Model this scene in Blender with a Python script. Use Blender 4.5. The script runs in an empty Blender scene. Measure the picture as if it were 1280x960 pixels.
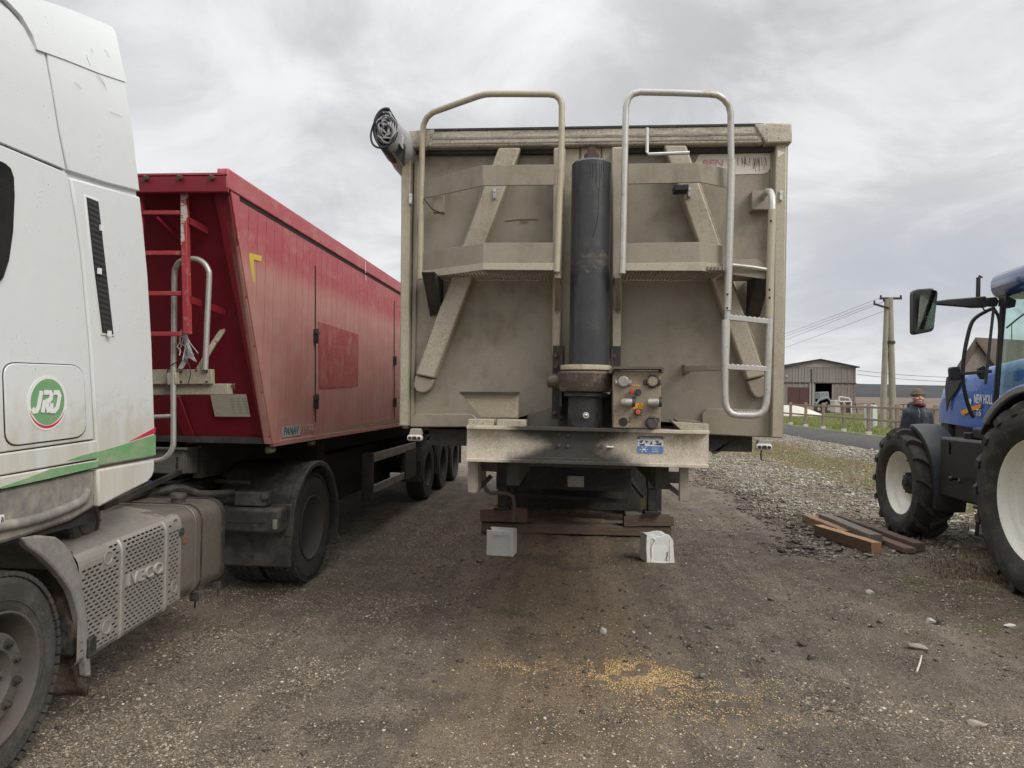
import bpy, bmesh, math, random
import numpy as np
from mathutils import Vector, Matrix, Euler
random.seed(7); rng = np.random.default_rng(11)
sc = bpy.context.scene
R = math.radians
# ------------------------------------------------------------------ camera
FOC, YAW, PIT, ROL, EYE = 900.0, R(5.02), R(1.07), R(0.9), 1.75
cam_d = bpy.data.cameras.new('camera'); cam = bpy.data.objects.new('camera', cam_d); sc.collection.objects.link(cam)
cam_d.sensor_width = 36; cam_d.lens = FOC / 1280 * 36; cam_d.clip_start = .05; cam_d.clip_end = 6000
CM = (Matrix.Rotation(YAW, 3, 'Z') @ Matrix.Rotation(R(90) + PIT, 3, 'X') @ Matrix.Rotation(ROL, 3, 'Z'))
cam.matrix_world = Matrix.Translation((0, 0, EYE)) @ CM.to_4x4()
sc.camera = cam
# ------------------------------------------------------------------ sky and sun
SUN_EL, SUN_AZ = R(40), R(128)          # azimuth clockwise from +Y
w = bpy.data.worlds.new('World'); sc.world = w; w.use_nodes = True
nt = w.node_tree; nt.nodes.clear(); N = nt.nodes.new; L = nt.links.new
def mth(nt, op, a, b=None, c=None, clamp=False):
    n = nt.nodes.new('ShaderNodeMath'); n.operation = op; n.use_clamp = clamp
    for i, v in enumerate((a, b, c)):
        if v is None: continue
        if isinstance(v, (int, float)): n.inputs[i].default_value = v
        else: nt.links.new(v, n.inputs[i])
    return n.outputs[0]
def mixc(nt, f, a, b, mode='MIX'):
    n = nt.nodes.new('ShaderNodeMix'); n.data_type = 'RGBA'; n.blend_type = mode
    for s, v in ((n.inputs[0], f), (n.inputs[6], a), (n.inputs[7], b)):
        if isinstance(v, (int, float)): s.default_value = v
        elif isinstance(v, tuple): s.default_value = (*v, 1)
        else: nt.links.new(v, s)
    return n.outputs[2]
def noise(nt, vec, scale, detail=4, rough=.55, dist=0):
    n = nt.nodes.new('ShaderNodeTexNoise'); n.inputs['Scale'].default_value = scale
    n.inputs['Detail'].default_value = detail; n.inputs['Roughness'].default_value = rough; n.inputs['Distortion'].default_value = dist
    if vec is not None: nt.links.new(vec, n.inputs['Vector'])
    return n.outputs['Fac']
def ss(nt, x, a, b, lo=0., hi=1.):
    n = nt.nodes.new('ShaderNodeMapRange'); n.interpolation_type = 'SMOOTHSTEP'
    nt.links.new(x, n.inputs[0]); n.inputs[1].default_value = a; n.inputs[2].default_value = b
    n.inputs[3].default_value = lo; n.inputs[4].default_value = hi
    return n.outputs[0]
def vmap(nt, vec, scale=(1,1,1), loc=(0,0,0), rot=(0,0,0)):
    n = nt.nodes.new('ShaderNodeMapping'); nt.links.new(vec, n.inputs[0])
    n.inputs['Scale'].default_value = scale; n.inputs['Location'].default_value = loc; n.inputs['Rotation'].default_value = rot
    return n.outputs[0]
tc = N('ShaderNodeTexCoord'); sep = N('ShaderNodeSeparateXYZ'); L(tc.outputs['Generated'], sep.inputs[0])
zz = mth(nt, 'ADD', mth(nt, 'MAXIMUM', sep.outputs[2], 0.0), .30)
cmb = N('ShaderNodeCombineXYZ'); L(mth(nt, 'DIVIDE', sep.outputs[0], zz), cmb.inputs[0]); L(mth(nt, 'DIVIDE', sep.outputs[1], zz), cmb.inputs[1])
cl = noise(nt, vmap(nt, cmb.outputs[0], (1.0, 1.0, 1), (3.3, 1.2, 0)), 2.1, 9, .58, .6)
cl2 = noise(nt, vmap(nt, cmb.outputs[0], (1, 1, 1), (7, 4, 0)), 1.0, 4, .5)
cval = mth(nt, 'ADD', mth(nt, 'MULTIPLY', ss(nt, cl, .34, .68), .7), mth(nt, 'MULTIPLY', ss(nt, cl2, .35, .65), .3))
ccol = mixc(nt, cval, (4.5, 4.55, 4.7), (8.0, 8.0, 8.0))
# bluish darker bank of cloud low in the north-east, pale strip right above the horizon
az = mth(nt, 'DIVIDE', sep.outputs[0], mth(nt, 'MAXIMUM', sep.outputs[1], .05))
bank = mth(nt, 'MULTIPLY', ss(nt, az, .12, .42), mth(nt, 'MULTIPLY', ss(nt, sep.outputs[2], .03, .085), ss(nt, sep.outputs[2], .30, .14)))
bank = mth(nt, 'MULTIPLY', bank, ss(nt, cl, .25, .75, .95, .35))
ccol = mixc(nt, bank, ccol, (4.25, 4.45, 4.9))
ccol = mixc(nt, ss(nt, sep.outputs[2], .06, .005, 0, .7), ccol, (7.0, 7.05, 7.15))
zen = ss(nt, sep.outputs[2], .42, .9, 1.0, 2.5)
ccol = mixc(nt, 1.0, ccol, zen, 'MULTIPLY')
sky = N('ShaderNodeTexSky'); sky.sky_type = 'NISHITA'; sky.sun_disc = False; sky.sun_elevation = SUN_EL; sky.sun_rotation = SUN_AZ
fin = mixc(nt, .05, ccol, sky.outputs[0])
bg = N('ShaderNodeBackground'); L(fin, bg.inputs[0]); bg.inputs[1].default_value = .1
L(bg.outputs[0], N('ShaderNodeOutputWorld').inputs[0])
sd = bpy.data.lights.new('sun', 'SUN'); sd.energy = 1.5; sd.angle = R(26); sd.color = (1, .965, .91)
so = bpy.data.objects.new('sun', sd); sc.collection.objects.link(so)
sv = Vector((math.sin(SUN_AZ) * math.cos(SUN_EL), math.cos(SUN_AZ) * math.cos(SUN_EL), math.sin(SUN_EL)))
so.rotation_euler = sv.to_track_quat('Z', 'Y').to_euler()
sc.view_settings.view_transform = 'Standard'; sc.view_settings.look = 'None'; sc.view_settings.exposure = 0.31; sc.view_settings.gamma = 1
sc.cycles.use_denoising = True; sc.cycles.denoising_prefilter = 'FAST'; sc.cycles.max_bounces = 6; sc.cycles.use_adaptive_sampling = True
# ------------------------------------------------------------------ measuring: photo pixel + known plane -> point in the place
CAMP = Vector((0, 0, EYE))
def _ray(px, py): return CM @ Vector((px - 640, 480 - py, -FOC))
def PY(px, py, y): d = _ray(px, py); return CAMP + d * (y / d.y)
def PX(px, py, x): d = _ray(px, py); return CAMP + d * (x / d.x)
def PZ(px, py, z=0.): d = _ray(px, py); return CAMP + d * ((z - EYE) / d.z)
# ------------------------------------------------------------------ mesh builder
def frames(pts, closed=False):
    n = len(pts); out = []; up = None
    for i in range(n):
        a = pts[i - 1] if (i or closed) else pts[0]; b = pts[(i + 1) % n] if (i < n - 1 or closed) else pts[-1]
        t = (b - a).normalized()
        if up is None:
            up = Vector((0, 0, 1)) if abs(t.z) < .9 else Vector((1, 0, 0))
        s = t.cross(up)
        if s.length < 1e-5: s = t.cross(Vector((.3, 1, .2)))
        s.normalize(); up = s.cross(t).normalized(); out.append((t, s, up))
    return out
class MB:
    def __init__(s): s.v = []; s.f = []
    def add(s, vs, fs):
        o = len(s.v); s.v += [tuple(v) for v in vs]; s.f += [tuple(i + o for i in f) for f in fs]; return s
    def box(s, x0, x1, y0, y1, z0, z1):
        x0, x1 = min(x0, x1), max(x0, x1); y0, y1 = min(y0, y1), max(y0, y1); z0, z1 = min(z0, z1), max(z0, z1)
        return s.add([(x0,y0,z0),(x1,y0,z0),(x1,y1,z0),(x0,y1,z0),(x0,y0,z1),(x1,y0,z1),(x1,y1,z1),(x0,y1,z1)],
              [(3,2,1,0),(4,5,6,7),(0,1,5,4),(1,2,6,5),(2,3,7,6),(3,0,4,7)])
    def obox(s, c, sz, rot=(0,0,0)):
        m = Euler(rot).to_matrix(); c = Vector(c); h = [q / 2 for q in sz]
        vs = [c + m @ Vector((a * h[0], b * h[1], d * h[2])) for d in (-1, 1) for a, b in ((-1,-1),(1,-1),(1,1),(-1,1))]
        return s.add(vs, [(3,2,1,0),(4,5,6,7),(0,1,5,4),(1,2,6,5),(2,3,7,6),(3,0,4,7)])
    def bar(s, p, q, w, h, up=(0,0,1)):
        p, q = Vector(p), Vector(q); t = (q - p).normalized(); sd_ = t.cross(Vector(up)).normalized(); u = sd_.cross(t)
        vs = [e + sd_ * a * w / 2 + u * b * h / 2 for e in (p, q) for a, b in ((-1,-1),(1,-1),(1,1),(-1,1))]
        return s.add(vs, [(3,2,1,0),(4,5,6,7),(0,1,5,4),(1,2,6,5),(2,3,7,6),(3,0,4,7)])
    def tube(s, pts, r, n=10, closed=False, caps=True):
        pts = [Vector(p) for p in pts]; fr = frames(pts, closed); vs = []; fs = []
        rr = r if isinstance(r, (list, tuple)) else [r] * len(pts)
        for p, (t, a, b), q in zip(pts, fr, rr):
            for k in range(n):
                an = 2 * math.pi * k / n; vs.append(p + a * math.cos(an) * q + b * math.sin(an) * q)
        m = len(pts)
        for i in range(m if closed else m - 1):
            j = (i + 1) % m
            for k in range(n): fs.append((i*n+k, i*n+(k+1)%n, j*n+(k+1)%n, j*n+k))
        if caps and not closed: fs.append(tuple(range(n))[::-1]); fs.append(tuple(range((m-1)*n, m*n)))
        return s.add(vs, fs)
    def lathe(s, prof, c, axis='X', n=40, a0=0, a1=None):
        """prof: (radius, t) along the axis"""
        c = Vector(c); ax = {'X': Vector((1,0,0)), 'Y': Vector((0,1,0)), 'Z': Vector((0,0,1))}[axis] if isinstance(axis, str) else Vector(axis).normalized()
        u = Vector((0,0,1)) if abs(ax.z) < .9 else Vector((1,0,0)); u = (u - ax * u.dot(ax)).normalized(); q = ax.cross(u)
        full = a1 is None; m = n if full else n + 1; a1_ = 2 * math.pi if full else a1
        vs = []; fs = []
        for k in range(m):
            an = a0 + (a1_ - (0 if not full else 0) - (a0 if not full else 0)) * k / n
            d = u * math.cos(an) + q * math.sin(an)
            for r_, t in prof: vs.append(c + ax * t + d * r_)
        P = len(prof)
        for k in range(n):
            k2 = (k + 1) % m
            for i in range(P - 1): fs.append((k*P+i, k2*P+i, k2*P+i+1, k*P+i+1))
        return s.add(vs, fs)
    def disc(s, c, r, t0, t1, axis='Y', n=20):
        return s.lathe([(0.0001, t0), (r, t0), (r, t1), (0.0001, t1)], c, axis, n)
    def prism(s, pts, d):
        """closed polygon of 3D points pushed along vector d"""
        pts = [Vector(p) for p in pts]; d = Vector(d); n = len(pts)
        return s.add(pts + [p + d for p in pts], [tuple(range(n))[::-1], tuple(range(n, 2*n))] + [(i, (i+1)%n, n+(i+1)%n, n+i) for i in range(n)])
    def pY(s, pix, y, dep): return s.prism([PY(a, b, y) for a, b in pix], (0, dep, 0))
    def pX(s, pix, x, dep): return s.prism([PX(a, b, x) for a, b in pix], (dep, 0, 0))
    def sphere(s, c, r, n=12, m=8):
        r = r if isinstance(r, (tuple, list)) else (r, r, r); vs = []; fs = []
        for i in range(m + 1):
            t = math.pi * i / m
            for k in range(n):
                p = 2 * math.pi * k / n
                vs.append((c[0] + r[0]*math.sin(t)*math.cos(p), c[1] + r[1]*math.sin(t)*math.sin(p), c[2] + r[2]*math.cos(t)))
        for i in range(m):
            for k in range(n): fs.append((i*n+k, (i+1)*n+k, (i+1)*n+(k+1)%n, i*n+(k+1)%n))
        return s.add(vs, fs)
    def limb(s, pts, rad, n=12):
        s.tube(pts, rad, n)
        for p, r_ in zip(pts, rad): s.sphere(p, r_ * .99, n, 8)
        return s
    def text(s, txt, o, u, v, width, height, depth=.002, shear=0., bold=0.):
        cu = bpy.data.curves.new('t', 'FONT'); cu.body = txt; cu.extrude = .5; cu.resolution_u = 4; cu.shear = shear; cu.offset = bold
        ob = bpy.data.objects.new('t', cu); me = ob.to_mesh(); co = np.array([tuple(q.co) for q in me.vertices]); fs = [tuple(p.vertices) for p in me.polygons]
        ob.to_mesh_clear(); bpy.data.objects.remove(ob); bpy.data.curves.remove(cu)
        lo, hi = co.min(0), co.max(0); o = Vector(o); u = Vector(u).normalized(); v = Vector(v).normalized(); nn = u.cross(v).normalized()
        vs = [o + u * ((c[0]-lo[0])/(hi[0]-lo[0])*width) + v * ((c[1]-lo[1])/(hi[1]-lo[1])*height) + nn * (c[2]+.5) * depth for c in co]
        return s.add(vs, fs)
    def build(s, name, m, parent=None, bevel=0, smooth=35, off=None, label=None, seg=2, loc=None):
        if off is None: off = OFF.get(parent.name, (0,0,0)) if parent else (0,0,0)
        me = bpy.data.meshes.new(name); me.from_pydata([(v[0]-off[0], v[1]-off[1], v[2]-off[2]) for v in s.v], [], s.f)
        bm = bmesh.new(); bm.from_mesh(me); bmesh.ops.remove_doubles(bm, verts=bm.verts, dist=1e-5); bmesh.ops.recalc_face_normals(bm, faces=bm.faces)
        bm.to_mesh(me); bm.free()
        o = bpy.data.objects.new(name, me); sc.collection.objects.link(o); me.materials.append(m)
        if parent: o.parent = parent
        if loc is not None: o.location = loc
        OFF[o.name] = tuple(off)
        if smooth:
            me.polygons.foreach_set('use_smooth', [True] * len(me.polygons)); me.set_sharp_from_angle(angle=R(smooth))
        if bevel:
            b = o.modifiers.new('bevel', 'BEVEL'); b.width = bevel; b.segments = seg; b.limit_method = 'ANGLE'; b.angle_limit = R(40)
            b.harden_normals = False
        if label: o['label'] = label
        return o
OFF = {}
def thing(name, label, cat, loc, group=None, rz=0):
    o = bpy.data.objects.new(name, None); sc.collection.objects.link(o); o.location = loc; o.rotation_euler = (0,0,rz); o.empty_display_size = .1
    o['label'] = label; o['category'] = cat
    if group: o['group'] = group
    OFF[o.name] = tuple(loc); return o
def tag(o, label=None, cat=None, group=None, kind=None):
    for k, v in (('label', label), ('category', cat), ('group', group), ('kind', kind)):
        if v: o[k] = v
    return o
def single(mb, name, m, label, cat, loc, group=None, **kw):
    """a thing that is one mesh; its origin stands at loc"""
    o = mb.build(name, m, None, off=loc, **kw); o.location = loc; return tag(o, label, cat, group)
def dupe(o, parent=None):
    c = o.copy(); sc.collection.objects.link(c); c.parent = parent
    for ch in list(o.children): dupe(ch, c)
    return c
def smooth_path(pts, k=4):
    out = []
    P = [Vector(p) for p in pts]
    for i in range(len(P)-1):
        p0 = P[max(i-1,0)]; p1 = P[i]; p2 = P[i+1]; p3 = P[min(i+2,len(P)-1)]
        for j in range(k):
            t = j/k; out.append(.5*((2*p1) + (p2-p0)*t + (2*p0-5*p1+4*p2-p3)*t*t + (3*p1-p0-3*p2+p3)*t**3))
    return out + [P[-1]]
# ------------------------------------------------------------------ materials
MATS = {}
def mat(name, base, rough=.6, metal=0., dirt=None, da=.5, ds=3., bump=0., bs=60., speck=None, spa=0., sps=180., zdirt=None, streak=None, var=.12, spec=.5, coat=0., stretch=(1,1,1), grain=0.):
    if name in MATS: return MATS[name]
    m = bpy.data.materials.new(name); m.use_nodes = True; nt = m.node_tree; b = nt.nodes['Principled BSDF']; MATS[name] = m
    tcn = nt.nodes.new('ShaderNodeTexCoord'); P = tcn.outputs['Object']
    if stretch != (1,1,1): Pd = vmap(nt, P, stretch)
    else: Pd = P
    n1 = noise(nt, Pd, ds, 8, .62); n2 = noise(nt, P, ds * 7, 6, .6)
    col = base
    vv = mth(nt, 'ADD', mth(nt, 'MULTIPLY', mth(nt, 'SUBTRACT', n2, .5), var * 2.4), 1.0)
    col = mixc(nt, 1.0, col, vv, 'MULTIPLY')
    if grain:
        gn = noise(nt, P, 210, 3, .7); col = mixc(nt, 1.0, col, ss(nt, gn, .32, .68, 1-grain, 1+grain*.6), 'MULTIPLY')
    rg = mth(nt, 'ADD', rough, mth(nt, 'MULTIPLY', mth(nt, 'SUBTRACT', n1, .5), .35), clamp=True)
    if dirt:
        f = mth(nt, 'ADD', mth(nt, 'MULTIPLY', n1, .6), mth(nt, 'MULTIPLY', n2, .4))
        if zdirt:
            sp = nt.nodes.new('ShaderNodeSeparateXYZ'); nt.links.new(P, sp.inputs[0])
            g = ss(nt, mth(nt, 'ADD', sp.outputs[2], mth(nt, 'MULTIPLY', mth(nt, 'SUBTRACT', n1, .5), (zdirt[1]-zdirt[0]) * .5)), zdirt[1], zdirt[0], zdirt[2], zdirt[3])
            f = mth(nt, 'ADD', f, mth(nt, 'SUBTRACT', g, .5))
        fm = ss(nt, f, .75 - da * .6, 1.0 - da * .55)
        if streak:
            st = noise(nt, vmap(nt, P, (streak, streak, 1.2)), 1.0, 5, .6)
            fm = mth(nt, 'MULTIPLY', fm, ss(nt, st, .3, .62, .45, 1.0))
        col = mixc(nt, fm, col, dirt)
        rg = mth(nt, 'ADD', rg, mth(nt, 'MULTIPLY', fm, .25), clamp=True)
    if speck:
        sn = noise(nt, P, sps, 2, .5); sm = noise(nt, P, 4, 3, .5)
        col = mixc(nt, mth(nt, 'MULTIPLY', ss(nt, mth(nt, 'ADD', sn, mth(nt, 'MULTIPLY', sm, .25)), .83 - spa * .3, .90 - spa * .3), .85), col, speck)
    nt.links.new(col, b.inputs['Base Color']); nt.links.new(rg, b.inputs['Roughness'])
    b.inputs['Metallic'].default_value = metal; b.inputs['Specular IOR Level'].default_value = spec; b.inputs['Coat Weight'].default_value = coat
    if bump:
        bn = nt.nodes.new('ShaderNodeBump'); bn.inputs['Strength'].default_value = bump; bn.inputs['Distance'].default_value = .01
        hh = mth(nt, 'ADD', noise(nt, P, bs, 5, .6), mth(nt, 'MULTIPLY', n1, .6)); nt.links.new(hh, bn.inputs['Height']); nt.links.new(bn.outputs[0], b.inputs['Normal'])
    return m
DUST = (.34, .29, .22)
m_cab = mat('cab_paint', (.70,.72,.715), .32, dirt=(.56,.535,.465), da=.45, ds=2.2, zdirt=(1.0, 2.4, .12, 1.0), streak=9, var=.03, bump=.03, bs=8, speck=(.30,.28,.24), spa=-.03, sps=90, coat=.3)
m_gap = mat('panel_gap', (.02,.02,.02), .8)
m_plas = mat('grey_plastic', (.17,.16,.15), .65, dirt=(.36,.32,.26), da=.62, ds=3, streak=14, var=.15, bump=.15, bs=70)
m_green = mat('green_vinyl', (.17,.36,.17), .45, dirt=(.36,.38,.26), da=.55, ds=6, var=.08)
m_redv = mat('red_vinyl', (.55,.04,.07), .45, dirt=(.4,.3,.22), da=.35, ds=6)
m_white = mat('white_vinyl', (.78,.78,.76), .4, dirt=(.5,.46,.38), da=.3, ds=6, var=.04)
m_glassd = mat('tinted_glass', (.012,.014,.016), .08, var=.0, spec=.8)
m_rub = mat('tyre_rubber', (.050,.046,.042), .78, dirt=(.105,.092,.077), da=.52, ds=11, var=.2, bump=.2, bs=90)
m_rubt = mat('tractor_rubber', (.034,.032,.030), .74, dirt=(.12,.10,.08), da=.5, ds=9, var=.2, bump=.2, bs=60)
m_rimd = mat('dusty_rim', (.095,.087,.08), .7, .2, dirt=(.13,.105,.085), da=.6, ds=5, bump=.15)
m_black = mat('black_metal', (.022,.021,.02), .6, dirt=(.10,.085,.07), da=.5, ds=4, var=.2, bump=.1)
m_blackp = mat('black_plastic', (.04,.038,.036), .6, dirt=(.12,.10,.085), da=.55, ds=3, var=.15, bump=.1)
m_und = mat('undercarriage', (.03,.027,.025), .75, dirt=(.085,.07,.058), da=.55, ds=4, var=.25, bump=.2)
m_tan = mat('tan_aluminium', (.300,.262,.204), .52, .12, grain=.15, dirt=(.195,.165,.125), da=.56, ds=1.9, streak=12, var=.13, bump=.15, bs=90, speck=(.14,.11,.08), spa=.04, sps=150)
m_tanl = mat('tan_aluminium_light', (.43,.38,.295), .5, .15, grain=.18, dirt=(.27,.22,.15), da=.5, ds=3, var=.14, bump=.12, bs=120, speck=(.15,.12,.09), spa=.22, sps=130, stretch=(1,1,.6))
m_rail = mat('worn_rail', (.50,.45,.36), .55, .2, grain=.4, dirt=(.22,.19,.16), da=.58, ds=9, var=.25, bump=.25, bs=70, speck=(.10,.08,.065), spa=.3, sps=80, stretch=(.4,1,2))
m_alu = mat('aluminium_tube', (.50,.49,.46), .42, .45, dirt=(.36,.30,.21), da=.5, ds=9, var=.12, speck=(.15,.12,.1), spa=.15, bump=.05)
m_tubt = mat('tan_tube', (.42,.37,.27), .5, .15, dirt=(.30,.25,.18), da=.45, ds=9, var=.12, speck=(.12,.1,.08), spa=.15)
m_steel = mat('bright_steel', (.62,.62,.60), .35, .7, var=.1)
m_red = mat('red_paint_dark', (.20,.012,.022), .42, dirt=(.20,.07,.065), da=.3, ds=3, var=.10, streak=5, bump=.03)
m_redl = mat('red_ladder', (.36,.045,.05), .5, dirt=(.5,.36,.32), da=.40, ds=8, var=.15)
m_cream = mat('cream_bracket', (.40,.355,.27), .6, .1, grain=.35, dirt=(.25,.2,.15), da=.4, ds=12, speck=(.12,.09,.07), spa=.3, var=.12)
m_paper = mat('faded_paper', (.50,.46,.38), .7, dirt=(.38,.33,.26), da=.45, ds=25, var=.15)
m_yel = mat('yellow_vinyl', (.62,.48,.05), .5, var=.1)
m_blu = mat('blue_vinyl', (.10,.19,.42), .5, var=.15)
m_navy = mat('dark_blue_ink', (.07,.09,.12), .5)
m_orange = mat('orange_vinyl', (.75,.33,.03), .5, dirt=(.2,.1,.04), da=.3, ds=60)
m_cyl = mat('cylinder_paint', (.029,.031,.034), .42, dirt=(.09,.085,.075), da=.42, ds=3.5, var=.15, speck=(.3,.27,.22), spa=.02, bump=.06, coat=.1)
m_rust = mat('brown_rust', (.085,.06,.048), .8, dirt=(.15,.11,.08), da=.5, ds=20, var=.25, bump=.3)
m_cgrease = mat('greasy_collar', (.085,.065,.05), .5, .2, dirt=(.21,.17,.13), da=.5, ds=9, var=.3, bump=.15)
m_oil = mat('oil_stain', (.006,.006,.007), .2)
m_tarp = mat('grey_tarpaulin', (.40,.40,.41), .55, dirt=(.2,.19,.18), da=.45, ds=7, var=.15, bump=.3, bs=20)
m_tarpd = mat('dark_tarpaulin', (.035,.035,.038), .5, var=.2, bump=.2)
m_cable = mat('black_cable', (.012,.012,.012), .5)
m_wood = mat('weathered_wood', (.19,.145,.105), .85, dirt=(.10,.075,.055), da=.55, ds=8, var=.25, stretch=(.6,9,9), bump=.35, bs=40)
m_woodr = mat('reddish_wood', (.18,.115,.08), .8, dirt=(.10,.065,.05), da=.5, ds=7, var=.25, stretch=(.6,9,9), bump=.3, bs=40)
m_woodo = mat('fresh_orange_wood', (.46,.27,.14), .75, dirt=(.28,.15,.08), da=.5, ds=7, var=.2, stretch=(.6,9,9), bump=.2, bs=40)
m_woodg = mat('grey_wood', (.20,.175,.14), .85, dirt=(.10,.08,.065), da=.5, ds=7, var=.25, stretch=(.6,9,9), bump=.3, bs=40)
m_canw = mat('white_plastic', (.86,.85,.82), .5, dirt=(.52,.46,.37), da=.40, ds=9, var=.06, bump=.12, bs=25)
# ================================================================== TERRAIN
def sst(x, a, b):
    t = np.clip((np.asarray(x, float) - a) / (b - a), 0, 1); return t * t * (3 - 2 * t)
def gz(x, y):
    x = np.asarray(x, float); y = np.asarray(y, float); d = np.hypot(x, y)
    z = .10 * sst(x, 2.9, 3.7) + .52 * sst(x, 5.4, 10.2)
    z = z + .45 * sst(d, 34, 90) + np.clip(d - 85, 0, 330) * .0113
    z = z - sst(d, 430, 520) * 4
    return z
def vnoise(x, y, s, seed):
    """smooth value noise in -1..1"""
    rg = np.random.default_rng(seed); T = rg.uniform(-1, 1, (256, 256)); x = x / s; y = y / s
    xi = np.floor(x).astype(int); yi = np.floor(y).astype(int); fx = x - xi; fy = y - yi; fx = fx*fx*(3-2*fx); fy = fy*fy*(3-2*fy)
    a = T[xi & 255, yi & 255]; b = T[(xi+1) & 255, yi & 255]; c = T[xi & 255, (yi+1) & 255]; d = T[(xi+1) & 255, (yi+1) & 255]
    return (a*(1-fx)+b*fx)*(1-fy) + (c*(1-fx)+d*fx)*fy
def edge_x(y): return 3.0 + .28 * vnoise(y, y * 0, 1.7, 3) + .10 * vnoise(y, y * 0 + 9, .45, 4) + .15 * sst(y, 8, 5)
def relief(x, y):
    near = sst(np.hypot(x, y), 40, 12)
    h = .013 * vnoise(x, y, 1.3, 21) + .010 * vnoise(x, y, .45, 22) + .007 * vnoise(x, y, .16, 23) + .005 * vnoise(x, y, .07, 24)
    h = h + .007 * vnoise(x, y, .10, 27) * sst(x, .8, 1.3) + .006 * vnoise(x, y, .22, 28) * sst(x, .8, 1.3)
    for cx, sg in ((1.42, 1), (-1.72, -1), (.62, 1)):
        wv = cx + .10 * vnoise(y, y * 0, 3, 31); m_ = sst(np.abs(x - wv), .17, .12) * sst(vnoise(x, y, .8, 33 + int(cx * 10) % 7), -.5, .3)
        h = h + .0045 * m_ * np.sign(np.sin(2 * math.pi * (y + .8 * np.abs(x - wv)) / .13)) * (.6 + .4 * vnoise(x, y, .12, 35)) - .012 * m_
    rub = sst(x - edge_x(y), -.1, .3) * sst(x, 8.2, 7.4)
    h = h + rub * (.02 * vnoise(x, y, .3, 25) + .012 * vnoise(x, y, .11, 26) + .02)
    road = sst(x, 8.1, 8.3) * sst(x, 10.4, 10.2)
    h = h * (1 - road * .9)
    # wheel tracks pressed into the yard
    for cx, dep in ((1.15, .02), (-1.15, .02), (2.1, .012), (-1.9, .012)):
        h = h - dep * np.exp(-((x - cx - .12 * vnoise(y, y * 0, 3, 31)) / .22) ** 2) * sst(x, 2.9, 2.6)
    return h * near
xs = np.unique(np.round(np.concatenate([-np.geomspace(6, 1500, 40)[::-1], np.arange(-6, -3.2, .12), np.arange(-3.2, 6.2, .03), np.arange(6.2, 13, .1), np.geomspace(13, 1500, 50)]), 4))
ys = np.unique(np.round(np.concatenate([-np.geomspace(1, 300, 14)[::-1], np.arange(-1, 2.6, .25), np.arange(2.6, 10, .028), np.arange(10, 20, .07), np.arange(20, 45, .25), np.geomspace(45, 1500, 60)]), 4))
GX, GY = np.meshgrid(xs, ys, indexing='ij'); GZ = gz(GX, GY) + relief(GX, GY)
def np_mesh(name, V, F, m, smooth=False):
    me = bpy.data.meshes.new(name); V = np.ascontiguousarray(V, np.float32); F = np.ascontiguousarray(F, np.int32); k = F.shape[1]
    me.vertices.add(len(V)); me.vertices.foreach_set('co', V.ravel()); me.loops.add(F.size); me.loops.foreach_set('vertex_index', F.ravel())
    me.polygons.add(len(F)); me.polygons.foreach_set('loop_start', np.arange(0, F.size, k, dtype=np.int32)); me.polygons.foreach_set('loop_total', np.full(len(F), k, np.int32))
    if smooth: me.polygons.foreach_set('use_smooth', np.ones(len(F), bool))
    me.update(calc_edges=True); me.validate()
    o = bpy.data.objects.new(name, me); sc.collection.objects.link(o); me.materials.append(m); return o
nx, ny = len(xs), len(ys); idx = np.arange(nx * ny).reshape(nx, ny)
F = np.stack([idx[:-1, :-1], idx[1:, :-1], idx[1:, 1:], idx[:-1, 1:]], -1).reshape(-1, 4)
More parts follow.
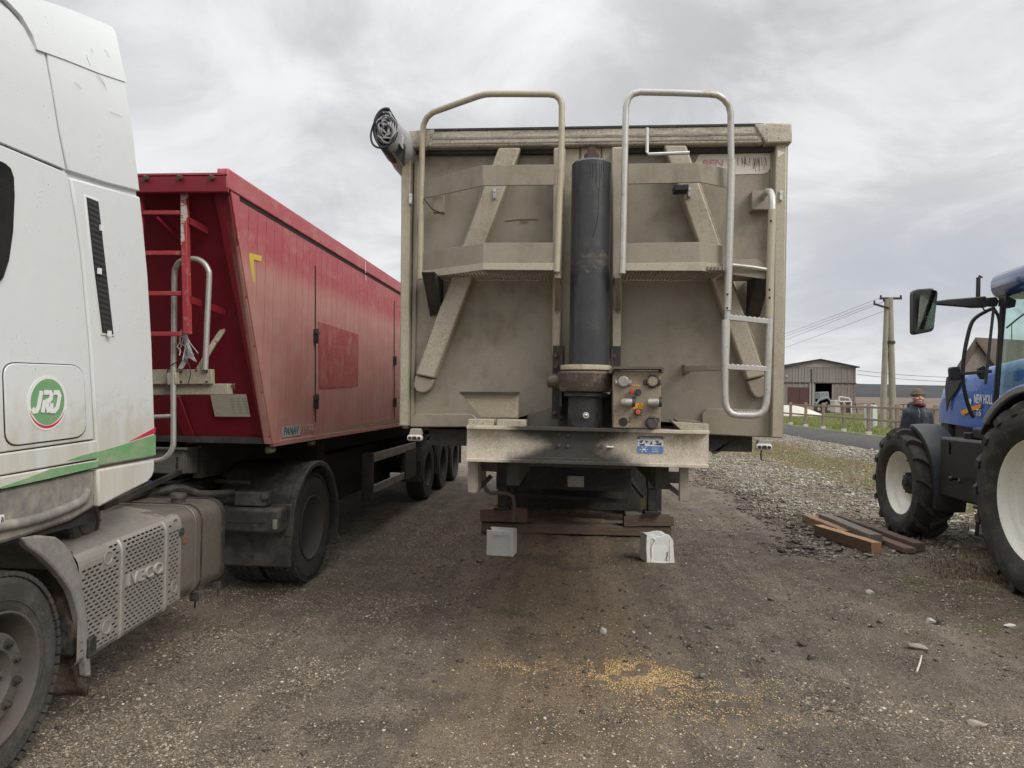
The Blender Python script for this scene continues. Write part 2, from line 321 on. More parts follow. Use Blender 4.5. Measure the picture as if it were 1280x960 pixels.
# ---- ground material
def ground_material():
    m = bpy.data.materials.new('yard_ground'); m.use_nodes = True; nt = m.node_tree; b = nt.nodes['Principled BSDF']
    P = nt.nodes.new('ShaderNodeTexCoord').outputs['Object']; sp = nt.nodes.new('ShaderNodeSeparateXYZ'); nt.links.new(P, sp.inputs[0]); X, Y = sp.outputs[0], sp.outputs[1]
    big = noise(nt, P, .55, 6, .6); mid = noise(nt, P, 2.2, 7, .62); sm = noise(nt, P, 12, 6, .62); fine = noise(nt, P, 95, 5, .65); grit = noise(nt, P, 240, 3, .6)
    wob = mth(nt, 'MULTIPLY', mth(nt, 'SUBTRACT', mid, .5), 2.0)
    # compacted grey brown yard
    c = mixc(nt, ss(nt, mid, .35, .65), (.225, .182, .135), (.305, .250, .188))
    # smooth brown earth between the wheel tracks
    vor = nt.nodes.new('ShaderNodeTexVoronoi'); vor.inputs['Scale'].default_value = 105; nt.links.new(P, vor.inputs['Vector']); vor.inputs['Randomness'].default_value = 1
    vr = nt.nodes.new('ShaderNodeSeparateColor'); nt.links.new(vor.outputs['Color'], vr.inputs[0]); vd = vor.outputs['Distance']
    pat = mth(nt, 'MULTIPLY', ss(nt, noise(nt, P, 3.3, 5, .6), .38, .6, .15, .9), mth(nt, 'ADD', .25, mth(nt, 'MULTIPLY', .75, ss(nt, mth(nt, 'ABSOLUTE', mth(nt, 'ADD', X, .1)), .55, 1.25))))
    d = mth(nt, 'ABSOLUTE', mth(nt, 'ADD', mth(nt, 'ADD', X, .05), mth(nt, 'MULTIPLY', wob, .55)))
    c = mixc(nt, mth(nt, 'MULTIPLY', ss(nt, d, .95, .25), ss(nt, big, .3, .55, .5, .95)), c, (.315, .232, .150))
    c = mixc(nt, mth(nt, 'MULTIPLY', ss(nt, sm, .5, .7), .4), c, (.38, .31, .225))
    # darker damp patches
    damp = mth(nt, 'MULTIPLY', ss(nt, big, .53, .40), ss(nt, mid, .60, .38)); c = mixc(nt, mth(nt, 'MULTIPLY', damp, .5), c, (.105, .082, .063))
    rgt = mth(nt, 'MULTIPLY', ss(nt, mth(nt, 'ADD', X, mth(nt, 'MULTIPLY', wob, .35)), .75, 1.25), ss(nt, mth(nt, 'ADD', X, mth(nt, 'MULTIPLY', wob, .3)), 2.8, 2.2))
    c = mixc(nt, mth(nt, 'MULTIPLY', rgt, ss(nt, mid, .3, .6, .65, .25)), c, (.150, .122, .096))
    trk = noise(nt, vmap(nt, P, (4.5, .45, 1)), 1.0, 5, .6, .3)
    c = mixc(nt, mth(nt, 'MULTIPLY', ss(nt, trk, .52, .40), .38), c, (.13, .105, .083))
    c = mixc(nt, mth(nt, 'MULTIPLY', ss(nt, trk, .56, .68), .30), c, (.34, .285, .225))
    c = mixc(nt, mth(nt, 'MULTIPLY', ss(nt, fine, .47, .36), .6), c, (.07, .055, .043))
    c = mixc(nt, mth(nt, 'MULTIPLY', ss(nt, fine, .58, .68), .55), c, (.40, .34, .27))
    # under the stones: dark earth with grey dust
    xr = mth(nt, 'ADD', X, mth(nt, 'MULTIPLY', wob, .35))
    rub = ss(nt, xr, 2.9, 3.25)
    c = mixc(nt, rub, c, mixc(nt, ss(nt, sm, .4, .62), (.17, .14, .10), (.33, .30, .24)))
    nr = mth(nt, 'MULTIPLY', ss(nt, mth(nt, 'ADD', Y, mth(nt, 'MULTIPLY', wob, .8)), 9.0, 7.2), rub)
    c = mixc(nt, mth(nt, 'MULTIPLY', nr, .85), c, mixc(nt, ss(nt, mid, .42, .58), (.135, .095, .068), (.19, .155, .105)))
    c = mixc(nt, mth(nt, 'MULTIPLY', nr, ss(nt, noise(nt, vmap(nt, P, (1,1,1), (5,2,0)), 2.6, 5, .6), .55, .66, 0, .7)), c, (.13, .145, .045))
    gr = mth(nt, 'MULTIPLY', ss(nt, xr, 5.3, 6.0), ss(nt, xr, 7.3, 6.9)); c = mixc(nt, gr, c, mixc(nt, ss(nt, mid, .4, .6), (.21, .16, .085), (.17, .19, .06)))
    tr = mth(nt, 'MULTIPLY', ss(nt, xr, 7.1, 7.5), ss(nt, X, 8.5, 8.2)); c = mixc(nt, tr, c, mixc(nt, ss(nt, sm, .4, .6), (.30, .27, .22), (.44, .41, .35)))
    far = ss(nt, X, 10.25, 10.5); 
    c = mixc(nt, far, c, mixc(nt, ss(nt, sm, .3, .7), (.13, .19, .03), (.21, .27, .06)))
    r2 = mth(nt, 'SQRT', mth(nt, 'ADD', mth(nt, 'MULTIPLY', X, X), mth(nt, 'MULTIPLY', Y, Y)))
    c = mixc(nt, ss(nt, mth(nt, 'ADD', r2, mth(nt, 'MULTIPLY', wob, 6)), 50, 62), c, mixc(nt, ss(nt, noise(nt, vmap(nt, P, (.02, .15, 1)), 1, 6), .4, .6), (.135, .10, .072), (.185, .142, .10)))
    c = mixc(nt, mth(nt, 'MULTIPLY', pat, ss(nt, r2, 26, 12)), c, mixc(nt, 1.0, c, ss(nt, vr.outputs[0], 0, 1, .50, 1.60), 'MULTIPLY'))
    c = mixc(nt, mth(nt, 'MULTIPLY', ss(nt, vd, .45, .75), .6), c, mixc(nt, 1.0, c, (.45,.42,.40), 'MULTIPLY'))
    nt.links.new(c, b.inputs['Base Color'])
    nt.links.new(mth(nt, 'SUBTRACT', mth(nt, 'ADD', .72, mth(nt, 'MULTIPLY', fine, .25)), mth(nt, 'MULTIPLY', damp, .28)), b.inputs['Roughness']); b.inputs['Specular IOR Level'].default_value = .35
    bn = nt.nodes.new('ShaderNodeBump'); bn.inputs['Strength'].default_value = 1.0; bn.inputs['Distance'].default_value = .02
    nt.links.new(mth(nt, 'ADD', mth(nt, 'MULTIPLY', fine, 1.0), mth(nt, 'ADD', mth(nt, 'MULTIPLY', grit, .5), mth(nt, 'ADD', mth(nt, 'MULTIPLY', sm, 1.2), mth(nt, 'MULTIPLY', mth(nt, 'SUBTRACT', 1.0, vd), mth(nt, 'MULTIPLY', pat, .9))))), bn.inputs['Height']); nt.links.new(bn.outputs[0], b.inputs['Normal'])
    return m
ground = np_mesh('ground', np.stack([GX, GY, GZ], -1).reshape(-1, 3), F, ground_material(), True); tag(ground, kind='structure')
# ---- asphalt lane
m_asph = mat('asphalt', (.052,.050,.048), .85, dirt=(.11,.095,.078), da=.55, ds=.8, var=.2, bump=.3, bs=60)
ry = np.concatenate([np.arange(-20, 60, 1.), np.geomspace(60, 400, 12)]); rx = np.array([8.25, 8.3, 9.3, 10.2, 10.25]); rz = np.array([-.05, .022, .035, .022, -.05])
RX, RY = np.meshgrid(rx, ry, indexing='ij'); RX = RX + .05 * np.sin(RY * .9)[...]; RZ = gz(RX, RY) + rz[:, None]
ii = np.arange(RX.size).reshape(RX.shape); RF = np.stack([ii[:-1, :-1], ii[1:, :-1], ii[1:, 1:], ii[:-1, 1:]], -1).reshape(-1, 4)
tag(np_mesh('road', np.stack([RX, RY, RZ], -1).reshape(-1, 3), RF, m_asph, True), kind='structure')
# ---- far hills covered with bare forest
hx = np.linspace(-1600, 1900, 300); hy = np.array([700, 760, 830, 900, 980, 1060, 1200.])
HX, HY = np.meshgrid(hx, hy, indexing='ij'); prof = np.array([-6, 8, 17, 23, 26, 25, -6.])[None, :]
HZ = prof * (1 + .10 * vnoise(HX, HY, 320, 41)) + 1.6 * vnoise(HX, HY, 12, 42) * (prof > 0) + 1.0 * vnoise(HX, HY, 30, 43)
ii = np.arange(HX.size).reshape(HX.shape); HF = np.stack([ii[:-1, :-1], ii[1:, :-1], ii[1:, 1:], ii[:-1, 1:]], -1).reshape(-1, 4)
m_hill = mat('bare_forest', (.068,.070,.074), .95, dirt=(.047,.050,.050), da=.55, ds=.02, var=.5, spec=.1, stretch=(1,1,4))
tag(np_mesh('hills', np.stack([HX, HY, HZ], -1).reshape(-1, 3), HF, m_hill, False), kind='structure')
# ---- loose stones: one octahedron-like chip per stone, many thousand
CH_V = np.array([(1,0,0),(.2,.95,0),(-.9,.35,0),(-.6,-.8,0),(.45,-.85,0),(.15,.1,.8),(0,0,-.7)]); CH_F = np.array([(0,1,5),(1,2,5),(2,3,5),(3,4,5),(4,0,5),(1,0,6),(2,1,6),(3,2,6),(4,3,6),(0,4,6)])
PY_V = np.array([(1,.1,0),(.1,.9,0),(-.95,-.1,0),(-.1,-.85,0),(.05,.05,.8)]); PY_F = np.array([(0,1,4),(1,2,4),(2,3,4),(3,0,4)])
def chips(name, x, y, size, m, flat=.6, sink=.25, jit=.35, hfun=None, zoff=0., tiny=False):
    CV, CF = (PY_V, PY_F) if tiny else (CH_V, CH_F); nv = len(CV)
    n = len(x); V = np.repeat(CV[None], n, 0) * (1 + rng.uniform(-jit, jit, (n, nv, 3))); V *= size[:, None, None]; V[..., 2] *= flat * rng.uniform(.6, 1.3, (n, 1))
    a = rng.uniform(0, 2*math.pi, n); tl = rng.normal(0, .3, n); c, s_ = np.cos(a)[:, None], np.sin(a)[:, None]
    vz = V[..., 2] + V[..., 0] * np.tan(np.clip(tl, -.7, .7))[:, None] * .6
    vx = V[..., 0] * c - V[..., 1] * s_; vy = V[..., 0] * s_ + V[..., 1] * c
    z = gz(x, y) + relief(x, y) + size * flat * (.5 - sink) + zoff
    W = np.stack([vx + x[:, None], vy + y[:, None], vz + z[:, None]], -1).reshape(-1, 3)
    Fa = (CF[None] + (np.arange(n) * nv)[:, None, None]).reshape(-1, 3)
    o = np_mesh(name, W, Fa, m); return o
def stone_mat(name, cols, rough=.85):
    m = bpy.data.materials.new(name); m.use_nodes = True; nt = m.node_tree; b = nt.nodes['Principled BSDF']
    g = nt.nodes.new('ShaderNodeNewGeometry'); rp = nt.nodes.new('ShaderNodeValToRGB'); nt.links.new(g.outputs['Random Per Island'], rp.inputs[0]); rp.color_ramp.interpolation = 'CONSTANT'
    e = rp.color_ramp.elements
    while len(e) < len(cols): e.new(.5)
    for i, (p_, c_) in enumerate(cols): e[i].position = p_; e[i].color = (*c_, 1)
    P = nt.nodes.new('ShaderNodeTexCoord').outputs['Object']; n_ = noise(nt, P, 60, 4)
    nt.links.new(mixc(nt, 1.0, rp.outputs[0], ss(nt, n_, .3, .7, .75, 1.2), 'MULTIPLY'), b.inputs['Base Color']); b.inputs['Roughness'].default_value = rough; return m
m_gravel = stone_mat('gravel_chips', [(0,(.11,.088,.064)),(.25,(.19,.15,.11)),(.5,(.25,.20,.145)),(.66,(.14,.12,.095)),(.78,(.33,.27,.195)),(.91,(.43,.37,.28)),(.975,(.58,.52,.41))])
m_rubble = stone_mat('light_rubble', [(0,(.29,.27,.22)),(.2,(.36,.33,.27)),(.42,(.22,.195,.155)),(.62,(.41,.38,.315)),(.8,(.16,.14,.11)),(.92,(.50,.47,.40)),(.985,(.33,.16,.10))])
m_mudc = stone_mat('mud_clods', [(0,(.075,.06,.048)),(.5,(.105,.085,.068)),(.8,(.15,.125,.10))], .7)
m_grain = stone_mat('grain_kernels', [(0,(.58,.38,.16)),(.35,(.68,.48,.23)),(.65,(.46,.29,.12)),(.85,(.78,.60,.34))], .55)
def scatter(n, x0, x1, y0, y1, p=1.6):
    y = y0 + (y1 - y0) * rng.uniform(0, 1, n) ** p; x = rng.uniform(x0, x1, n); return x, y
# yard gravel: patchy, thinner on the brown strip
x, y = scatter(1000000, -3.4, 4.2, 2.9, 11, 1.75)
band = np.where(x < 0, .22 + .78 * sst(-x, .75, 1.25), .22 + .30 * sst(x, .9, 1.4)) + .25 * sst(y, 4.6, 3.4)
dens = (.10 + .75 * sst(vnoise(x, y, .55, 51), -.3, .6) * (.35 + .65 * sst(vnoise(x, y, .2, 52), -.5, .5))) * band * .85
k = rng.uniform(0, 1, len(x)) < np.clip(dens, .05, 1); x, y = x[k], y[k]
size = np.clip(rng.lognormal(math.log(.0036), .46, len(x)), .0018, .012) * (1 + .05 * y)
tag(chips('gravel', x, y, size, m_gravel, .7, .35, tiny=True), kind='stuff')
x, y = scatter(5200, -3.4, 3.3, 2.7, 14, 1.4); k = rng.uniform(0, 1, len(x)) < .15 + .8 * sst(vnoise(x, y, .7, 53), 0, .6); x, y = x[k], y[k]
tag(chips('mud_clods', x, y, np.clip(rng.lognormal(math.log(.011), .45, len(x)), .006, .032), m_mudc, .5, .3), kind='stuff')
# rubble bank on the right
x = rng.uniform(2.5, 8.3, 130000); y = 3.2 + 27 * rng.uniform(0, 1, 130000) ** 1.25
pz = sst(x - edge_x(y), -.25, .35) * (.22 + .78 * sst(y, 7.0, 10.5)) * (1 - .80 * sst(x, 5.2, 6.1) * sst(x, 7.6, 7.0)) * (.25 + .75 * sst(vnoise(x, y, .8, 61), -.55, .1)) * (1 - .85 * sst(np.hypot((x - 4.3) / 1.3, (y - 7.3) / 1.5), 1.1, .6))
k = rng.uniform(0, 1, len(x)) < pz; x, y = x[k], y[k]
tag(chips('rubble', x, y, np.clip(rng.lognormal(math.log(.0165), .45, len(x)), .007, .06) * (.5 + .5 * sst(y, 6, 9)), m_rubble, .6, .05, .5), kind='stuff')
# dark broken edge of the yard surface
x = rng.normal(0, .16, 1500); y = 8.5 + 11 * rng.uniform(0, 1, 1500) ** 1.2; x = x + edge_x(y) - .08
tag(chips('broken_edge_stones', x, y, np.clip(rng.lognormal(math.log(.022), .45, 1500), .01, .06), m_mudc, .5, .2), kind='stuff')
# spilt grain
gx, gy = PZ(830, 845)[0:2]; gc = np.array([gx, gy])
x = np.concatenate([rng.normal(.42, .19, 3600), rng.normal(.78, .34, 2300), rng.normal(-.33, .15, 420), rng.normal(.1, .9, 1100)])
y = np.concatenate([rng.normal(4.68, .13, 3600), rng.normal(4.42, .24, 2300), rng.normal(4.72, .10, 420), rng.normal(4.2, .42, 1100)])
k = (vnoise(x, y, .09, 71) > -.35) & (y > 3.0); x, y = x[k], y[k]
tag(chips('grain', x, y, rng.uniform(.0035, .0062, len(x)), m_grain, .55, 0.05, zoff=.001), kind='stuff')
# ---- grass and weeds
def blades(name, x, y, h, wd, cols, lean=.5):
    n = len(x); a = rng.uniform(0, 2*math.pi, n); ln = rng.normal(0, lean, n) * h; la = rng.uniform(0, 2*math.pi, n); z = gz(x, y) + relief(x, y) - .004
    dx, dy = np.cos(a) * wd / 2, np.sin(a) * wd / 2; mx, my = np.cos(la) * ln, np.sin(la) * ln
    V = np.stack([np.stack([x - dx, y - dy, z], -1), np.stack([x + dx, y + dy, z], -1), np.stack([x + dx*.7 + mx*.4, y + dy*.7 + my*.4, z + h*.6], -1), np.stack([x - dx*.7 + mx*.4, y - dy*.7 + my*.4, z + h*.6], -1), np.stack([x + mx, y + my, z + h], -1)], 1)
    i = np.arange(n)[:, None] * 5; Fq = np.concatenate([i + np.array([[0,1,2]]), i + np.array([[0,2,3]]), i + np.array([[3,2,4]])])
    o = np_mesh(name, V.reshape(-1, 3), Fq, stone_mat(name + '_blades', cols, .7)); return tag(o, kind='stuff')
GREEN = [(0,(.15,.18,.045)),(.3,(.20,.23,.065)),(.55,(.25,.26,.085)),(.78,(.31,.27,.13))]
DRY = [(0,(.30,.23,.12)),(.35,(.40,.32,.18)),(.6,(.20,.14,.085)),(.84,(.19,.20,.07))]
x = rng.uniform(4.0, 8.0, 60000); y = 9 + 28 * rng.uniform(0, 1, 60000); k = vnoise(x, y, 1.1, 81) * .6 + rng.uniform(-.3, .5, len(x)) + .5 * np.exp(-((x - 6.4) / .8)**2) > .38
blades('dry_grass', x[k], y[k], rng.uniform(.03, .10, k.sum()), .008, DRY)
x = rng.uniform(2.7, 5.6, 24000); y = 5 + 16 * rng.uniform(0, 1, 24000); k = (vnoise(x, y, .6, 82) > .42)
blades('weed_tufts', x[k], y[k], rng.uniform(.02, .07, k.sum()), .007, DRY)
x = rng.normal(4.1, .5, 9000); y = rng.normal(6.6, .9, 9000); k = (x > 3.45) & (vnoise(x, y, .35, 83) > -.25)
blades('red_brown_weeds', x[k], y[k], rng.uniform(.015, .05, k.sum()), .006, [(0,(.13,.06,.045)),(.5,(.17,.09,.06)),(.8,(.10,.08,.045)),(.92,(.14,.19,.04))], .9)
x = rng.uniform(3.3, 4.6, 7000); y = rng.uniform(4.6, 6.8, 7000); k = (vnoise(x, y, .3, 84) > .38)
blades('green_moss', x[k], y[k], rng.uniform(.008, .025, k.sum()), .006, [(0,(.13,.16,.03)),(.5,(.20,.22,.06)),(.8,(.10,.11,.04))], .9)
x = rng.uniform(10.7, 24, 60000); y = 22 + 36 * rng.uniform(0, 1, 60000)
blades('meadow_grass', x, y, rng.uniform(.04, .13, len(x)), .022, GREEN)
# ---- single larger stones and scraps that one can point at
def rock(px, py, size, m, name, label, cat, flat=.6, seed=0, rz=0, group=None, n_=9):
    p = PZ(px, py, 0.); z = float(gz(p.x, p.y) + relief(p.x, p.y)); r_ = random.Random(seed); bm = bmesh.new(); bmesh.ops.create_icosphere(bm, subdivisions=2, radius=1)
    dirs = [Vector((r_.gauss(0,1), r_.gauss(0,1), r_.gauss(0,1))).normalized() for _ in range(n_)]
    for v in bm.verts:
        q = v.co.copy()
        for d in dirs:
            e = q.dot(d)
            if e > .68: q -= d * (e - .68)
        v.co = Vector((q.x * size[0], q.y * size[1], q.z * size[2]))
    mb = MB(); mb.v = [tuple(v.co + Vector((0, 0, size[2] * .55))) for v in bm.verts]; mb.f = [tuple(v.index for v in f.verts) for f in bm.faces]; bm.free()
    o = mb.build(name, m, None, smooth=25); o.location = (p.x, p.y, z - .003); o.rotation_euler.z = rz; return tag(o, label, cat, group)
m_st1 = mat('pale_stone', (.50,.48,.44), .8, dirt=(.28,.24,.19), da=.5, ds=30, var=.2, bump=.3)
m_st2 = mat('brown_stone', (.20,.165,.13), .85, dirt=(.12,.10,.08), da=.5, ds=30, var=.2, bump=.3)
m_st3 = mat('buff_stone', (.34,.29,.23), .85, dirt=(.2,.16,.12), da=.5, ds=30, var=.2, bump=.3)
G = 'single stones lying on the yard'
rock(754, 792, (.026,.022,.034), m_st1, 'stone', 'pale pointed stone alone on the brown earth above the spilt grain', 'stone', seed=1, group=G)
rock(792, 792, (.015,.012,.011), m_st1, 'stone', 'tiny white stone beside the pale pointed stone', 'stone', seed=2, group=G)
rock(812, 792, (.014,.012,.012), m_st1, 'stone', 'tiny white stone further along from the pale pointed stone', 'stone', seed=12, group=G)
rock(878, 845, (.026,.024,.024), m_st2, 'stone', 'round dark stone at the edge of the grain spill', 'stone', seed=3, group=G)
rock(600, 702, (.045,.04,.022), m_st2, 'stone', 'flat round brown stone before the upright white canister', 'stone', seed=4, group=G)
rock(783, 741, (.024,.02,.02), m_st2, 'stone', 'small brown stone between the canisters and the pale pointed stone', 'stone', seed=14, group=G)
rock(1087, 743, (.042,.034,.032), m_st1, 'stone', 'pale squarish stone alone in front of the timber beams', 'stone', seed=5, group=G)
rock(1147, 811, (.075,.038,.03), m_st3, 'stone', 'long buff stone beside the white stick', 'stone', seed=6, rz=-.6, group=G)
rock(1163, 778, (.045,.035,.03), m_st1, 'stone', 'white stone with a dried weed growing beside it', 'stone', seed=7, group=G)
rock(1220, 903, (.05,.035,.018), m_st3, 'stone', 'flat buff stone nearest to the tractor-side corner of the yard', 'stone', seed=8, rz=-.3, group=G)
rock(1262, 795, (.05,.035,.016), m_st1, 'stone', 'flat pale stone lying below the big tractor wheel', 'stone', seed=9, group=G)
rock(1003, 806, (.05,.026,.02), m_mudc, 'mud_clod', 'curled dark clod of mud, upper one of a close pair', 'mud clod', seed=10, rz=-.5, group='dark clods of mud')
rock(1014, 821, (.035,.032,.026), m_mudc, 'mud_clod', 'crumbled dark clod of mud, lower one of a close pair', 'mud clod', seed=11, rz=.5, group='dark clods of mud')
rock(1042, 886, (.048,.018,.014), m_mudc, 'mud_clod', 'thin dark clod of mud alone on the gravel in front', 'mud clod', seed=13, rz=-.2, group='dark clods of mud')
a, b_ = PZ(1146, 842), PZ(1152, 822); c0 = (a + b_) / 2; zz_ = float(gz(c0.x, c0.y)) + .012
single(MB().tube([(a.x, a.y, zz_), (c0.x + .004, c0.y, zz_ + .004), (b_.x, b_.y, zz_ + .002)], [.005, .006, .004], 6), 'stick', mat('pale_stick', (.62,.58,.5), .7, dirt=(.4,.33,.25), da=.4, ds=30), 'thin white stick lying on the gravel beside the long buff stone', 'stick', (c0.x, c0.y, zz_ - .01))
p = PZ(1172, 779); mb = MB(); r_ = random.Random(5)
for i in range(26):
    an = r_.uniform(0, 6.28); l_ = r_.uniform(.04, .11); t0 = Vector((p.x, p.y, gz(p.x, p.y))); t1 = t0 + Vector((math.cos(an)*l_*.5, math.sin(an)*l_*.5, r_.uniform(.01, .05))); t2 = t1 + Vector((math.cos(an+.5)*l_*.5, math.sin(an+.5)*l_*.5, r_.uniform(-.02, .02)))
    mb.tube([t0, t1, t2], [.002, .0016, .001], 4)
single(mb, 'dried_weed', mat('dried_weed_stem', (.085,.065,.05), .8), 'tangled dark dried weed beside a white stone', 'weed', (p.x, p.y, float(gz(p.x, p.y))))
# ================================================================== TAN TIPPING TRAILER
TT = thing('tipper_trailer', 'tan aluminium tipping trailer seen from its front wall, black lifting cylinder in the middle', 'trailer', (.09, 4.7, 0))
Yw = 4.70
# front wall
MB().pY([(502,180),(985,178),(979,547),(877,543),(877,530),(825,527),(770,533),(711,533),(711,509),(689,509),(662,518),(648,522),(648,534),(500,532)], Yw + .05, .05).build('front_wall', m_tan, TT)
MB().pY([(512,534),(512,526),(520,517),(590,517),(601,527),(601,534)], Yw + .018, .032).build('lower_panel', m_tan, TT, bevel=.008); mb = MB(); mb.pY([(877,543),(877,517),(884,510),(958,512),(964,519),(963,547)], Yw + .018, .032); mb.build('lower_panel', m_tan, TT, bevel=.008)
for a in ([(502,180),(514,180),(510,533),(498.5,532.5)], ):
    MB().pY(a, Yw - .03, .11).build('corner_post', m_tanl, TT, bevel=.01)
MB().pY([(518,180),(524,180),(517,533),(512,533)], Yw + .02, .04).build('post_flange', m_tan, TT, bevel=.006)
MB().pY([(970,178),(984.5,178),(979,548),(964,547.5)], Yw - .03, .11).build('corner_post', m_tanl, TT, bevel=.01)
MB().pY([(964,190),(968,190),(962,547),(958,547)], Yw + .025, .03).build('post_flange', m_tan, TT, bevel=.004)
# sides, floor, tail, tarpaulin over the top
XL, XR, ZB, ZT, YE = -1.155, 1.335, 1.53, 3.40, 14.9
mb = MB()
mb.box(XL, XL+.04, Yw+.08, YE, ZB, ZT)
for i in range(46): yy = Yw + .2 + i*.22; mb.box(XL-.006, XL-.0005, yy, yy+.19, ZB+.14, ZT-.1)
mb.build('side_wall', m_tan, TT)
mb = MB(); mb.box(XR-.04, XR, Yw+.08, YE, ZB, ZT)
for i in range(46): yy = Yw + .2 + i*.22; mb.box(XR+.0005, XR+.006, yy, yy+.19, ZB+.14, ZT-.1)
mb.build('side_wall', m_tan, TT)
MB().box(XL+.04, XR-.04, Yw+.10, YE, ZB, ZB+.05).build('floor_plate', m_und, TT)
MB().box(XL, XR, YE, YE+.06, ZB-.05, ZT).build('tailgate', m_tan, TT, bevel=.01)
MB().box(XL+.0, XL+.09, Yw+.14, YE, ZT+.001, ZT+.11).build('side_rail', m_rail, TT, bevel=.01)
MB().box(XR-.09, XR+.0, Yw+.14, YE, ZT+.001, ZT+.11).build('side_rail', m_rail, TT, bevel=.01)
vs = []; fs = []; ns = 12
for j in range(30):
    for i in range(ns + 1):
        u = i / ns; vs.append((XL+.05 + u*(XR-XL-.1), Yw+.12 + j*.349, ZT+.06 - .05*math.sin(math.pi*u) + .006*math.sin(j*1.9+u*7)))
for j in range(29):
    for i in range(ns): q = j*(ns+1)+i; fs.append((q, q+1, q+ns+2, q+ns+1))
MB().add(vs, fs).build('tarpaulin_cover', m_tarp, TT)
# top front rail with worn caps
mb = MB(); mb.pY([(530,163),(955,156),(955,179),(534,184)], Yw-.05, .18); mb.build('top_rail', m_rail, TT, bevel=.012)
mb = MB(); mb.pY([(530,161),(955,154),(955,156.5),(530,163.5)], Yw-.056, .20); mb.build('rail_lip', m_black, TT)
mb = MB(); mb.pY([(540,172),(948,166),(948,168.5),(540,174.5)], Yw-.053, .01); mb.pY([(540,178.5),(948,173),(948,174.5),(540,180)], Yw-.0535, .01); mb.build('rail_groove', mat('groove', (.25,.23,.19), .7, dirt=(.1,.08,.06), da=.5, ds=12), TT)
MB().pY([(503.5,163),(545,160.5),(541,168),(533,184),(503,184)], Yw-.058, .20).build('rail_end_cap', m_rail, TT, bevel=.01)
MB().pY([(943,155),(965,152.5),(990,154),(990.5,178),(957,179),(950,168)], Yw-.062, .20).build('rail_end_cap', m_rail, TT, bevel=.01)
MB().pY([(512,184),(960,179),(976,181),(976,189),(512,193)], Yw+.01, .05).build('rail_shadow_gap', m_und, TT)
# rolled tarpaulin along the left top edge, spiral end and cable
c = PY(481, 158, 4.33) - Vector((.055,0,.02)); rad = .118; gr = [.66,.72,.80,.9,1,1.05,1.05,1,1]
mb = MB(); rings = []
yl = [4.36, 4.5, 4.62, 4.8, 5.2, 6, 8, 11, 14.8]
vs = []; fs = []; n = 28
for j, yy in enumerate(yl):
    for k in range(n):
        an = 2*math.pi*k/n; rr = rad*(1.0 + .05*math.sin(an*3+j) + .03*math.sin(an*7+j*2)) * (.93 if j == 0 else 1)
        vs.append((c.x + .055 + (gr[j]-.66)*.10 + rr*gr[j]*(.92 if j else .98)*math.cos(an), yy, c.z + .02 - (gr[j]-.66)*.05 + rr*gr[j]*(1.38 - .2*(j > 3))*math.sin(an)))
for j in range(len(yl)-1):
    for k in range(n): fs.append((j*n+k, j*n+(k+1)%n, (j+1)*n+(k+1)%n, (j+1)*n+k))
fs.append(tuple(range((len(yl)-1)*n, len(yl)*n)))
roll = MB().add(vs, fs).build('tarpaulin_roll', m_tarp, TT)
sp = []; 
for i in range(130):
    an = i*.21; rr = .016 + .066*i/130; sp.append((c.x+.055 + rr*.80*math.cos(an) + .005*math.sin(i*1.3+an), 4.355 + .012*math.sin(i*.9), c.z + .02 + rr*1.22*math.sin(an) + .006*math.sin(i*.7)))
MB().tube(sp, .0065, 6).build('roll_layers', mat('tarp_edge', (.30,.30,.31), .6, var=.3), roll)
mb = MB(); mb.lathe([(.0001, 0), (.068, 0)], (c.x+.055, 4.372, c.z+.02), 'Y', 24); mb.build('roll_core', m_tarpd, roll)
hp = []
for i in range(30):
    an = math.pi*(.42 + 1.12*i/29); rr = .094; hp.append((c.x+.055 + rr*.88*math.cos(an), 4.35, c.z+.02 + rr*1.36*math.sin(an)))
hv = []
for q in hp: hv += [q, (q[0], q[1]+.30, q[2]-.01)]
vs = [Vector(q) for q in hp]; mb = MB(); nn_ = len(hp)
mb.add([tuple(v) for v in vs] + [(v.x, v.y+.25, v.z-.015) for v in vs], [(i, i+1, nn_+i+1, nn_+i) for i in range(nn_-1)])
sol = mb.build('torn_cover', m_tarpd, roll); so_ = sol.modifiers.new('s', 'SOLIDIFY'); so_.thickness = .012
cp = [PY(a, b, 4.34) for a, b in ((478,140),(471,148),(466,158),(463.5,170),(466,180),(473,184.5),(482,184),(488,179),(492,172))]
cab_pts = []
for i in range(len(cp)-1):
    for t in (0, .33, .66): cab_pts.append(cp[i].lerp(cp[i+1], t))
MB().tube(smooth_path(cp,5), .0065, 8).build('cable', m_cable, roll)
cp = [PY(a, b, 4.335) for a, b in ((474,150),(469,160),(470,170),(477,178),(486,180),(494,174),(497,165))]
MB().tube(smooth_path(cp,4), .005, 8).build('cable', m_cable, roll)
# hanging tarpaulin corner below the roll
MB().prism([PY(483,176,4.45), PY(497,166,4.45), PY(505,180,4.45), PY(503.5,206,4.55), PY(500,200,4.5), PY(494,192,4.45)], (0,.05,0)).build('tarpaulin_flap', m_tarpd, TT, bevel=.005)
MB().prism([PY(492,170,4.44), PY(498,160,4.44), PY(504,170,4.44), PY(503,186,4.44)], (0,.03,0)).build('tarpaulin_flap', m_tarp, TT, bevel=.005)
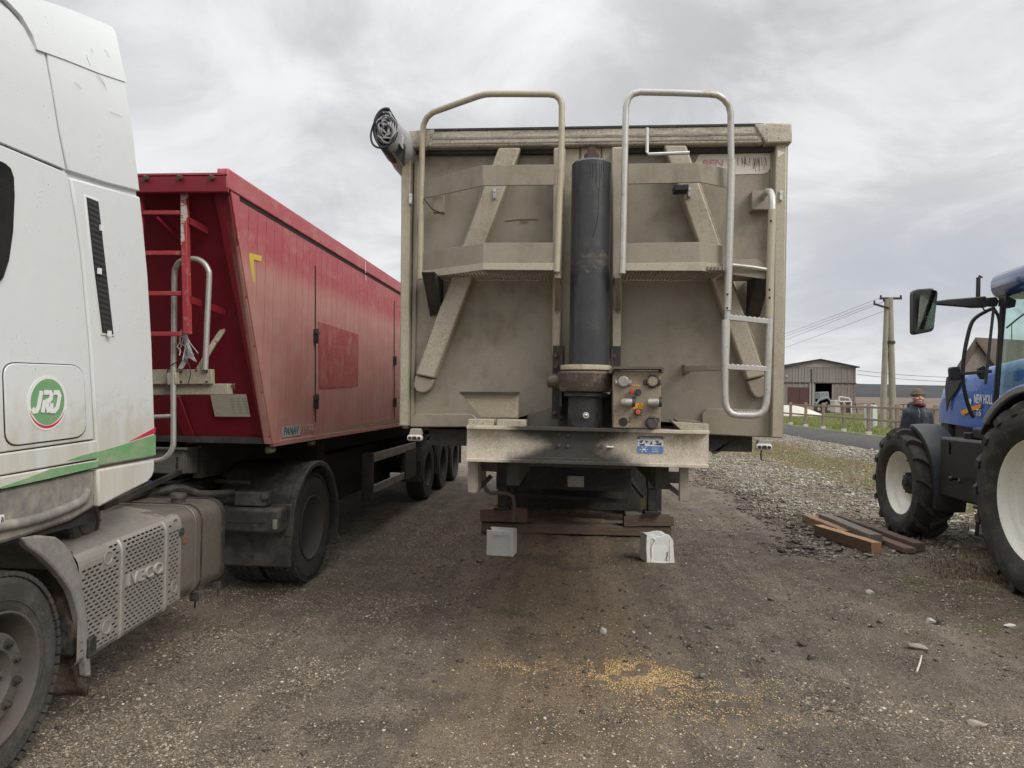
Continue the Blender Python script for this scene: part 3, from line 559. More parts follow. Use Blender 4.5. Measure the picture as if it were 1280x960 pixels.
# central column
MB().pY([(706,186),(778,184),(774,440),(770,536),(698,536),(694,520),(700,430)], Yw-.0, .05).build('centre_plate', m_tanl, TT, bevel=.004)
mb = MB(); mb.pY([(724,184),(726.5,184),(726.5,250),(724,250)], Yw-.004, .003); mb.pY([(751,184),(753,184),(753,250),(751,250)], Yw-.004, .003); mb.build('plate_seam', mat('seam', (.12,.09,.06), .8), TT)
for a in ([(692,184),(707,184),(701,442),(690,442)], [(765,183),(781,183),(776,442),(764,442)]):
    MB().pY(a, Yw-.10, .10).build('column_channel', m_tanl, TT, bevel=.012)
# diagonal braces
for pts, cap in (([(623,184),(651,184),(543,473),(519,468)], [(519,469),(543,474),(539,485),(533,490.5),(526,491.5),(519.5,489),(516.5,482)]),
            ([(830,181),(858,181),(957,469),(934,475)], [(934,476),(957,470),(959,484),(957,493),(950,498.5),(943,496),(938,489)])):
    MB().pY(pts, Yw-.05, .10).build('diagonal_brace', m_tanl, TT, bevel=.012)
    MB().pY(cap, Yw-.03, .08).build('brace_end', m_tan, TT, bevel=.01)
mb = MB()
for a, b in (((622.5,186),(518.5,468)), ((651.5,186),(543.5,473)), ((829.5,183),(933.5,474)), ((858.5,183),(957.5,470))):
    p, q = PY(*a, Yw+.047), PY(*b, Yw+.047); r_ = random.Random(int(a[0])); pts = [p.lerp(q, i/30) + Vector((r_.uniform(-.002,.002),0,0)) for i in range(31)]; MB().tube(pts, .0055, 6).build('weld_bead', m_tanl, TT)
MB().tube([PY(530,352,Yw+.05), PY(690,351,Yw+.05)], .004, 6).build('weld_bead', m_tan, TT)
MB().tube([PY(784,351,Yw+.05), PY(900,352,Yw+.05)], .004, 6).build('weld_bead', m_tan, TT)
# platforms (left and right of the cylinder)
Yn, Yo = 4.33, 4.62
def platform(outer, bend, inner, oT, bT, iT, oB, bB, iB, yo, w=.006):
    """bent guard plate: outer end sits nearer the wall"""
    A = [PY(*oT, yo), PY(*bT, Yn), PY(*iT, Yn)]; B = [PY(*oB, yo), PY(*bB, Yn), PY(*iB, Yn)]
    mb = MB()
    for i in range(2): mb.prism([A[i], A[i+1], B[i+1], B[i]], (0, .012, 0))
    return mb, A, B
mb, A, B = platform(0,0,0,(529.5,226),(603,206.5),(694.5,205.5),(529.5,248),(604,232),(694.5,231),Yo)
mb.build('upper_guard', m_tan, TT, bevel=.002)
mb, A, B = platform(0,0,0,(528,315.5),(603.8,303.5),(694,303.3),(528,340),(603.8,329),(693.5,329),Yo)
mb.build('toe_board', m_tan, TT, bevel=.002)
mb, A2, B2 = platform(0,0,0,(528,339),(603.8,329),(693.5,329),(528,348),(603.8,337.5),(693,338),Yo)
for i in range(len(mb.v)): mb.v[i] = (mb.v[i][0], mb.v[i][1]-.006, mb.v[i][2])
mb.build('toe_lip', m_tanl, TT, bevel=.002)
mb, A3, B3 = platform(0,0,0,(909,210.5),(873,203.4),(785,204.5),(909,234.5),(877,227.8),(785,230),4.45)
mb.build('upper_guard', m_tan, TT, bevel=.002)
mb, A4, B4 = platform(0,0,0,(906,307.5),(874,302.5),(782,304),(905,331),(876,328.5),(782,329),4.45)
mb.build('toe_board', m_tan, TT, bevel=.002)
mb, A5, B5 = platform(0,0,0,(905,330),(876,328),(782,329),(904,342),(877,338.7),(782,338.5),4.45)
for i in range(len(mb.v)): mb.v[i] = (mb.v[i][0], mb.v[i][1]-.006, mb.v[i][2])
mb.build('toe_lip', m_tanl, TT, bevel=.002)
def grating(x0, x1, z, xb=None):
    mb = MB(); nxb = int((x1-x0)/.022)
    for i in range(nxb+1):
        x = x0 + i*(x1-x0)/nxb; yn = Yn + .012
        if xb is not None and x < xb: yn = Yn + .012 + (xb-x)/(xb-x0)*(Yo-Yn)
        mb.box(x-.003, x+.003, yn, Yw+.04, z-.012, z+.012)
    for j in range(9):
        y = Yn + .03 + j*.042; mb.box((x0 if xb is None or y > Yn+.2 else xb), x1, y-.0035, y+.0035, z-.010, z+.010)
    return mb
zg = PY(650, 337, Yn).z + .012
grating(PY(529,340,Yo).x, PY(693,338,Yn).x, zg, PY(604,337,Yn).x).build('grating', m_tan, TT)
grating(PY(782,338,Yn).x, PY(905,340,Yn).x, zg).build('grating', m_tan, TT)
MB().box(PY(906,307,4.4).x, PY(957,345,4.45).x, 4.42, Yw, zg-.02, zg+.0).build('side_step_plate', m_tan, TT)
MB().pY([(916,325),(946,324),(959,332),(957,349),(906,342),(906,333)], 4.42, .01).build('step_skirt', m_tan, TT, bevel=.002)
# brackets under and on the platforms
def bracket(a, y0, y1, m=m_tan): MB().pY(a, y0, y1 - y0).build('bracket', m, TT, bevel=.003)
for xx, t in ((541,1),(948,1)):
    p0 = PY(xx, 349, 4.6); mb = MB()
    mb.prism([(p0.x-.04, Yw+.04, p0.z+.02),(p0.x-.04, Yw-.26, p0.z+.02),(p0.x-.04, Yw+.04, p0.z-.23)], (.008,0,0))
    mb.prism([(p0.x+.035, Yw+.04, p0.z+.02),(p0.x+.035, Yw-.26, p0.z+.02),(p0.x+.035, Yw+.04, p0.z-.23)], (.008,0,0))
    mb.prism([(p0.x-.032, Yw-.25, p0.z+.02),(p0.x+.035, Yw-.25, p0.z+.02),(p0.x+.035, Yw+.03, p0.z-.22),(p0.x-.032, Yw+.03, p0.z-.22)], (0,.008,.0)); mb.build('platform_bracket', m_und, TT)
for xx in (697, 772):
    mb = MB(); p0 = PY(xx, 345, Yn+.03); p1 = PY(xx - (1 if xx < 700 else -1), 390, Yw-.08); mb.bar(p0, p1, .03, .03)
    mb.box(p0.x-.018, p0.x+.018, Yn+.01, Yw-.08, p0.z-.015, p0.z+.015); mb.disc((p1.x, p1.y-.03, p1.z), .012, 0, .03); mb.build('platform_strut', m_tan, TT)
MB().pY([(541,246),(555,243),(555,265),(541,265)], 4.62, .05).build('bracket', m_tan, TT, bevel=.003)
MB().tube([PY(530,249,4.6), PY(541,262,4.6), PY(555,268,4.6)], .005, 6).build('bracket_wire', m_und, TT)
# hand rails
hl = [PY(525.5,349,Yo), PY(526,300,Yo), PY(527,230,Yo), PY(528,170,Yo), PY(529.5,156,Yo-.01), PY(533.5,147,Yo-.03), PY(541,140.5,Yo-.06), PY(570,130,4.48), PY(598,120,Yn+.015), PY(606,118,Yn), PY(614,117.3,Yn), PY(650,117.3,Yn), PY(686,117.6,Yn), PY(694,119,Yn), PY(699.5,123.5,Yn), PY(702.3,131,Yn), PY(702,180,Yn), PY(699,260,Yn), PY(696,340,Yn)]
MB().tube(hl, .0195, 14).build('handrail', m_tubt, TT)
hr = [PY(778,342,Yn), PY(780,250,Yn), PY(782,150,Yn), PY(782.5,133,Yn), PY(785.5,123,Yn), PY(791,117.5,Yn), PY(800,115.2,Yn), PY(840,116,Yn), PY(886,117.7,Yn), PY(897,119,Yn+.01), PY(905,124,Yn+.02), PY(911,132,Yn+.03), PY(913.3,142,Yn+.04), PY(914,200,Yn+.05), PY(912,260,Yn+.06), PY(910,309,Yn+.07), PY(909,400,Yn+.07), PY(906,492,Yn+.07)]
r0, r1 = hr[-1], PY(958.5,492,Yn+.07)
lad = [PY(906.5,503,4.4), PY(909,511,4.4), PY(914,517,4.4), PY(922,519,4.4), PY(942,519.3,4.4), PY(950,517.5,4.4), PY(955.5,512,4.4), PY(958,503,4.4), PY(959,490,4.4), PY(962,400,4.4), PY(964,300,4.4), PY(965.5,256,4.4), PY(965.3,246,4.42), PY(963,240,4.47), PY(959,239.5,4.54), PY(955,243,4.62), PY(951,249,4.7)]
MB().tube(hr, .0195, 14).build('handrail', m_alu, TT)
lo = MB().tube([PY(906.2,400,4.398), PY(906.2,492,4.398)] + lad, .0205, 14).build('ladder', m_alu, TT)
MB().tube([PY(914.5,200,Yn+.05), PY(911.5,309,4.395), PY(909,388,4.395)], .023, 14).build('rail_sleeve', m_alu, TT)
MB().tube([PY(965.3,262,4.4), PY(963,330,4.4), PY(961.7,397,4.4)], .023, 14).build('rail_sleeve', m_tubt, TT)
for (a, b, c_, d_) in ((911,397,963,402.5),(907,458.5,961,461.5)):
    p, q = PY(a, b, 4.4), PY(c_, d_, 4.4); mb = MB(); mb.bar(p, q, .035, .03)
    for i in range(9):
        t = p.lerp(q, (i+.5)/9); mb.sphere((t.x, t.y, t.z+.014), (.010,.016,.008), 8, 5)
    mb.build('rung', m_alu, lo, bevel=.003)
p, q = PY(923,518,4.4), PY(942,518.5,4.4); mb = MB()
for i in range(6): t = p.lerp(q, i/5); mb.sphere((t.x, t.y, t.z+.013), (.010,.014,.009), 8, 5)
mb.build('rung', m_alu, lo)
MB().tube([PY(913,331,4.4), PY(940,334,4.4), PY(962,337.5,4.4)], .011, 8).build('step_bar', m_alu, TT)
mb = MB(); mb.pY([(940,238),(963,238),(963,262),(940,262)], Yw-.03, .09); mb.build('wall_bracket', m_tan, TT, bevel=.004)
mb = MB(); mb.bar(PY(858,461,4.62), PY(906,459.5,4.42), .03, .035); mb.pY([(856,455),(862,455),(862,467),(856,467)], 4.62, .13); mb.build('ladder_stay', m_tan, TT, bevel=.003)
mb = MB()
for px, py in ((909.5,368),(909,385),(963.5,276),(962,362),(962,372)): q = PY(px, py, 4.374); mb.sphere(q, .007, 8, 6)
mb.build('rivet', m_und, TT)
# crank handle, catch box
MB().tube([PY(809,160,4.52), PY(809,190,4.52), PY(811,193,4.5), PY(862,191,4.45)], .011, 8).build('crank_handle', m_steel, TT)
MB().pY([(843,231),(861,230),(861,237),(843.5,238)], 4.55, .1).build('catch_box', m_black, TT, bevel=.003)
for px, py in ((513,248),(618,242),(862,240),(976.5,244)):
    mb = MB(); y_ = 4.638 if abs(px-745) < 150 else 4.655; mb.pY([(px-2,py-6),(px+2,py-6),(px+1.6,py+6.5),(px-1.6,py+6.5)], y_, .03); mb.disc(PY(px,py-4,y_-.006), .010, 0, .02); mb.disc(PY(px,py+4,y_-.006), .008, 0, .02); mb.build('tarp_hook', m_steel, TT)
# torn sticker on the wall
m_stk = mat('torn_sticker', (.70,.65,.58), .7, dirt=(.42,.37,.30), da=.42, ds=16, var=.15, streak=40)
stk = MB().pY([(869,203),(874,193),(929,192),(933,189),(944,190),(952,188),(969,187.5),(970,199),(968,201),(967,209),(962,211),(960,215),(955,217),(917,218),(869,215)], Yw+.046, .003).build('torn_sticker', m_stk, TT)
MB().pY([(972,187.5),(981,190.8),(972,197)], Yw-.033, .003).build('sticker_scrap', m_stk, TT)
m_pink = mat('faded_pink_ink', (.52,.27,.25), .7, dirt=(.55,.48,.42), da=.5, ds=40)
MB().text('BEN', PY(878,208,Yw+.0445), (1,0,0), (0,0,1), .135, .042, .001, shear=.1, bold=.02).build('lettering', m_pink, stk)
mb = MB(); r_ = random.Random(3)
for i in range(26):
    px = r_.uniform(917, 962); py = r_.uniform(195, 206); mb.tube([PY(px,py,Yw+.0455), PY(px+r_.uniform(-1,1),py+r_.uniform(2,5),Yw+.0455), PY(px+r_.uniform(-2,2),py+r_.uniform(6,10),Yw+.0455)], .0016, 4)
for i in range(8): px = 922 + i*5; mb.tube([PY(px,197,Yw+.0455), PY(px+.6,207,Yw+.0455)], .0022, 4)
mb.build('peeled_lettering', mat('peel', (.25,.2,.15), .8), stk)
mb = MB().pY([(631,276),(651,273.7),(672,274),(672,274.8),(651,274.6),(631,276.8)], Yw+.046, .003)
mb.build('old_mark', mat('dark_mark', (.12,.10,.08), .8), TT)
MB().text('STAV', PY(650,279.5,Yw+.046), (1,0,0), (0,0,1), .055, .022, .0015).build('worn_lettering', mat('dark_mark', (.12,.10,.08), .8), TT)
# lifting cylinder
def cyl_axis(t): return PY(739.5 - 3.5*t, 203 + 257*t, 4.47)
top, bot = cyl_axis(0), cyl_axis(1); ax = (bot - top).normalized(); L_ = (bot - top).length; rc = .1225
cyl = MB().lathe([(.0001,0),(.085,0),(rc-.012,.006),(rc,.02),(rc,L_)], top, ax, 48).build('lifting_cylinder', m_cyl, TT, smooth=30)
mb = MB(); q = top - ax*.058; mb.lathe([(.0001,-.03),(.027,-.03),(.027,.006),(.047,.008),(.047,.05),(.03,.052),(.03,.058),(.0001,.058)], q, ax, 6); mb.build('top_nut', m_rust, cyl)
def cpt(px, py, e=.0018):
    """point on the cylinder's skin seen at a photo pixel"""
    d = _ray(px, py).normalized(); o = CAMP; 
    w0 = o - top; dp = d - ax*d.dot(ax); wp = w0 - ax*w0.dot(ax); A_ = dp.dot(dp); B_ = 2*dp.dot(wp); C_ = wp.dot(wp) - (rc+e)**2; D_ = B_*B_-4*A_*C_
    t = (-B_ - math.sqrt(max(D_,0)))/(2*A_); return o + d*t
for path, r0_ in (([(745,204),(745.5,222),(745,230),(748,236),(748,255),(747,275),(744,286),(740.5,297)], .0022), ([(741,204),(741,222)], .0016), ([(737.5,204),(738,220)], .0012), ([(752,204),(751,224)], .002), ([(749,204),(749.5,240)], .0016), ([(755,204),(754,215)], .0012)):
    pts = []
    for i in range(len(path)-1):
        for t in (0,.25,.5,.75): pts.append(cpt(path[i][0]*(1-t)+path[i+1][0]*t, path[i][1]*(1-t)+path[i+1][1]*t, .0))
    pts.append(cpt(*path[-1], .0)); MB().tube(pts, [r0_]*(len(pts)-1)+[r0_*.5], 6).build('oil_streak', m_oil, cyl)
# rusty worn band on the barrel
vs = []; fs = []; nb = 26
for j in range(6):
    for i in range(nb+1):
        px = 713.5 + 48*i/nb; py = 316 + 22*j/5; vs.append(cpt(px, py + 2*math.sin(i*.8+j)*(1 if 0 < j < 5 else 2.2), .0012))
for j in range(5):
    for i in range(nb): q = j*(nb+1)+i; fs.append((q, q+1, q+nb+2, q+nb+1))
def patchy(name, col, base, sc_, lo, hi):
    m = mat(name, base, .6); nt = m.node_tree; b = nt.nodes['Principled BSDF']; P = nt.nodes.new('ShaderNodeTexCoord').outputs['Object']
    f = ss(nt, noise(nt, vmap(nt, P, (1,1,2.5)), sc_, 8, .7), lo, hi); nt.links.new(mixc(nt, f, base, col), b.inputs['Base Color']); return m
MB().add(vs, fs).build('worn_band', patchy('worn_band', (.13,.095,.065), (.042,.043,.045), 14, .47, .66), cyl)
def cyl_part(name, prof, y0, m, n=40):
    c_ = PY(735.5, y0, 4.47); return MB().lathe(prof, c_, 'Z', n).build(name, m, TT, smooth=40)
zt = PY(735.5,457,4.47).z
collar = MB().lathe([(.1,0),(.155,0),(.158,-.006),(.158,-.028),(.15,-.034),(.1,-.034)], (top.x+bot.x*0-.018+0, 4.47, zt), 'Z', 48).build('collar_rim', mat('rim_dusty', (.42,.36,.26), .7, dirt=(.12,.09,.06), da=.55, ds=14, var=.3, bump=.3), TT)
cx = top.x - .018
MB().lathe([(.12,-.035),(.168,-.04),(.175,-.05),(.170,-.135),(.158,-.160),(.12,-.165)], (cx,4.47,zt), 'Z', 48).build('collar', m_cgrease, TT)
MB().lathe([(.10,-.165),(.135,-.168),(.135,-.19),(.108,-.195),(.106,-.40),(.0001,-.40)], (cx,4.47,zt), 'Z', 48).build('cylinder_base', m_black, TT)
q = PY(732.5,519,4.362); mb = MB(); mb.disc(q, .038, 0, .02); mb.build('boss', m_black, TT); mb = MB(); mb.disc((q.x,q.y-.012,q.z), .019, 0, .02); mb.sphere((q.x,q.y-.016,q.z), .011, 10, 6); mb.build('grease_nipple', m_steel, TT)
# trunnion brackets
for s in (-1, 1):
    p0 = PY(697, 432, 4.58); xx = p0.x if s < 0 else PY(770,436,4.58).x
    mb = MB(); mb.box(xx-.03, xx+.045 if s<0 else xx+.03, 4.57, 4.60, 1.62, PY(697,432,4.58).z)
    mb.prism([(xx+.02*s*-1, 4.57, PY(697,434,4.58).z), (xx+.02*s*-1, 4.45, 1.78), (xx+.02*s*-1, 4.45, 1.70), (xx+.02*s*-1, 4.57, 1.64)], (.014*-s,0,0)); mb.build('trunnion_plate', m_und, TT, bevel=.003)
    mb = MB()
    for zq in (2.02, 1.95, 1.88, 1.66): mb.lathe([(.0001,-.012),(.013,-.012),(.013,.01)], (xx-.012*1, 4.56, zq), 'Y', 6)
    mb.build('bolt', m_rust, TT)
    mb = MB(); mb.lathe([(.0001,-.05),(.03,-.05),(.042,-.04),(.045,0),(.045,.06),(.0001,.06)], (xx+(-.01 if s<0 else .02), 4.47, PY(692,476,4.45).z), 'X', 20); mb.build('trunnion_pin', m_cgrease, TT)
MB().box(PY(700,520,4.55).x, PY(768,520,4.55).x, 4.6, 4.69, 1.55, 1.78).build('mount_block', m_black, TT)
MB().pY([(660,519),(688,509),(700,509),(700,534),(655,534)], 4.66, .04).build('gusset', mat('gusset', (.16,.14,.11), .6, dirt=(.08,.06,.05), da=.5, ds=6), TT, bevel=.003)
# dark under frame in front of the floor
MB().box(-.98, 1.15, 4.80, 5.4, 1.42, 1.56).build('cross_member', m_und, TT)
# deflector plate, pads, small plates on the beam
MB().pY([(575,491),(648,491.5),(648,522),(601,522)], 4.5, .012).build('deflector_plate', mat('deflector', (.28,.24,.17), .6, .1, dirt=(.42,.36,.26), da=.5, ds=12, var=.2, bump=.1, speck=(.1,.08,.05), spa=.2), TT, bevel=.002)
MB().pY([(574,489.5),(649,490),(649,492.5),(575,492.5)], 4.47, .05).build('deflector_lip', m_und, TT)
for a, m_ in (([(585,524),(617,524.5),(617,533),(584.5,532.5)], m_cream), ([(621,524.5),(657,525),(657,533.5),(621,533)], m_cream), ([(838,525),(842,527),(886,530),(886,539),(851,537)], m_cream)):
    MB().pY(a, 4.33, .14).build('bearing_pad', m_, TT, bevel=.004)
MB().pY([(842,523),(872,526),(880,529),(850,529)], 4.36, .1).build('bearing_pad', m_wood, TT, bevel=.004)
# chassis cross beam
def soot(name, base, c1):
    m = mat(name, base, .6, .1, grain=.28, dirt=(.28,.23,.165), da=.5, ds=5, var=.14, bump=.15, speck=(.17,.13,.09), spa=.22, sps=120)
    nt = m.node_tree; b = nt.nodes['Principled BSDF']; src = b.inputs['Base Color'].links[0].from_socket
    P = nt.nodes.new('ShaderNodeTexCoord').outputs['Object']; sp = nt.nodes.new('ShaderNodeSeparateXYZ'); nt.links.new(P, sp.inputs[0])
    n_ = noise(nt, P, 5, 6, .55); xx = mth(nt, 'ABSOLUTE', mth(nt, 'ADD', sp.outputs[0], .10)); zc = mth(nt, 'MULTIPLY', mth(nt, 'ABSOLUTE', mth(nt, 'SUBTRACT', sp.outputs[2], c1)), -1.6)
    f = ss(nt, mth(nt, 'ADD', mth(nt, 'ADD', xx, zc), mth(nt, 'MULTIPLY', mth(nt, 'SUBTRACT', n_, .5), .45)), .31, .12)
    nt.links.new(mixc(nt, mth(nt, 'MULTIPLY', f, .96), src, (.028,.024,.022)), b.inputs['Base Color']); return m
m_beam = soot('sooty_beam', (.56,.50,.405), 1.47)
beam = MB().pY([(584,535),(886,542),(885.5,581),(583,573)], 4.36, .02).build('cross_beam', m_beam, TT)
MB().pY([(583,531.5),(887,538.5),(887,543),(583,536)], 4.30, .18).build('beam_flange', m_beam, TT, bevel=.003)
MB().pY([(582,573),(886,581),(886,585.5),(582,577)], 4.30, .18).build('beam_flange', m_beam, TT, bevel=.003)
MB().pY([(655,577),(668,571),(768,574),(782,583),(782,586),(655,582)], 4.35, .16).build('kingpin_plate', m_und, TT, bevel=.004)
mb = MB()
for px, py in ((699,543),(710,543.5),(699,556.5),(710,557),(753,544.5),(765,545),(752,558),(763,559)): mb.lathe([(.0001,-.012),(.011,-.012),(.013,0),(.013,.01)], PY(px,py,4.357), 'Y', 6)
mb.build('beam_bolt', m_rust, TT)
MB().tube([PY(758,558.5,4.33), PY(767,559,4.33)], .008, 8).build('beam_bolt', m_steel, TT)
st = MB().pY([(797,545),(829,545.5),(829,567),(797,566)], 4.3565, .002).build('data_sticker', m_white, TT)
MB().pY([(797,545),(829,545.5),(829,549.5),(797,549)], 4.355, .001).build('sticker_header', m_navy, st)
MB().pY([(797,557.5),(829,558),(829,567),(797,566)], 4.355, .001).build('sticker_blue_band', m_blu, st)
mb = MB()
for a in ([(799,551),(804,550),(803,553),(800,554)], [(806,550.5),(811,552),(808,554)], [(814,551),(816,555),(812,556)], [(819,550.5),(824,551),(822,555)], [(799,555),(806,554.5),(806,557),(800,557)], [(817,556),(827,553),(827,557)]): mb.pY(a, 4.354, .001)
mb.build('sticker_pictogram', m_navy, st)
mb = MB(); mb.tube([PY(802,558.5,4.3545), PY(808,565,4.3545)], .0018, 4); mb.tube([PY(808,558.5,4.3545), PY(802,565,4.3545)], .0018, 4); mb.tube([PY(799,562,4.3545), PY(810,562,4.3545)], .0014, 4)
for i in range(3): mb.tube([PY(815,560+i*2.3,4.3545), PY(823,560.2+i*2.3,4.3545)], .0013, 4)
mb.build('sticker_symbol', m_white, st)
MB().text('FAHREN HEBEN', PY(800,548.6,4.3545), (1,0,-.02), (0,0,1), .125, .010, .0008).build('sticker_lettering', m_white, st)
# connector panel
Yp = 4.30
m_panel = mat('connector_panel_paint', (.30,.25,.185), .55, .15, grain=.3, dirt=(.15,.09,.06), da=.5, ds=10, var=.25, bump=.15, speck=(.1,.05,.03), spa=.2)
pan = MB().pY([(766,463),(826,464),(826,536),(766,535)], Yp, .10).build('connector_panel', m_panel, TT, bevel=.006)
lip = [PY(a, b, Yp-.05) for a, b in ((761,466),(763,461),(768,458),(798,458),(828,458.5),(831,461),(829.5,466),(827,465),(827,461.5),(798,461),(768,461),(765,463),(764,467))]
MB().prism(lip, (0,.17,0)).build('panel_hood', mat('hood', (.09,.075,.06), .6, dirt=(.2,.16,.12), da=.4, ds=10), pan)
def fit(px, py): return PY(px, py, Yp)
mb = MB(); q = fit(779,477); mb.lathe([(.0001,-.035),(.028,-.035),(.034,-.028),(.036,-.01),(.036,0)], q, 'Y', 20); mb.obox((q.x-.033,q.y-.012,q.z-.004),(.035,.012,.03)); mb.obox((q.x+.033,q.y-.012,q.z-.004),(.035,.012,.03)); mb.build('socket', mat('grey_socket', (.33,.31,.28), .5, .3, dirt=(.14,.12,.1), da=.5, ds=20), pan, bevel=.003)
mb = MB()
for dx in (-.040, .036): mb.disc((q.x+dx, q.y-.022, q.z-.003), .006, 0, .01)
mb.build('socket_screw', m_steel, pan)
q = fit(815,477); mb = MB(); mb.obox((q.x,q.y-.008,q.z),(.04,.012,.075)); mb.obox((q.x,q.y-.008,q.z-.004),(.10,.012,.035)); mb.build('socket_frame', m_black, pan, bevel=.006); mb = MB(); mb.lathe([(.0001,-.03),(.024,-.03),(.030,-.022),(.030,0)], q, 'Y', 20); mb.build('socket', m_panel, pan)
q = fit(789,489); mb = MB(); mb.lathe([(.0001,-.04),(.011,-.04),(.013,-.03),(.009,-.02),(.009,0)], q, 'Y', 14); mb.build('red_knob', mat('red_plastic', (.55,.03,.03), .45), pan)
q = fit(797,490.5); mb = MB(); mb.lathe([(.0001,-.045),(.017,-.045),(.020,-.036),(.019,-.02),(.014,0)], q, 'Y', 18); mb.build('black_knob', m_black, pan)
q = fit(797,515); mb = MB(); mb.lathe([(.012,-.03),(.019,-.03),(.021,-.02),(.021,0)], q, 'Y', 18); mb.build('knob_ring', m_black, pan); mb = MB(); mb.lathe([(.0001,-.036),(.012,-.036),(.015,-.028),(.015,0)], q, 'Y', 18); mb.build('red_knob', mat('orange_red_plastic', (.62,.12,.06), .45), pan); mb = MB(); mb.disc((q.x,q.y-.038,q.z), .004, 0, .004); mb.build('knob_centre', m_black, pan)
m_coup = mat('coupling_alloy', (.40,.38,.35), .45, .5, dirt=(.2,.17,.14), da=.5, ds=30)
for (px, py, s) in ((783,503,1),(816,503,1)):
    q = fit(px, py); mb = MB(); mb.lathe([(.0001,-.03),(.020,-.028),(.024,-.01),(.024,.035),(.0001,.04)], (q.x-.005,q.y-.035,q.z), 'X', 18); mb.lathe([(.014,-.03),(.014,.02)], q, 'Y', 12); cc = mb.build('air_coupling', m_coup, pan)
    mb = MB(); mb.lathe([(.0001,.0),(.026,.0),(.028,.006),(.024,.016),(.0001,.018)], (q.x+.031,q.y-.035,q.z), 'X', 18); mb.obox((q.x+.042,q.y-.03,q.z+.018),(.016,.014,.03)); mb.build('coupling_cap', m_black, pan)
q = fit(779,527.5); mb = MB(); mb.disc((q.x,q.y-.003,q.z), .026, 0, .004); mb.build('round_hole', m_gap, pan)
q = fit(814.5,529); mb = MB(); mb.lathe([(.0001,-.04),(.028,-.04),(.034,-.034),(.038,-.012),(.038,0)], q, 'Y', 10); mb.obox((q.x,q.y-.03,q.z+.036),(.035,.03,.014)); mb.obox((q.x+.033,q.y-.02,q.z+.02),(.02,.02,.025)); mb.build('black_socket', m_blackp, pan, bevel=.003)
so2 = MB().pY([(791.5,503.8),(803.8,503.8),(803.8,511.2),(790.8,511.2)], Yp-.002, .002).build('orange_sticker', m_orange, pan)
mb = MB(); mb.tube([PY(798.5,504.8,Yp-.0025),PY(802,504.8,Yp-.0025)],.0012,4); mb.tube([PY(797.6,508,Yp-.0025),PY(799,506.3,Yp-.0025),PY(801.5,506.3,Yp-.0025),PY(802.6,508,Yp-.0025),PY(801.5,509.8,Yp-.0025),PY(799,509.8,Yp-.0025),PY(797.6,508,Yp-.0025)],.0012,4); mb.build('sticker_symbol', m_gap, so2)
mb = MB()
for i in range(4): mb.pY([(790.5+i*2.3,480.5),(791.8+i*2.3,480.2),(791.8+i*2.3,483),(790.5+i*2.3,483)], Yp-.0015, .001)
mb.build('orange_lettering', m_orange, pan)
mb = MB()
for px, py in ((787,522.5),(787,527)): mb.disc(PY(px,py,Yp-.003), .005, 0, .003)
mb.build('red_screw', m_rust, pan)
# below the beam
def post(a, y, d, m_=m_und, nm='frame_post'): MB().pY(a, y, d).build(nm, m_, TT, bevel=.004)
m_cs = mat('cream_steel', (.30,.27,.22), .6, dirt=(.15,.12,.09), da=.5, ds=5, var=.15)
post([(584.5,577),(595,577),(595,617),(584.5,615)], 4.42, .05, m_cs, 'side_plate'); post([(595,579),(597,579),(597,612),(595,617)], 4.42, .30, m_cs, 'side_plate')
post([(850,584),(861,584.5),(861,627),(849.5,627)], 4.42, .05, m_cs, 'side_plate')
mb = MB(); mb.bar(PY(597,582,4.6), PY(622,584,4.6), .03, .06); mb.bar(PY(822,596,4.6), PY(850,597,4.6), .03, .07); mb.bar(PY(827,600,4.62), PY(849,618,4.62), .03, .03); mb.bar(PY(597,612,4.62), PY(614,595,4.62), .03, .03); mb.build('side_stay', m_und, TT)
MB().box(-.42, -.34, 4.5, 14.6, 1.2, 1.5).build('chassis_rail', m_und, TT)
MB().box(.50, .58, 4.5, 14.6, 1.2, 1.5).build('chassis_rail', m_und, TT)
for (a, b, n_) in ((621,636,0),(809,824.5,1)):
    x0, x1 = PY(a,600,9.25).x, PY(b,600,9.25).x; lz = PY(a, 637+5*n_, 9.25).z
    lg = MB().box(x0, x1, 9.25, 9.42, .62, 1.5).build('landing_leg', m_und, TT, bevel=.01); MB().box(x0+.015, x1-.015, 9.265, 9.405, lz+.03, .70).build('inner_leg', m_black, lg, bevel=.006)
    MB().box(x0-.03, x1+.02, 9.20, 9.46, lz, lz+.03).build('foot_plate', m_und, lg, bevel=.004)
m_yl = mat('yellow_strip', (.45,.38,.20), .6, dirt=(.2,.16,.1), da=.5, ds=8)
MB().box(PY(618.5,628,9.5).x, PY(622.5,628,9.5).x, 9.5, 9.53, .33, .53).build('reflector_strip', m_yl, TT)
MB().box(PY(800,632,9.5).x, PY(806.5,632,9.5).x, 9.5, 9.53, .32, .50).build('reflector_strip', m_yl, TT)
mb = MB(); mb.bar(PY(664,582,8.9), PY(638,618,9.3), .045, .045); mb.build('leg_brace', m_und, TT); mb = MB(); mb.bar(PY(777,586,8.9), PY(804,620,9.3), .045, .045); mb.build('leg_brace', m_und, TT)
mb = MB(); mb.bar(PY(643,617,9.3), PY(785,627,9.3), .05, .05); mb.bar(PY(640,586,9.3), PY(800,590,9.3), .06, .08); mb.build('leg_cross_bar', m_und, TT)
MB().tube([PY(605,579,8.2), PY(606,608,8.2), PY(608,613,8.2), PY(613,616,8.2), PY(634,617,8.2), PY(641,620,8.2), PY(642.5,628,8.2), PY(642,652,8.2)], .022, 8).build('crank_pipe', mat('pipe', (.13,.11,.09), .6, dirt=(.2,.16,.12), da=.5, ds=8), TT)
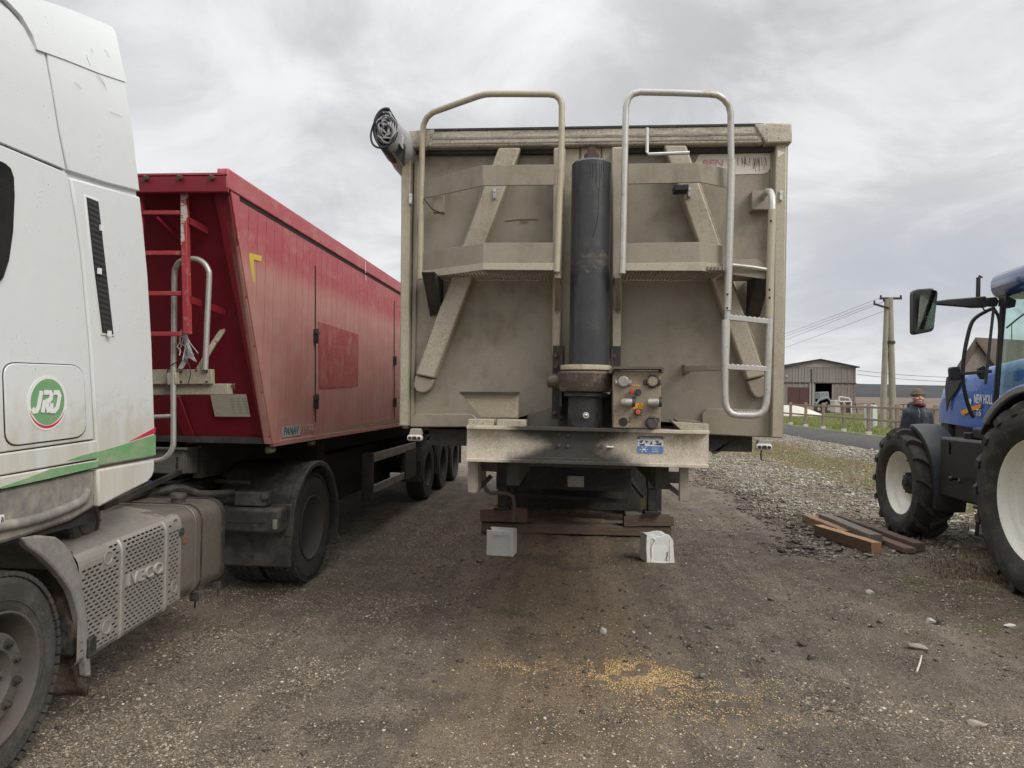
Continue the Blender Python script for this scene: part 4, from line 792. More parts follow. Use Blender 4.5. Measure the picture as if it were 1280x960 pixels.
MB().pY([(709.5,595),(730,595.5),(730,609),(709.5,608.5)], 8.6, .02).build('reflector_plate', mat('dull_plate', (.42,.40,.37), .6, dirt=(.16,.14,.12), da=.5, ds=9, streak=20), TT)
mb = MB(); mb.box(-.9, 1.0, 8.64, 8.70, .92, 1.2); mb.box(-.6, .7, 8.9, 10.4, .62, .98); mb.build('tool_box', m_und, TT, bevel=.01)
MB().box(-1.1, 1.22, 14.7, 14.8, .35, 1.3).build('spray_guard_or_light_block', m_und, TT); MB().box(-.75, .88, 11.0, 14.3, .55, 1.3).build('axle_frame', m_und, TT); MB().box(-1.12, 1.25, 10.45, 10.52, .16, 1.3).build('spray_guard_or_light_block', m_und, TT)  # front guard lowered, tail guard added, to block light under the trailer
# marker lamps, lever
m_lens = mat('clear_lens', (.55,.52,.47), .25, dirt=(.3,.26,.2), da=.4, ds=20); m_lampb = mat('grey_lamp_holder', (.30,.28,.26), .6, dirt=(.2,.17,.14), da=.4, ds=12)
for pa, px, py in (([(513,536),(525,536),(527,544),(511,544)], 518, 547.5), ([(949,550),(962,550),(965,558),(946,558)], 955.5, 559)):
    lp = MB().pY(pa, 4.62, .06).build('marker_lamp', m_lampb, TT, bevel=.005); q = PY(px, py, 4.6); mb = MB(); mb.obox((q.x, q.y+.02, q.z), (.105,.04,.042)); mb.build('lens', m_lens, lp, bevel=.018, seg=4)
    mb = MB()
    for dx in (-.03,.03): mb.disc((q.x+dx, q.y-.006, q.z), .010, 0, .008)
    mb.obox((q.x, q.y-.002, q.z), (.026,.008,.02)); mb.build('lamp_insert', m_gap, lp)
MB().tube([PY(952,563,4.62), PY(951,568,4.62), PY(951.5,575,4.62)], .005, 6).build('chain', m_cable, TT)
MB().prism([PY(a,b,4.8) for a,b in ((889,565),(893,568),(922,556),(927,552),(926,548),(918,547),(912,551))], (0,.03,0)).build('lever', m_blackp, TT, bevel=.004)
mb = MB(); mb.pY([(880,543),(925,545),(925,549),(880,548)], 4.8, .05); mb.build('lever_mount', m_und, TT)
# ================================================================== WHEELS
def tyre_mb(Rr, W, rim, lugs=0):
    """axis X, outer face towards +X"""
    h = W/2; prof = [(rim, -h*.80), (rim+.02, -h*.92), (Rr*.80, -h*1.0), (Rr*.93, -h*.97), (Rr*.975, -h*.86)]
    ng = 4
    for i in range(ng+1):
        t = -h*.80 + (h*1.6)*i/ng
        if 0 < i < ng or True:
            if i < ng: prof += [(Rr, t+.001), (Rr, t + h*1.6/ng - .014), (Rr-.012, t + h*1.6/ng - .012), (Rr-.012, t + h*1.6/ng - .002)]
    prof += [(Rr*.985, h*.80), (Rr*.975, h*.86), (Rr*.93, h*.97), (Rr*.905, h*.985), (Rr*.90, h*1.0), (Rr*.80, h*1.0), (Rr*.78, h*.985), (rim+.03, h*.95), (rim+.012, h*.90), (rim, h*.80)]
    mb = MB().lathe(prof, (0,0,0), 'X', 72)
    if lugs:
        for k in range(lugs):
            a = 2*math.pi*k/lugs
            for s in (-1, 1):
                c_ = (s*h*.83, math.sin(a + s*.04)*Rr*.99, math.cos(a + s*.04)*Rr*.99); mb.obox(c_, (h*.30, .034, .02), (-a - s*.04, 0, 0))
            for t in (-.45, 0, .45):
                a2 = a + .05 + t*.06; mb.obox((t*h, math.sin(a2)*Rr*.996, math.cos(a2)*Rr*.996), (h*.30, .008, .016), (-a2, 0, .35))
    return mb
def truck_wheel(parent, pos, kind, mrim, flip=1, first=None):
    """kind 'front' = convex hub; 'rear' / 'trailer' = deep dish"""
    global _wh
    key = kind
    if key in _wh:
        w0 = _wh[key]; c = w0.copy(); sc.collection.objects.link(c); c.parent = parent
        for ch in w0.children: d = ch.copy(); sc.collection.objects.link(d); d.parent = c
    else:
        if kind == 'front':
            prof = [(.285,-.12),(.290,.135),(.300,.140),(.302,.148),(.292,.150),(.284,.138),(.270,-.07),(.262,-.09),(.228,-.09),(.214,-.05),(.208,.118),(.198,.128),(.135,.128),(.130,.120),(.11,.06)]
            rim = MB().lathe(prof, (0,0,0), 'X', 64)
            c = rim.build('wheel', mrim, parent, off=(0,0,0), smooth=32)
            for i in range(10):
                mb = MB(); a = 2*math.pi*i/10 + math.pi/2; y_, z_ = math.cos(a)*.1675, math.sin(a)*.1675
                mb.lathe([(.0001,.158),(.009,.158),(.009,.150),(.0165,.149),(.0165,.134),(.024,.132),(.024,.127)], (0, y_, z_), 'X', 12)
                mb.build('wheel_nut', m_und, c, off=(0,0,0))
            mb = MB().lathe([(.0001,.10),(.07,.10),(.085,.09),(.112,.085),(.118,.06),(.13,.03)], (0,0,0), 'X', 40)
            for i in range(8):
                a = 2*math.pi*i/8; mb.lathe([(.0001,.118),(.012,.118),(.014,.09)], (0, math.cos(a)*.092, math.sin(a)*.092), 'X', 8)
            mb.build('hub', m_rimd, c, off=(0,0,0))
            for i in range(10): 
                a = 2*math.pi*i/10 + math.pi/2 + math.pi/10
            tyre_mb(.468, .285, .29, 64).build('tyre', m_rub, c, off=(0,0,0), smooth=28)
            mb = MB().lathe([(.418,.1385),(.420,.1405),(.422,.1385)], (0,0,0), 'X', 80); mb.lathe([(.345,.1415),(.347,.1430),(.349,.1415)], (0,0,0), 'X', 80)
            for tx, a0 in (('TUBELESS', .6), ('315 70 R22.5', -.9)):
                for i, ch_ in enumerate(tx):
                    if ch_ == ' ' or ch_ == '.': continue
                    a = a0 - i*.052; u = Vector((0, -math.sin(a), math.cos(a))); r_ = Vector((0, math.cos(a), math.sin(a)))
                    mb.text(ch_, r_*.375 + Vector((.1415,0,0)), u*-1 if False else Vector((0, math.sin(a), -math.cos(a))), r_, .014, .022, .003)
            mb.build('sidewall_lettering', m_rub, c, off=(0,0,0))
        else:
            d = {'rear': -.10, 'trailer': .02}[kind]
            prof = [(.285,-.14),(.290,.130),(.300,.136),(.302,.146),(.292,.148),(.284,.136),(.276,.09),(.262,.06),(.250,d+.02),(.235,d),(.14,d-.005),(.13,d+.0)]
            mb = MB().lathe(prof, (0,0,0), 'X', 56)
            for i in range(10):
                a = 2*math.pi*i/10; mb.lathe([(.0001,d+.035),(.015,d+.03),(.016,d)], (0, math.cos(a)*.1675, math.sin(a)*.1675), 'X', 6)
            c = mb.build('wheel', mrim, parent, off=(0,0,0), smooth=32)
            MB().lathe([(.0001,d+.10),(.06,d+.10),(.085,d+.085),(.10,d+.06),(.105,d-.02),(.14,d-.02)], (0,0,0), 'X', 32).build('hub', mrim, c, off=(0,0,0))
            tyre_mb(.498 if kind == 'rear' else .50, .30, .29, 64 if kind == 'rear' else 0).build('tyre', m_rub, c, off=(0,0,0), smooth=28)
        _wh[key] = c
    c.location = pos
    if flip < 0: c.rotation_euler = (0, 0, math.pi)
    return c
_wh = {}
# tan trailer running gear
for yy in (11.3, 12.6, 13.9):
    for xx, fl in ((-1.02, -1), (1.14, 1)):
        truck_wheel(TT, (xx-.09, yy-4.7, .50), 'trailer', m_rimd, fl)
    MB().tube([(-1.0,yy,.5),(1.12,yy,.5)], .06, 12).build('axle', m_und, TT)
# ================================================================== WHITE TRACTOR UNIT
TK = thing('semi_truck', 'white articulated lorry cab unit with a green round emblem and a silver perforated side cover', 'truck', (-3.7, 4.8, 0))
XC = -2.48
def xcab(z): return XC - (.10 * ((min(z, 3.8) - 3.1) / .6) ** 2 if z > 3.1 else 0) - (.05*((1.25-z)/.3) if z < 1.25 else 0)*0
def onC(px, py):
    X = XC
    for _ in range(12): p = PX(px, py, X); X = .5*X + .5*xcab(p.z)
    return PX(px, py, X)
def panel(name, pix, m, proud=.0, thick=.03, bevel=.006, parent=None, pts=None, label=None):
    if pts is None:
        dn = []
        for i in range(len(pix)):
            a, b = pix[i], pix[(i+1) % len(pix)]; k_ = max(1, int(math.hypot(a[0]-b[0], a[1]-b[1])/9)) if min(a[1], b[1]) < 215 else 1
            dn += [(a[0]+(b[0]-a[0])*j/k_, a[1]+(b[1]-a[1])*j/k_) for j in range(k_)]
        P2 = [(q.y, q.z) for q in (onC(a, b) for a, b in dn)]
    else: P2 = pts
    bm = bmesh.new(); vs = [bm.verts.new((0, y, z)) for y, z in P2]; bm.faces.new(vs)
    z = 2.95
    while z < 3.9:
        bmesh.ops.bisect_plane(bm, geom=bm.verts[:] + bm.edges[:] + bm.faces[:], plane_co=(0,0,z), plane_no=(0,0,1)); z += .05
    bmesh.ops.recalc_face_normals(bm, faces=bm.faces)
    r_ = bmesh.ops.extrude_face_region(bm, geom=bm.faces[:]); 
    for v in r_['geom']:
        if isinstance(v, bmesh.types.BMVert): v.co.x -= thick
    for v in bm.verts: v.co.x += xcab(v.co.z) + proud
    bmesh.ops.recalc_face_normals(bm, faces=bm.faces); mb = MB(); bm.verts.index_update()
    mb.v = [tuple(v.co) for v in bm.verts]; mb.f = [tuple(v.index for v in f.verts) for f in bm.faces]; bm.free()
    return mb.build(name, m, parent or TK, bevel=bevel, smooth=30, label=label)
def rounded(pts, r, n=6):
    out = []; m_ = len(pts)
    for i in range(m_):
        p = Vector(pts[i]); a = Vector(pts[i-1]); b = Vector(pts[(i+1) % m_]); da = (a-p).normalized(); db = (b-p).normalized()
        rr = min(r, (a-p).length*.45, (b-p).length*.45)
        p0 = p + da*rr; p1 = p + db*rr
        for k in range(n+1):
            t = k/n; out.append(tuple((1-t)**2*p0 + 2*(1-t)*t*p + t*t*p1))
    return out
# inner shell (dark, shows in the joints), rounded towards the roof
ring = []; zs_ = [1.06, 1.6, 2.2, 2.9, 3.1, 3.3, 3.45, 3.56, 3.62]; vs = []; fs = []
for z in zs_:
    x1 = xcab(z) - .035; x0 = -7.4 - x1 - .04; y0 = 1.78 + (.25*((z-2.6)/1.0)**2 if z > 2.6 else 0) + .02; y1 = 3.55
    vs += [(x0,y0,z),(x1,y0,z),(x1,y1,z),(x0,y1,z)]
for i in range(len(zs_)-1):
    for k in range(4): fs.append((i*4+k, i*4+(k+1)%4, i*4+4+(k+1)%4, i*4+4+k))
fs += [(3,2,1,0), tuple(len(vs)-4+k for k in range(4))]
MB().add(vs, fs).build('cab_shell', m_gap, TK, smooth=0)
MB().box(-4.94, -2.60, 1.70, 1.80, 1.0, 3.0).build('cab_front', m_cab, TK, bevel=.04)
MB().prism([(-4.88,1.80,2.15),(-4.88,1.83,3.0),(-2.62,1.83,3.0),(-2.62,1.80,2.15)], (0,-.14,0)).build('windscreen', m_glassd, TK, bevel=.02)
panel('upper_side_panel', [(-60,-30),(0,5),(11,12),(20,22),(30,34),(42,57),(56,66.5),(64,110),(73,165),(82.3,212),(0,177.5),(-60,152)], m_cab)
panel('roof_panel', [(-60,-40),(-3,-12),(4,2),(13,10),(22,20),(33,34),(43,54),(0,33),(-60,5)], m_cab, proud=-.012)
lw = panel('side_panel', [(-110,135),(0,180.5),(83,215.5),(86,222),(94,270),(101,320),(111,430),(118,549),(0,566),(-110,582)], m_cab)
yd_ = PX(-58, 480, XC).y
panel('door_panel', None, m_cab, proud=-.006, pts=[(1.74,1.12),(yd_,1.12),(yd_,3.62),(2.2,3.58),(1.95,3.2),(1.76,2.5)])
panel('door_window', None, m_glassd, proud=.0, thick=.02, bevel=.004, pts=[(1.86,2.12),(yd_-.06,2.12),(yd_-.06,2.72),(2.02,2.72)])
MB().box(-2.53, -2.45, 1.80, 2.05, 2.2, 2.65).build('wing_mirror', m_gap, TK, bevel=.02)
# rear side deflector, upper and lower, roof spoiler
panel('spoiler', [(-60,-100),(40,-3),(62,4),(88,13),(110,22),(130,30),(138,34),(142,41),(146,60),(155,99),(156,103),(120,91),(80,75),(44,62),(38,44),(24,20),(8,3),(-30,-30)], m_cab, proud=.012, thick=.05, bevel=.016)
panel('deflector_ledge', [(81,205),(173,232),(175,250),(84,226)], m_cab, proud=-.016, thick=.03)
panel('upper_deflector', [(58,68),(44,59),(80,72),(120,88),(155,101),(163,150),(173.5,239),(130,228),(84,213),(74,165),(65,110)], m_cab, proud=.006, thick=.05, bevel=.01)
dfl = [(87,222),(120,231),(174,246),(178,280),(184,345),(189,430),(192.6,535),(193,570),(122,582.5),(120,560),(112,430),(102,320),(95,270)]
lowd = panel('lower_deflector', dfl, m_cab, proud=.006, thick=.05, bevel=.01)
panel('deflector_foot', [(121.5,587),(193,574),(192.8,588),(190,596),(184,603),(150,620),(123.5,634)], m_cab, proud=.004, thick=.05, bevel=.012)
# return flange of the deflectors towards the cab centre
mb = MB()
for a, b in (((155,101),(173.5,239)), ((174,246),(189,430)), ((189,430),(193,570))):
    p, q = onC(*a), onC(*b); mb.add([p + Vector((-.02,-.01,0)), q + Vector((-.02,-.01,0)), q + Vector((-.22,-.02,0)), p + Vector((-.22,-.02,0))], [(0,1,2,3)])
mb.build('deflector_return', m_cab, TK)
# vent slot with ribs
slot = [(105,246),(120,252),(129,330),(139,418),(125,416),(114,330)]
grp = panel('vent_frame', [(103,243),(122,250),(131,330),(141,421),(124,419),(112,330)], m_cab, proud=.012, thick=.02, bevel=.005)
vs_ = panel('vent_slot', slot, m_gap, proud=.015, thick=.015, bevel=.003, parent=grp)
mb = MB()
for i in range(24):
    t = (i+.6)/24.5
    a = (105 + (114-105)*min(t*2,1) + (125-114)*max(t*2-1,0), 247+168*t); b = (119.5 + (129-120)*min(t*2,1) + (139-129)*max(t*2-1,0), 251.5+165*t)
    p, q = onC(a[0]+1, a[1]), onC(b[0]-1, b[1]+2); p.x += .012; q.x += .012; mb.bar(p, q, .012, .010, (1,0,0))
mb.build('vent_rib', mat('vent_rib', (.045,.045,.045), .5), grp)
mb = MB()
for px, py in ((121,285),(118.5,339),(131,417)): q = onC(px, py); mb.obox((q.x+.026, q.y, q.z), (.01,.022,.03))
mb.build('vent_clip', m_white, grp)
mb = MB(); r_ = random.Random(12)
for a in ([(105,69),(107,75),(110,83)], [(118,93),(124,101),(129,108)], [(121,95),(127,103),(131,114)], [(111,61),(113,66)], [(90,103),(96,107)], [(135,140),(150,146)], [(128,62),(134,72)], [(95,108),(99,111)]):
    mb.tube([onC(*q) + Vector((.0125,0,0)) for q in a], .0009, 4)
mb.build('scratch', m_plas, TK)
# window (rear edge in view)
panel('side_window', [(-70,168),(-10,197),(4,204),(11,210),(15,222),(16,245),(14,290),(9,325),(2,347),(-5,355),(-70,372)], m_glassd, proud=.012, thick=.02, bevel=.004)
# storage door with emblem
door = rounded([(3,453.5),(103,457),(107,545),(7,558)], 17)
panel('door_gap', rounded([(2,452),(104,456),(108.3,546.5),(5.5,559.5)], 18), m_gap, proud=.0015, thick=.01, bevel=0)
sdr = panel('storage_door', door, m_cab, proud=.007, thick=.012, bevel=.003)
ec = onC(57.5, 503.5); er = Vector((0,1,0)); 
def disc_on(name, rad, m, dx, parent, sy=1.0, dz=0):
    mb = MB(); mb.lathe([(.0001,0),(rad,0),(rad,.0015),(.0001,.0015)], (XC+dx, ec.y, ec.z+dz), 'X', 64); return mb.build(name, m, parent)
e1 = onC(57.5, 469.5); e2 = onC(57.5, 538); RE = (e1.z - e2.z)/2
emb = disc_on('emblem', RE, m_white, .0075, sdr)
mb = MB()   # red arc low on the ring
for i in range(40):
    a = math.pi*(1.08 + .84*i/39); t_ = math.sin(math.pi*i/39); 
    mb.v += [(XC+.0095, ec.y+math.cos(a)*RE*.93, ec.z+math.sin(a)*RE*.93), (XC+.0095, ec.y+math.cos(a)*RE*(.93-.10*t_), ec.z+math.sin(a)*RE*(.93-.10*t_))]
for i in range(39): mb.f.append((2*i, 2*i+1, 2*i+3, 2*i+2))
mb.build('emblem_arc', m_redv, sdr)
mb = MB(); mb.lathe([(.0001,0),(RE*.84,0),(RE*.84,.0015),(.0001,.0015)], (XC+.009, ec.y, ec.z+RE*.04), 'X', 64); mb.build('emblem_disc', m_green, sdr)
mb = MB(); U_, V_ = Vector((0,1,0)), Vector((0,0,1)); S_ = RE*.30
_sk = 0.
def stroke(pts, w=.17):
    global _sk; _sk += .0004
    pp = [Vector((XC+.0118+_sk, ec.y + (x+.22*y)*RE, ec.z + RE*.04 + y*RE)) for x, y in pts]
    for i in range(len(pp)-1):
        a, b = pp[i], pp[i+1]; d = (b-a).normalized(); a = a + Vector((i*.00025,0,0)); b = b + Vector((i*.00025,0,0)); mb.bar(a - d*RE*w*.3, b + d*RE*w*.3, RE*w, .002, (1,0,0))
stroke([(-.44,.34),(-.44,-.20),(-.50,-.32),(-.62,-.34),(-.68,-.28)])
stroke([(-.26,.34),(.0,.34),(.08,.26),(.08,.12),(.0,.03),(-.12,.02),(.06,-.34)]); stroke([(-.20,.0),(-.20,-.34)])
stroke([(.22,.34),(.40,.34),(.50,.22),(.50,-.20),(.38,-.34),(.20,-.34),(.16,-.10)])
mb.build('emblem_letters', m_white, sdr)
# stripe panels with green and red vinyl
panel('lower_side_panel', [(-110,584),(0,567.5),(119,550.5),(121.5,552),(121.5,573),(0,594.5),(-110,614)], m_cab, proud=.004)
panel('lower_side_panel', [(-110,615.5),(0,596),(121.5,575),(121.5,584),(0,611),(-110,636)], m_cab, proud=.0055)
def vinyl(name, pix, m, proud): return panel(name, pix, m, proud=proud, thick=.002, bevel=0)
vinyl('green_stripe', [(121.5,564),(100,569.5),(82,576),(121.5,572.5)], m_green, .0058)
vinyl('green_stripe', [(121.5,576),(62,586),(35,596.5),(0,608.5),(0,611),(60,598),(121.5,583.5)], m_green, .0072)
vinyl('green_stripe', [(122,564.5),(155,555),(193,543),(193.2,568.5),(122,580.5)], m_green, .0078)
vinyl('red_stripe', [(159,552.5),(175,544),(193,534),(193,541)], m_redv, .0078)
# grey bumper / step skirt under the door
panel('step_skirt', [(-110,640),(0,613.5),(121.5,586.5),(122,634),(92,652),(62,662),(31,673),(0,682),(-110,706)], m_plas, proud=-.01, thick=.12, bevel=.02)
mb = MB(); pa = [onC(-60,676), onC(0,659), onC(30,653), onC(60,645), onC(88,634), onC(105,625), onC(111,612)]
mb.tube([Vector((q.x-.008, q.y, q.z)) for q in smooth_path(pa, 5)], .024, 12); mb.build('skirt_ridge', m_plas, TK)
sk = panel('skirt_label', [(-8,645.5),(5,643),(5.3,653),(-8,655.5)], m_white, proud=.001, thick=.003, bevel=0)
q = onC(.3,652.3); MB().text('a', (XC+.0035,q.y,q.z), (0,1,0), (0,0,1), .016, .02, .001).build('label_letter', m_gap, sk)
# front wheel, its guard and flap
FW = PX(-11, 859, -2.5); RWc = PX(391, 659, -2.45)
FWp = (-2.655, FW.y+.015, .468); RWp = (-2.60, RWc.y, .50)
o3 = (-3.7, 4.8, 0)
def rel(p): return (p[0]-o3[0], p[1]-o3[1], p[2]-o3[2])
truck_wheel(TK, rel(FWp), 'front', m_rimd).rotation_euler = (0, 0, R(5)); truck_wheel(TK, rel((-4.74, FWp[1], .475)), 'front', m_rimd, -1)
def arch(c, r, a0, a1, x0, x1, t=.02, n=24, lip=0):
    mb = MB(); pts = []
    for i in range(n+1):
        a = a0 + (a1-a0)*i/n; pts.append((math.cos(a), math.sin(a)))
    vs = []
    for co, si in pts: vs += [(x0, c[1]+co*r, c[2]+si*r), (x1, c[1]+co*r, c[2]+si*r), (x1, c[1]+co*(r-t), c[2]+si*(r-t)), (x0, c[1]+co*(r-t), c[2]+si*(r-t))]
    fs = [(0,1,2,3), tuple(len(vs)-4+k for k in range(4))[::-1]]
    for i in range(n):
        for k in range(4): fs.append((i*4+k, i*4+(k+1)%4, i*4+4+(k+1)%4, i*4+4+k))
    return mb.add(vs, fs)
fg = arch(FWp, .64, R(170), R(38), -3.02, -2.52, .03)
fg.build('front_fender', m_plas, TK, bevel=.006)
lipm = MB(); out = []
edge = [(28,672),(50,669),(71,671),(82,680),(90,690),(97,706),(102,726),(106,746),(109.5,769),(112.5,805),(115,845),(109,846),(106,805),(101,779),(96,757),(90,739),(80,724),(67,709),(52,695),(37,684)]
lipm.prism([PX(a, b, -2.49) for a, b in edge], (-.05, 0, 0)); lipm.build('fender_lip', mat('fender_grey', (.21,.20,.19), .6, dirt=(.33,.29,.23), da=.5, ds=5, bump=.12, var=.14), TK, bevel=.01)
m_mud = mat('caked_mud', (.12,.088,.06), .9, dirt=(.05,.037,.027), da=.6, ds=9, var=.35, bump=1.0, bs=22)
flap = [PX(a, b, -2.52) for a, b in ((62,760),(100,770),(110,846),(116,882),(62,884))]
vs = []; fs = []; r_ = random.Random(8)
for j in range(18):
    for i in range(12):
        u, v = i/11, j/17; x = -3.0 + .455*u + .02*(1-v)*u; z = .15 + .78*v; y = FWp[1] + .50 + .13*(1-v) + .018*math.sin(9*u+5*v) + r_.uniform(-.016,.016); vs.append((x, y, z))
for j in range(17):
    for i in range(11): q = j*12+i; fs.append((q, q+1, q+13, q+12))
o = MB().add(vs, fs).build('mud_flap', m_mud, TK); s_ = o.modifiers.new('s', 'SOLIDIFY'); s_.thickness = .02
# air intake drum end behind the step
q = PX(106, 655, -2.72); mb = MB(); mb.lathe([(.0001,.02),(.06,.022),(.062,.012),(.085,.012),(.087,.02),(.112,.014),(.118,0),(.125,-.03),(.125,-.3),(.0001,-.3)], q, 'X', 36)
for i in range(16): a = 2*math.pi*i/16; mb.obox((q.x-.03, q.y+math.cos(a)*.127, q.z+math.sin(a)*.127), (.07,.012,.012), (0,0,0))
mb.build('air_filter', m_blackp, TK)
# perforated silencer cover: real slots, bent inward at the top
m_cov = mat('silver_cover', (.33,.31,.28), .5, .35, dirt=(.20,.165,.125), da=.52, ds=3.5, streak=10, var=.07, bump=.08, bs=50)
c0 = PX(104, 765, -2.5); Y0c, Y1c = PX(99,700,-2.5).y, PX(226,700,-2.5).y; zb0, zt0 = .335, .90
def cov(u, s):   # s = arc length from the bottom of the cover
    y = Y0c + u*(Y1c-Y0c); zb = zb0 + .055*u; H_ = .50
    if s < .05: return Vector((-2.50 - .04*(1 - s/.05)**2, y, zb + s))
    if s < H_: return Vector((-2.50, y, zb + s))
    a = (s-H_)/.10
    if a < math.pi*.44: return Vector((-2.50 - .10*(1-math.cos(a)), y, zb + H_ + .10*math.sin(a)))
    b = s - H_ - .10*math.pi*.44; a = math.pi*.44; return Vector((-2.50 - .10*(1-math.cos(a)) - b*math.sin(a), y, zb + H_ + .10*math.sin(a) + b*math.cos(a)))
mb = MB(); NU, NV = 23, 26; SL = .585; du = 1/NU; dv = SL/NV
def solid(u, v):
    yy = u; zz2 = v
    if u < .035 or u > .975 or v < .03 or v > SL-.012: return True
    if .345 < u < .405 or .80 < u < .85: return True              # raised ribs
    if .405 < u < .80 and .285 < v < .355: return True            # lettering band
    for (a, b) in ((.24,.50),(.24,.13),(.925,.53),(.925,.14)):
        if abs(u-a) < .055 and abs(v-b) < .045: return True       # screw dimples
    if u < .24 and v > .50: return True
    return False
sink = lambda p, u, v: p + Vector((.006 if (.345 < u < .405 or .80 < u < .85 or u < .03 or u > .97) else 0, 0, 0))
for j in range(NV):
    for i in range(-1, NU+1):
        sh = .5*du if j % 2 else 0.; u0, u1 = i*du + sh, (i+1)*du + sh; v0, v1 = j*dv, (j+1)*dv
        u0, u1 = max(u0, 0), min(u1, 1)
        if u1 - u0 < 1e-4: continue
        um, vm = (u0+u1)/2, (v0+v1)/2; O = [cov(u0,v0), cov(u1,v0), cov(u1,v1), cov(u0,v1)]
        if solid(um, vm) or u1-u0 < du*.9: mb.add(O, [(0,1,2,3)])
        else:
            hu, hv = (u1-u0)*.37, (v1-v0)*.27; I = [cov(um-hu,vm-hv), cov(um+hu,vm-hv), cov(um+hu,vm+hv), cov(um-hu,vm+hv)]
            for k in range(4): I[k] = I[k]
            mb.add(O + I + [q + Vector((-.006,0,0)) for q in I], [(0,1,5,4),(1,2,6,5),(2,3,7,6),(3,0,4,7),(4,5,9,8),(5,6,10,9),(6,7,11,10),(7,4,8,11)])
for (ua, ub) in ((.355,.395),(.81,.84)):
    P_ = [cov(ua, .02+ k*(SL-.03)/20) for k in range(21)]; Q_ = [cov(ub, .02+ k*(SL-.03)/20) for k in range(21)]
    vs = []; fs = []
    for k in range(21): vs += [P_[k]+Vector((-.001,0,0)), P_[k].lerp(Q_[k],.2)+Vector((.008,0,0)), P_[k].lerp(Q_[k],.8)+Vector((.008,0,0)), Q_[k]+Vector((-.001,0,0))]
    for k in range(20):
        for j in range(3): fs.append((k*4+j, k*4+j+1, k*4+5+j, k*4+4+j))
    mb.add(vs, fs)
cover = mb.build('perforated_cover', m_cov, TK, smooth=40)
for (a, b) in ((.24,.50),(.24,.13),(.925,.53),(.925,.14)):
    mb = MB(); q = cov(a, b); mb.lathe([(.0001,-.018),(.012,-.018),(.016,-.014),(.030,.0015),(.036,.003),(.040,0)], q + Vector((.0015,0,0)), 'X', 24)
    mb.build('screw_dimple', m_cov, cover)
q = cov(.42, .294); MB().text('IVECO', q + Vector((-.001,0,0)), (0,1,0), (0,0,1), (Y1c-Y0c)*.36, .066, .012).build('embossed_letters', mat('emboss', (.47,.44,.40), .5, .3, dirt=(.3,.26,.21), da=.35, ds=20), cover)
MB().box(-3.05, -2.535, Y0c+.02, Y1c-.02, .38, .86).build('silencer_box', m_black, TK, bevel=.03)
vs = [cov(0,SL), cov(1,SL)]; mb = MB(); mb.add([vs[0], vs[1], vs[1]+Vector((-.35,0,.045)), vs[0]+Vector((-.35,0,.02))], [(0,1,2,3)]); 
mb.build('cover_top', m_cov, TK)
MB().box(-2.54,-2.475, Y0c+.06, Y0c+.12, .37, .47).build('cover_bracket', m_black, TK, bevel=.006)
# fuel tank: rounded-section tank with straps
m_tank = mat('dull_tank', (.21,.185,.155), .42, .45, dirt=(.13,.105,.08), da=.52, ds=3, streak=7, var=.1, bump=.06)
def rr_section(y, x0, x1, z0, z1, r, n=7):
    out = []
    for cx_, cz_, a0 in ((x1-r, z1-r, 0), (x0+r, z1-r, 90), (x0+r, z0+r, 180), (x1-r, z0+r, 270)):
        for k in range(n+1): a = R(a0 + 90*k/n); out.append((cx_ + r*math.cos(a), y, cz_ + r*math.sin(a)))
    return out
def loft(mb, rings):
    n = len(rings[0]); vs = [p for r_ in rings for p in r_]; fs = []
    for j in range(len(rings)-1):
        for k in range(n): fs.append((j*n+k, j*n+(k+1)%n, (j+1)*n+(k+1)%n, (j+1)*n+k))
    fs += [tuple(range(n))[::-1], tuple(range((len(rings)-1)*n, len(rings)*n))]; return mb.add(vs, fs)
Ta, Tb = 4.30, 5.06; xs0, xs1, z0_, z1_ = -3.16, -2.515, .385, .985
rings = []
for t, e in ((0,.05),(.01,.02),(.035,0),(.72,0),(.745,.012),(.76,.03)): rings.append(rr_section(Ta+t, xs0+e, xs1-e, z0_+e, z1_-e, .11))
tank = loft(MB(), rings).build('fuel_tank', m_tank, TK, smooth=40)
for yy in (4.62, 4.70, 4.98):
    w_ = .045 if yy != 4.70 else .012; loft(MB(), [rr_section(yy, xs0-.006, xs1+.008, z0_-.006, z1_+.008, .115), rr_section(yy+w_, xs0-.006, xs1+.008, z0_-.006, z1_+.008, .115)]).build('tank_strap', m_black if yy != 4.62 else m_tank, tank, bevel=.003)
q = PX(223, 628, -2.74); MB().lathe([(.0001,.055),(.048,.055),(.055,.045),(.055,.02),(.047,.018),(.047,-.05)], (q.x, q.y, z1_+.01), 'Z', 24).build('tank_cap', m_blackp, tank)
q = PX(227, 665, -2.495); mb = MB(); mb.lathe([(.0001,.012),(.012,.012),(.014,.006),(.026,.006),(.028,0)], (q.x, q.y, q.z), 'X', 20); mb.build('tank_plug', m_black, tank)
mb = MB(); q = PX(229, 677, -2.4985)
for i in range(5): mb.obox((q.x, q.y+.0+i*.012, q.z), (.002,.006,.022))
mb.obox((q.x,q.y+.03,q.z+.022),(.002,.075,.003)); mb.build('warning_mark', mat('faint_red', (.33,.10,.07), .6), tank)
for yy in (4.66, 4.97):
    mb = MB(); mb.obox((-2.53, yy, .375), (.05,.03,.05)); mb.tube([(-2.52,yy,.37),(-2.53,yy+.01,.30)], .006, 6); mb.build('strap_bolt', m_black, tank)
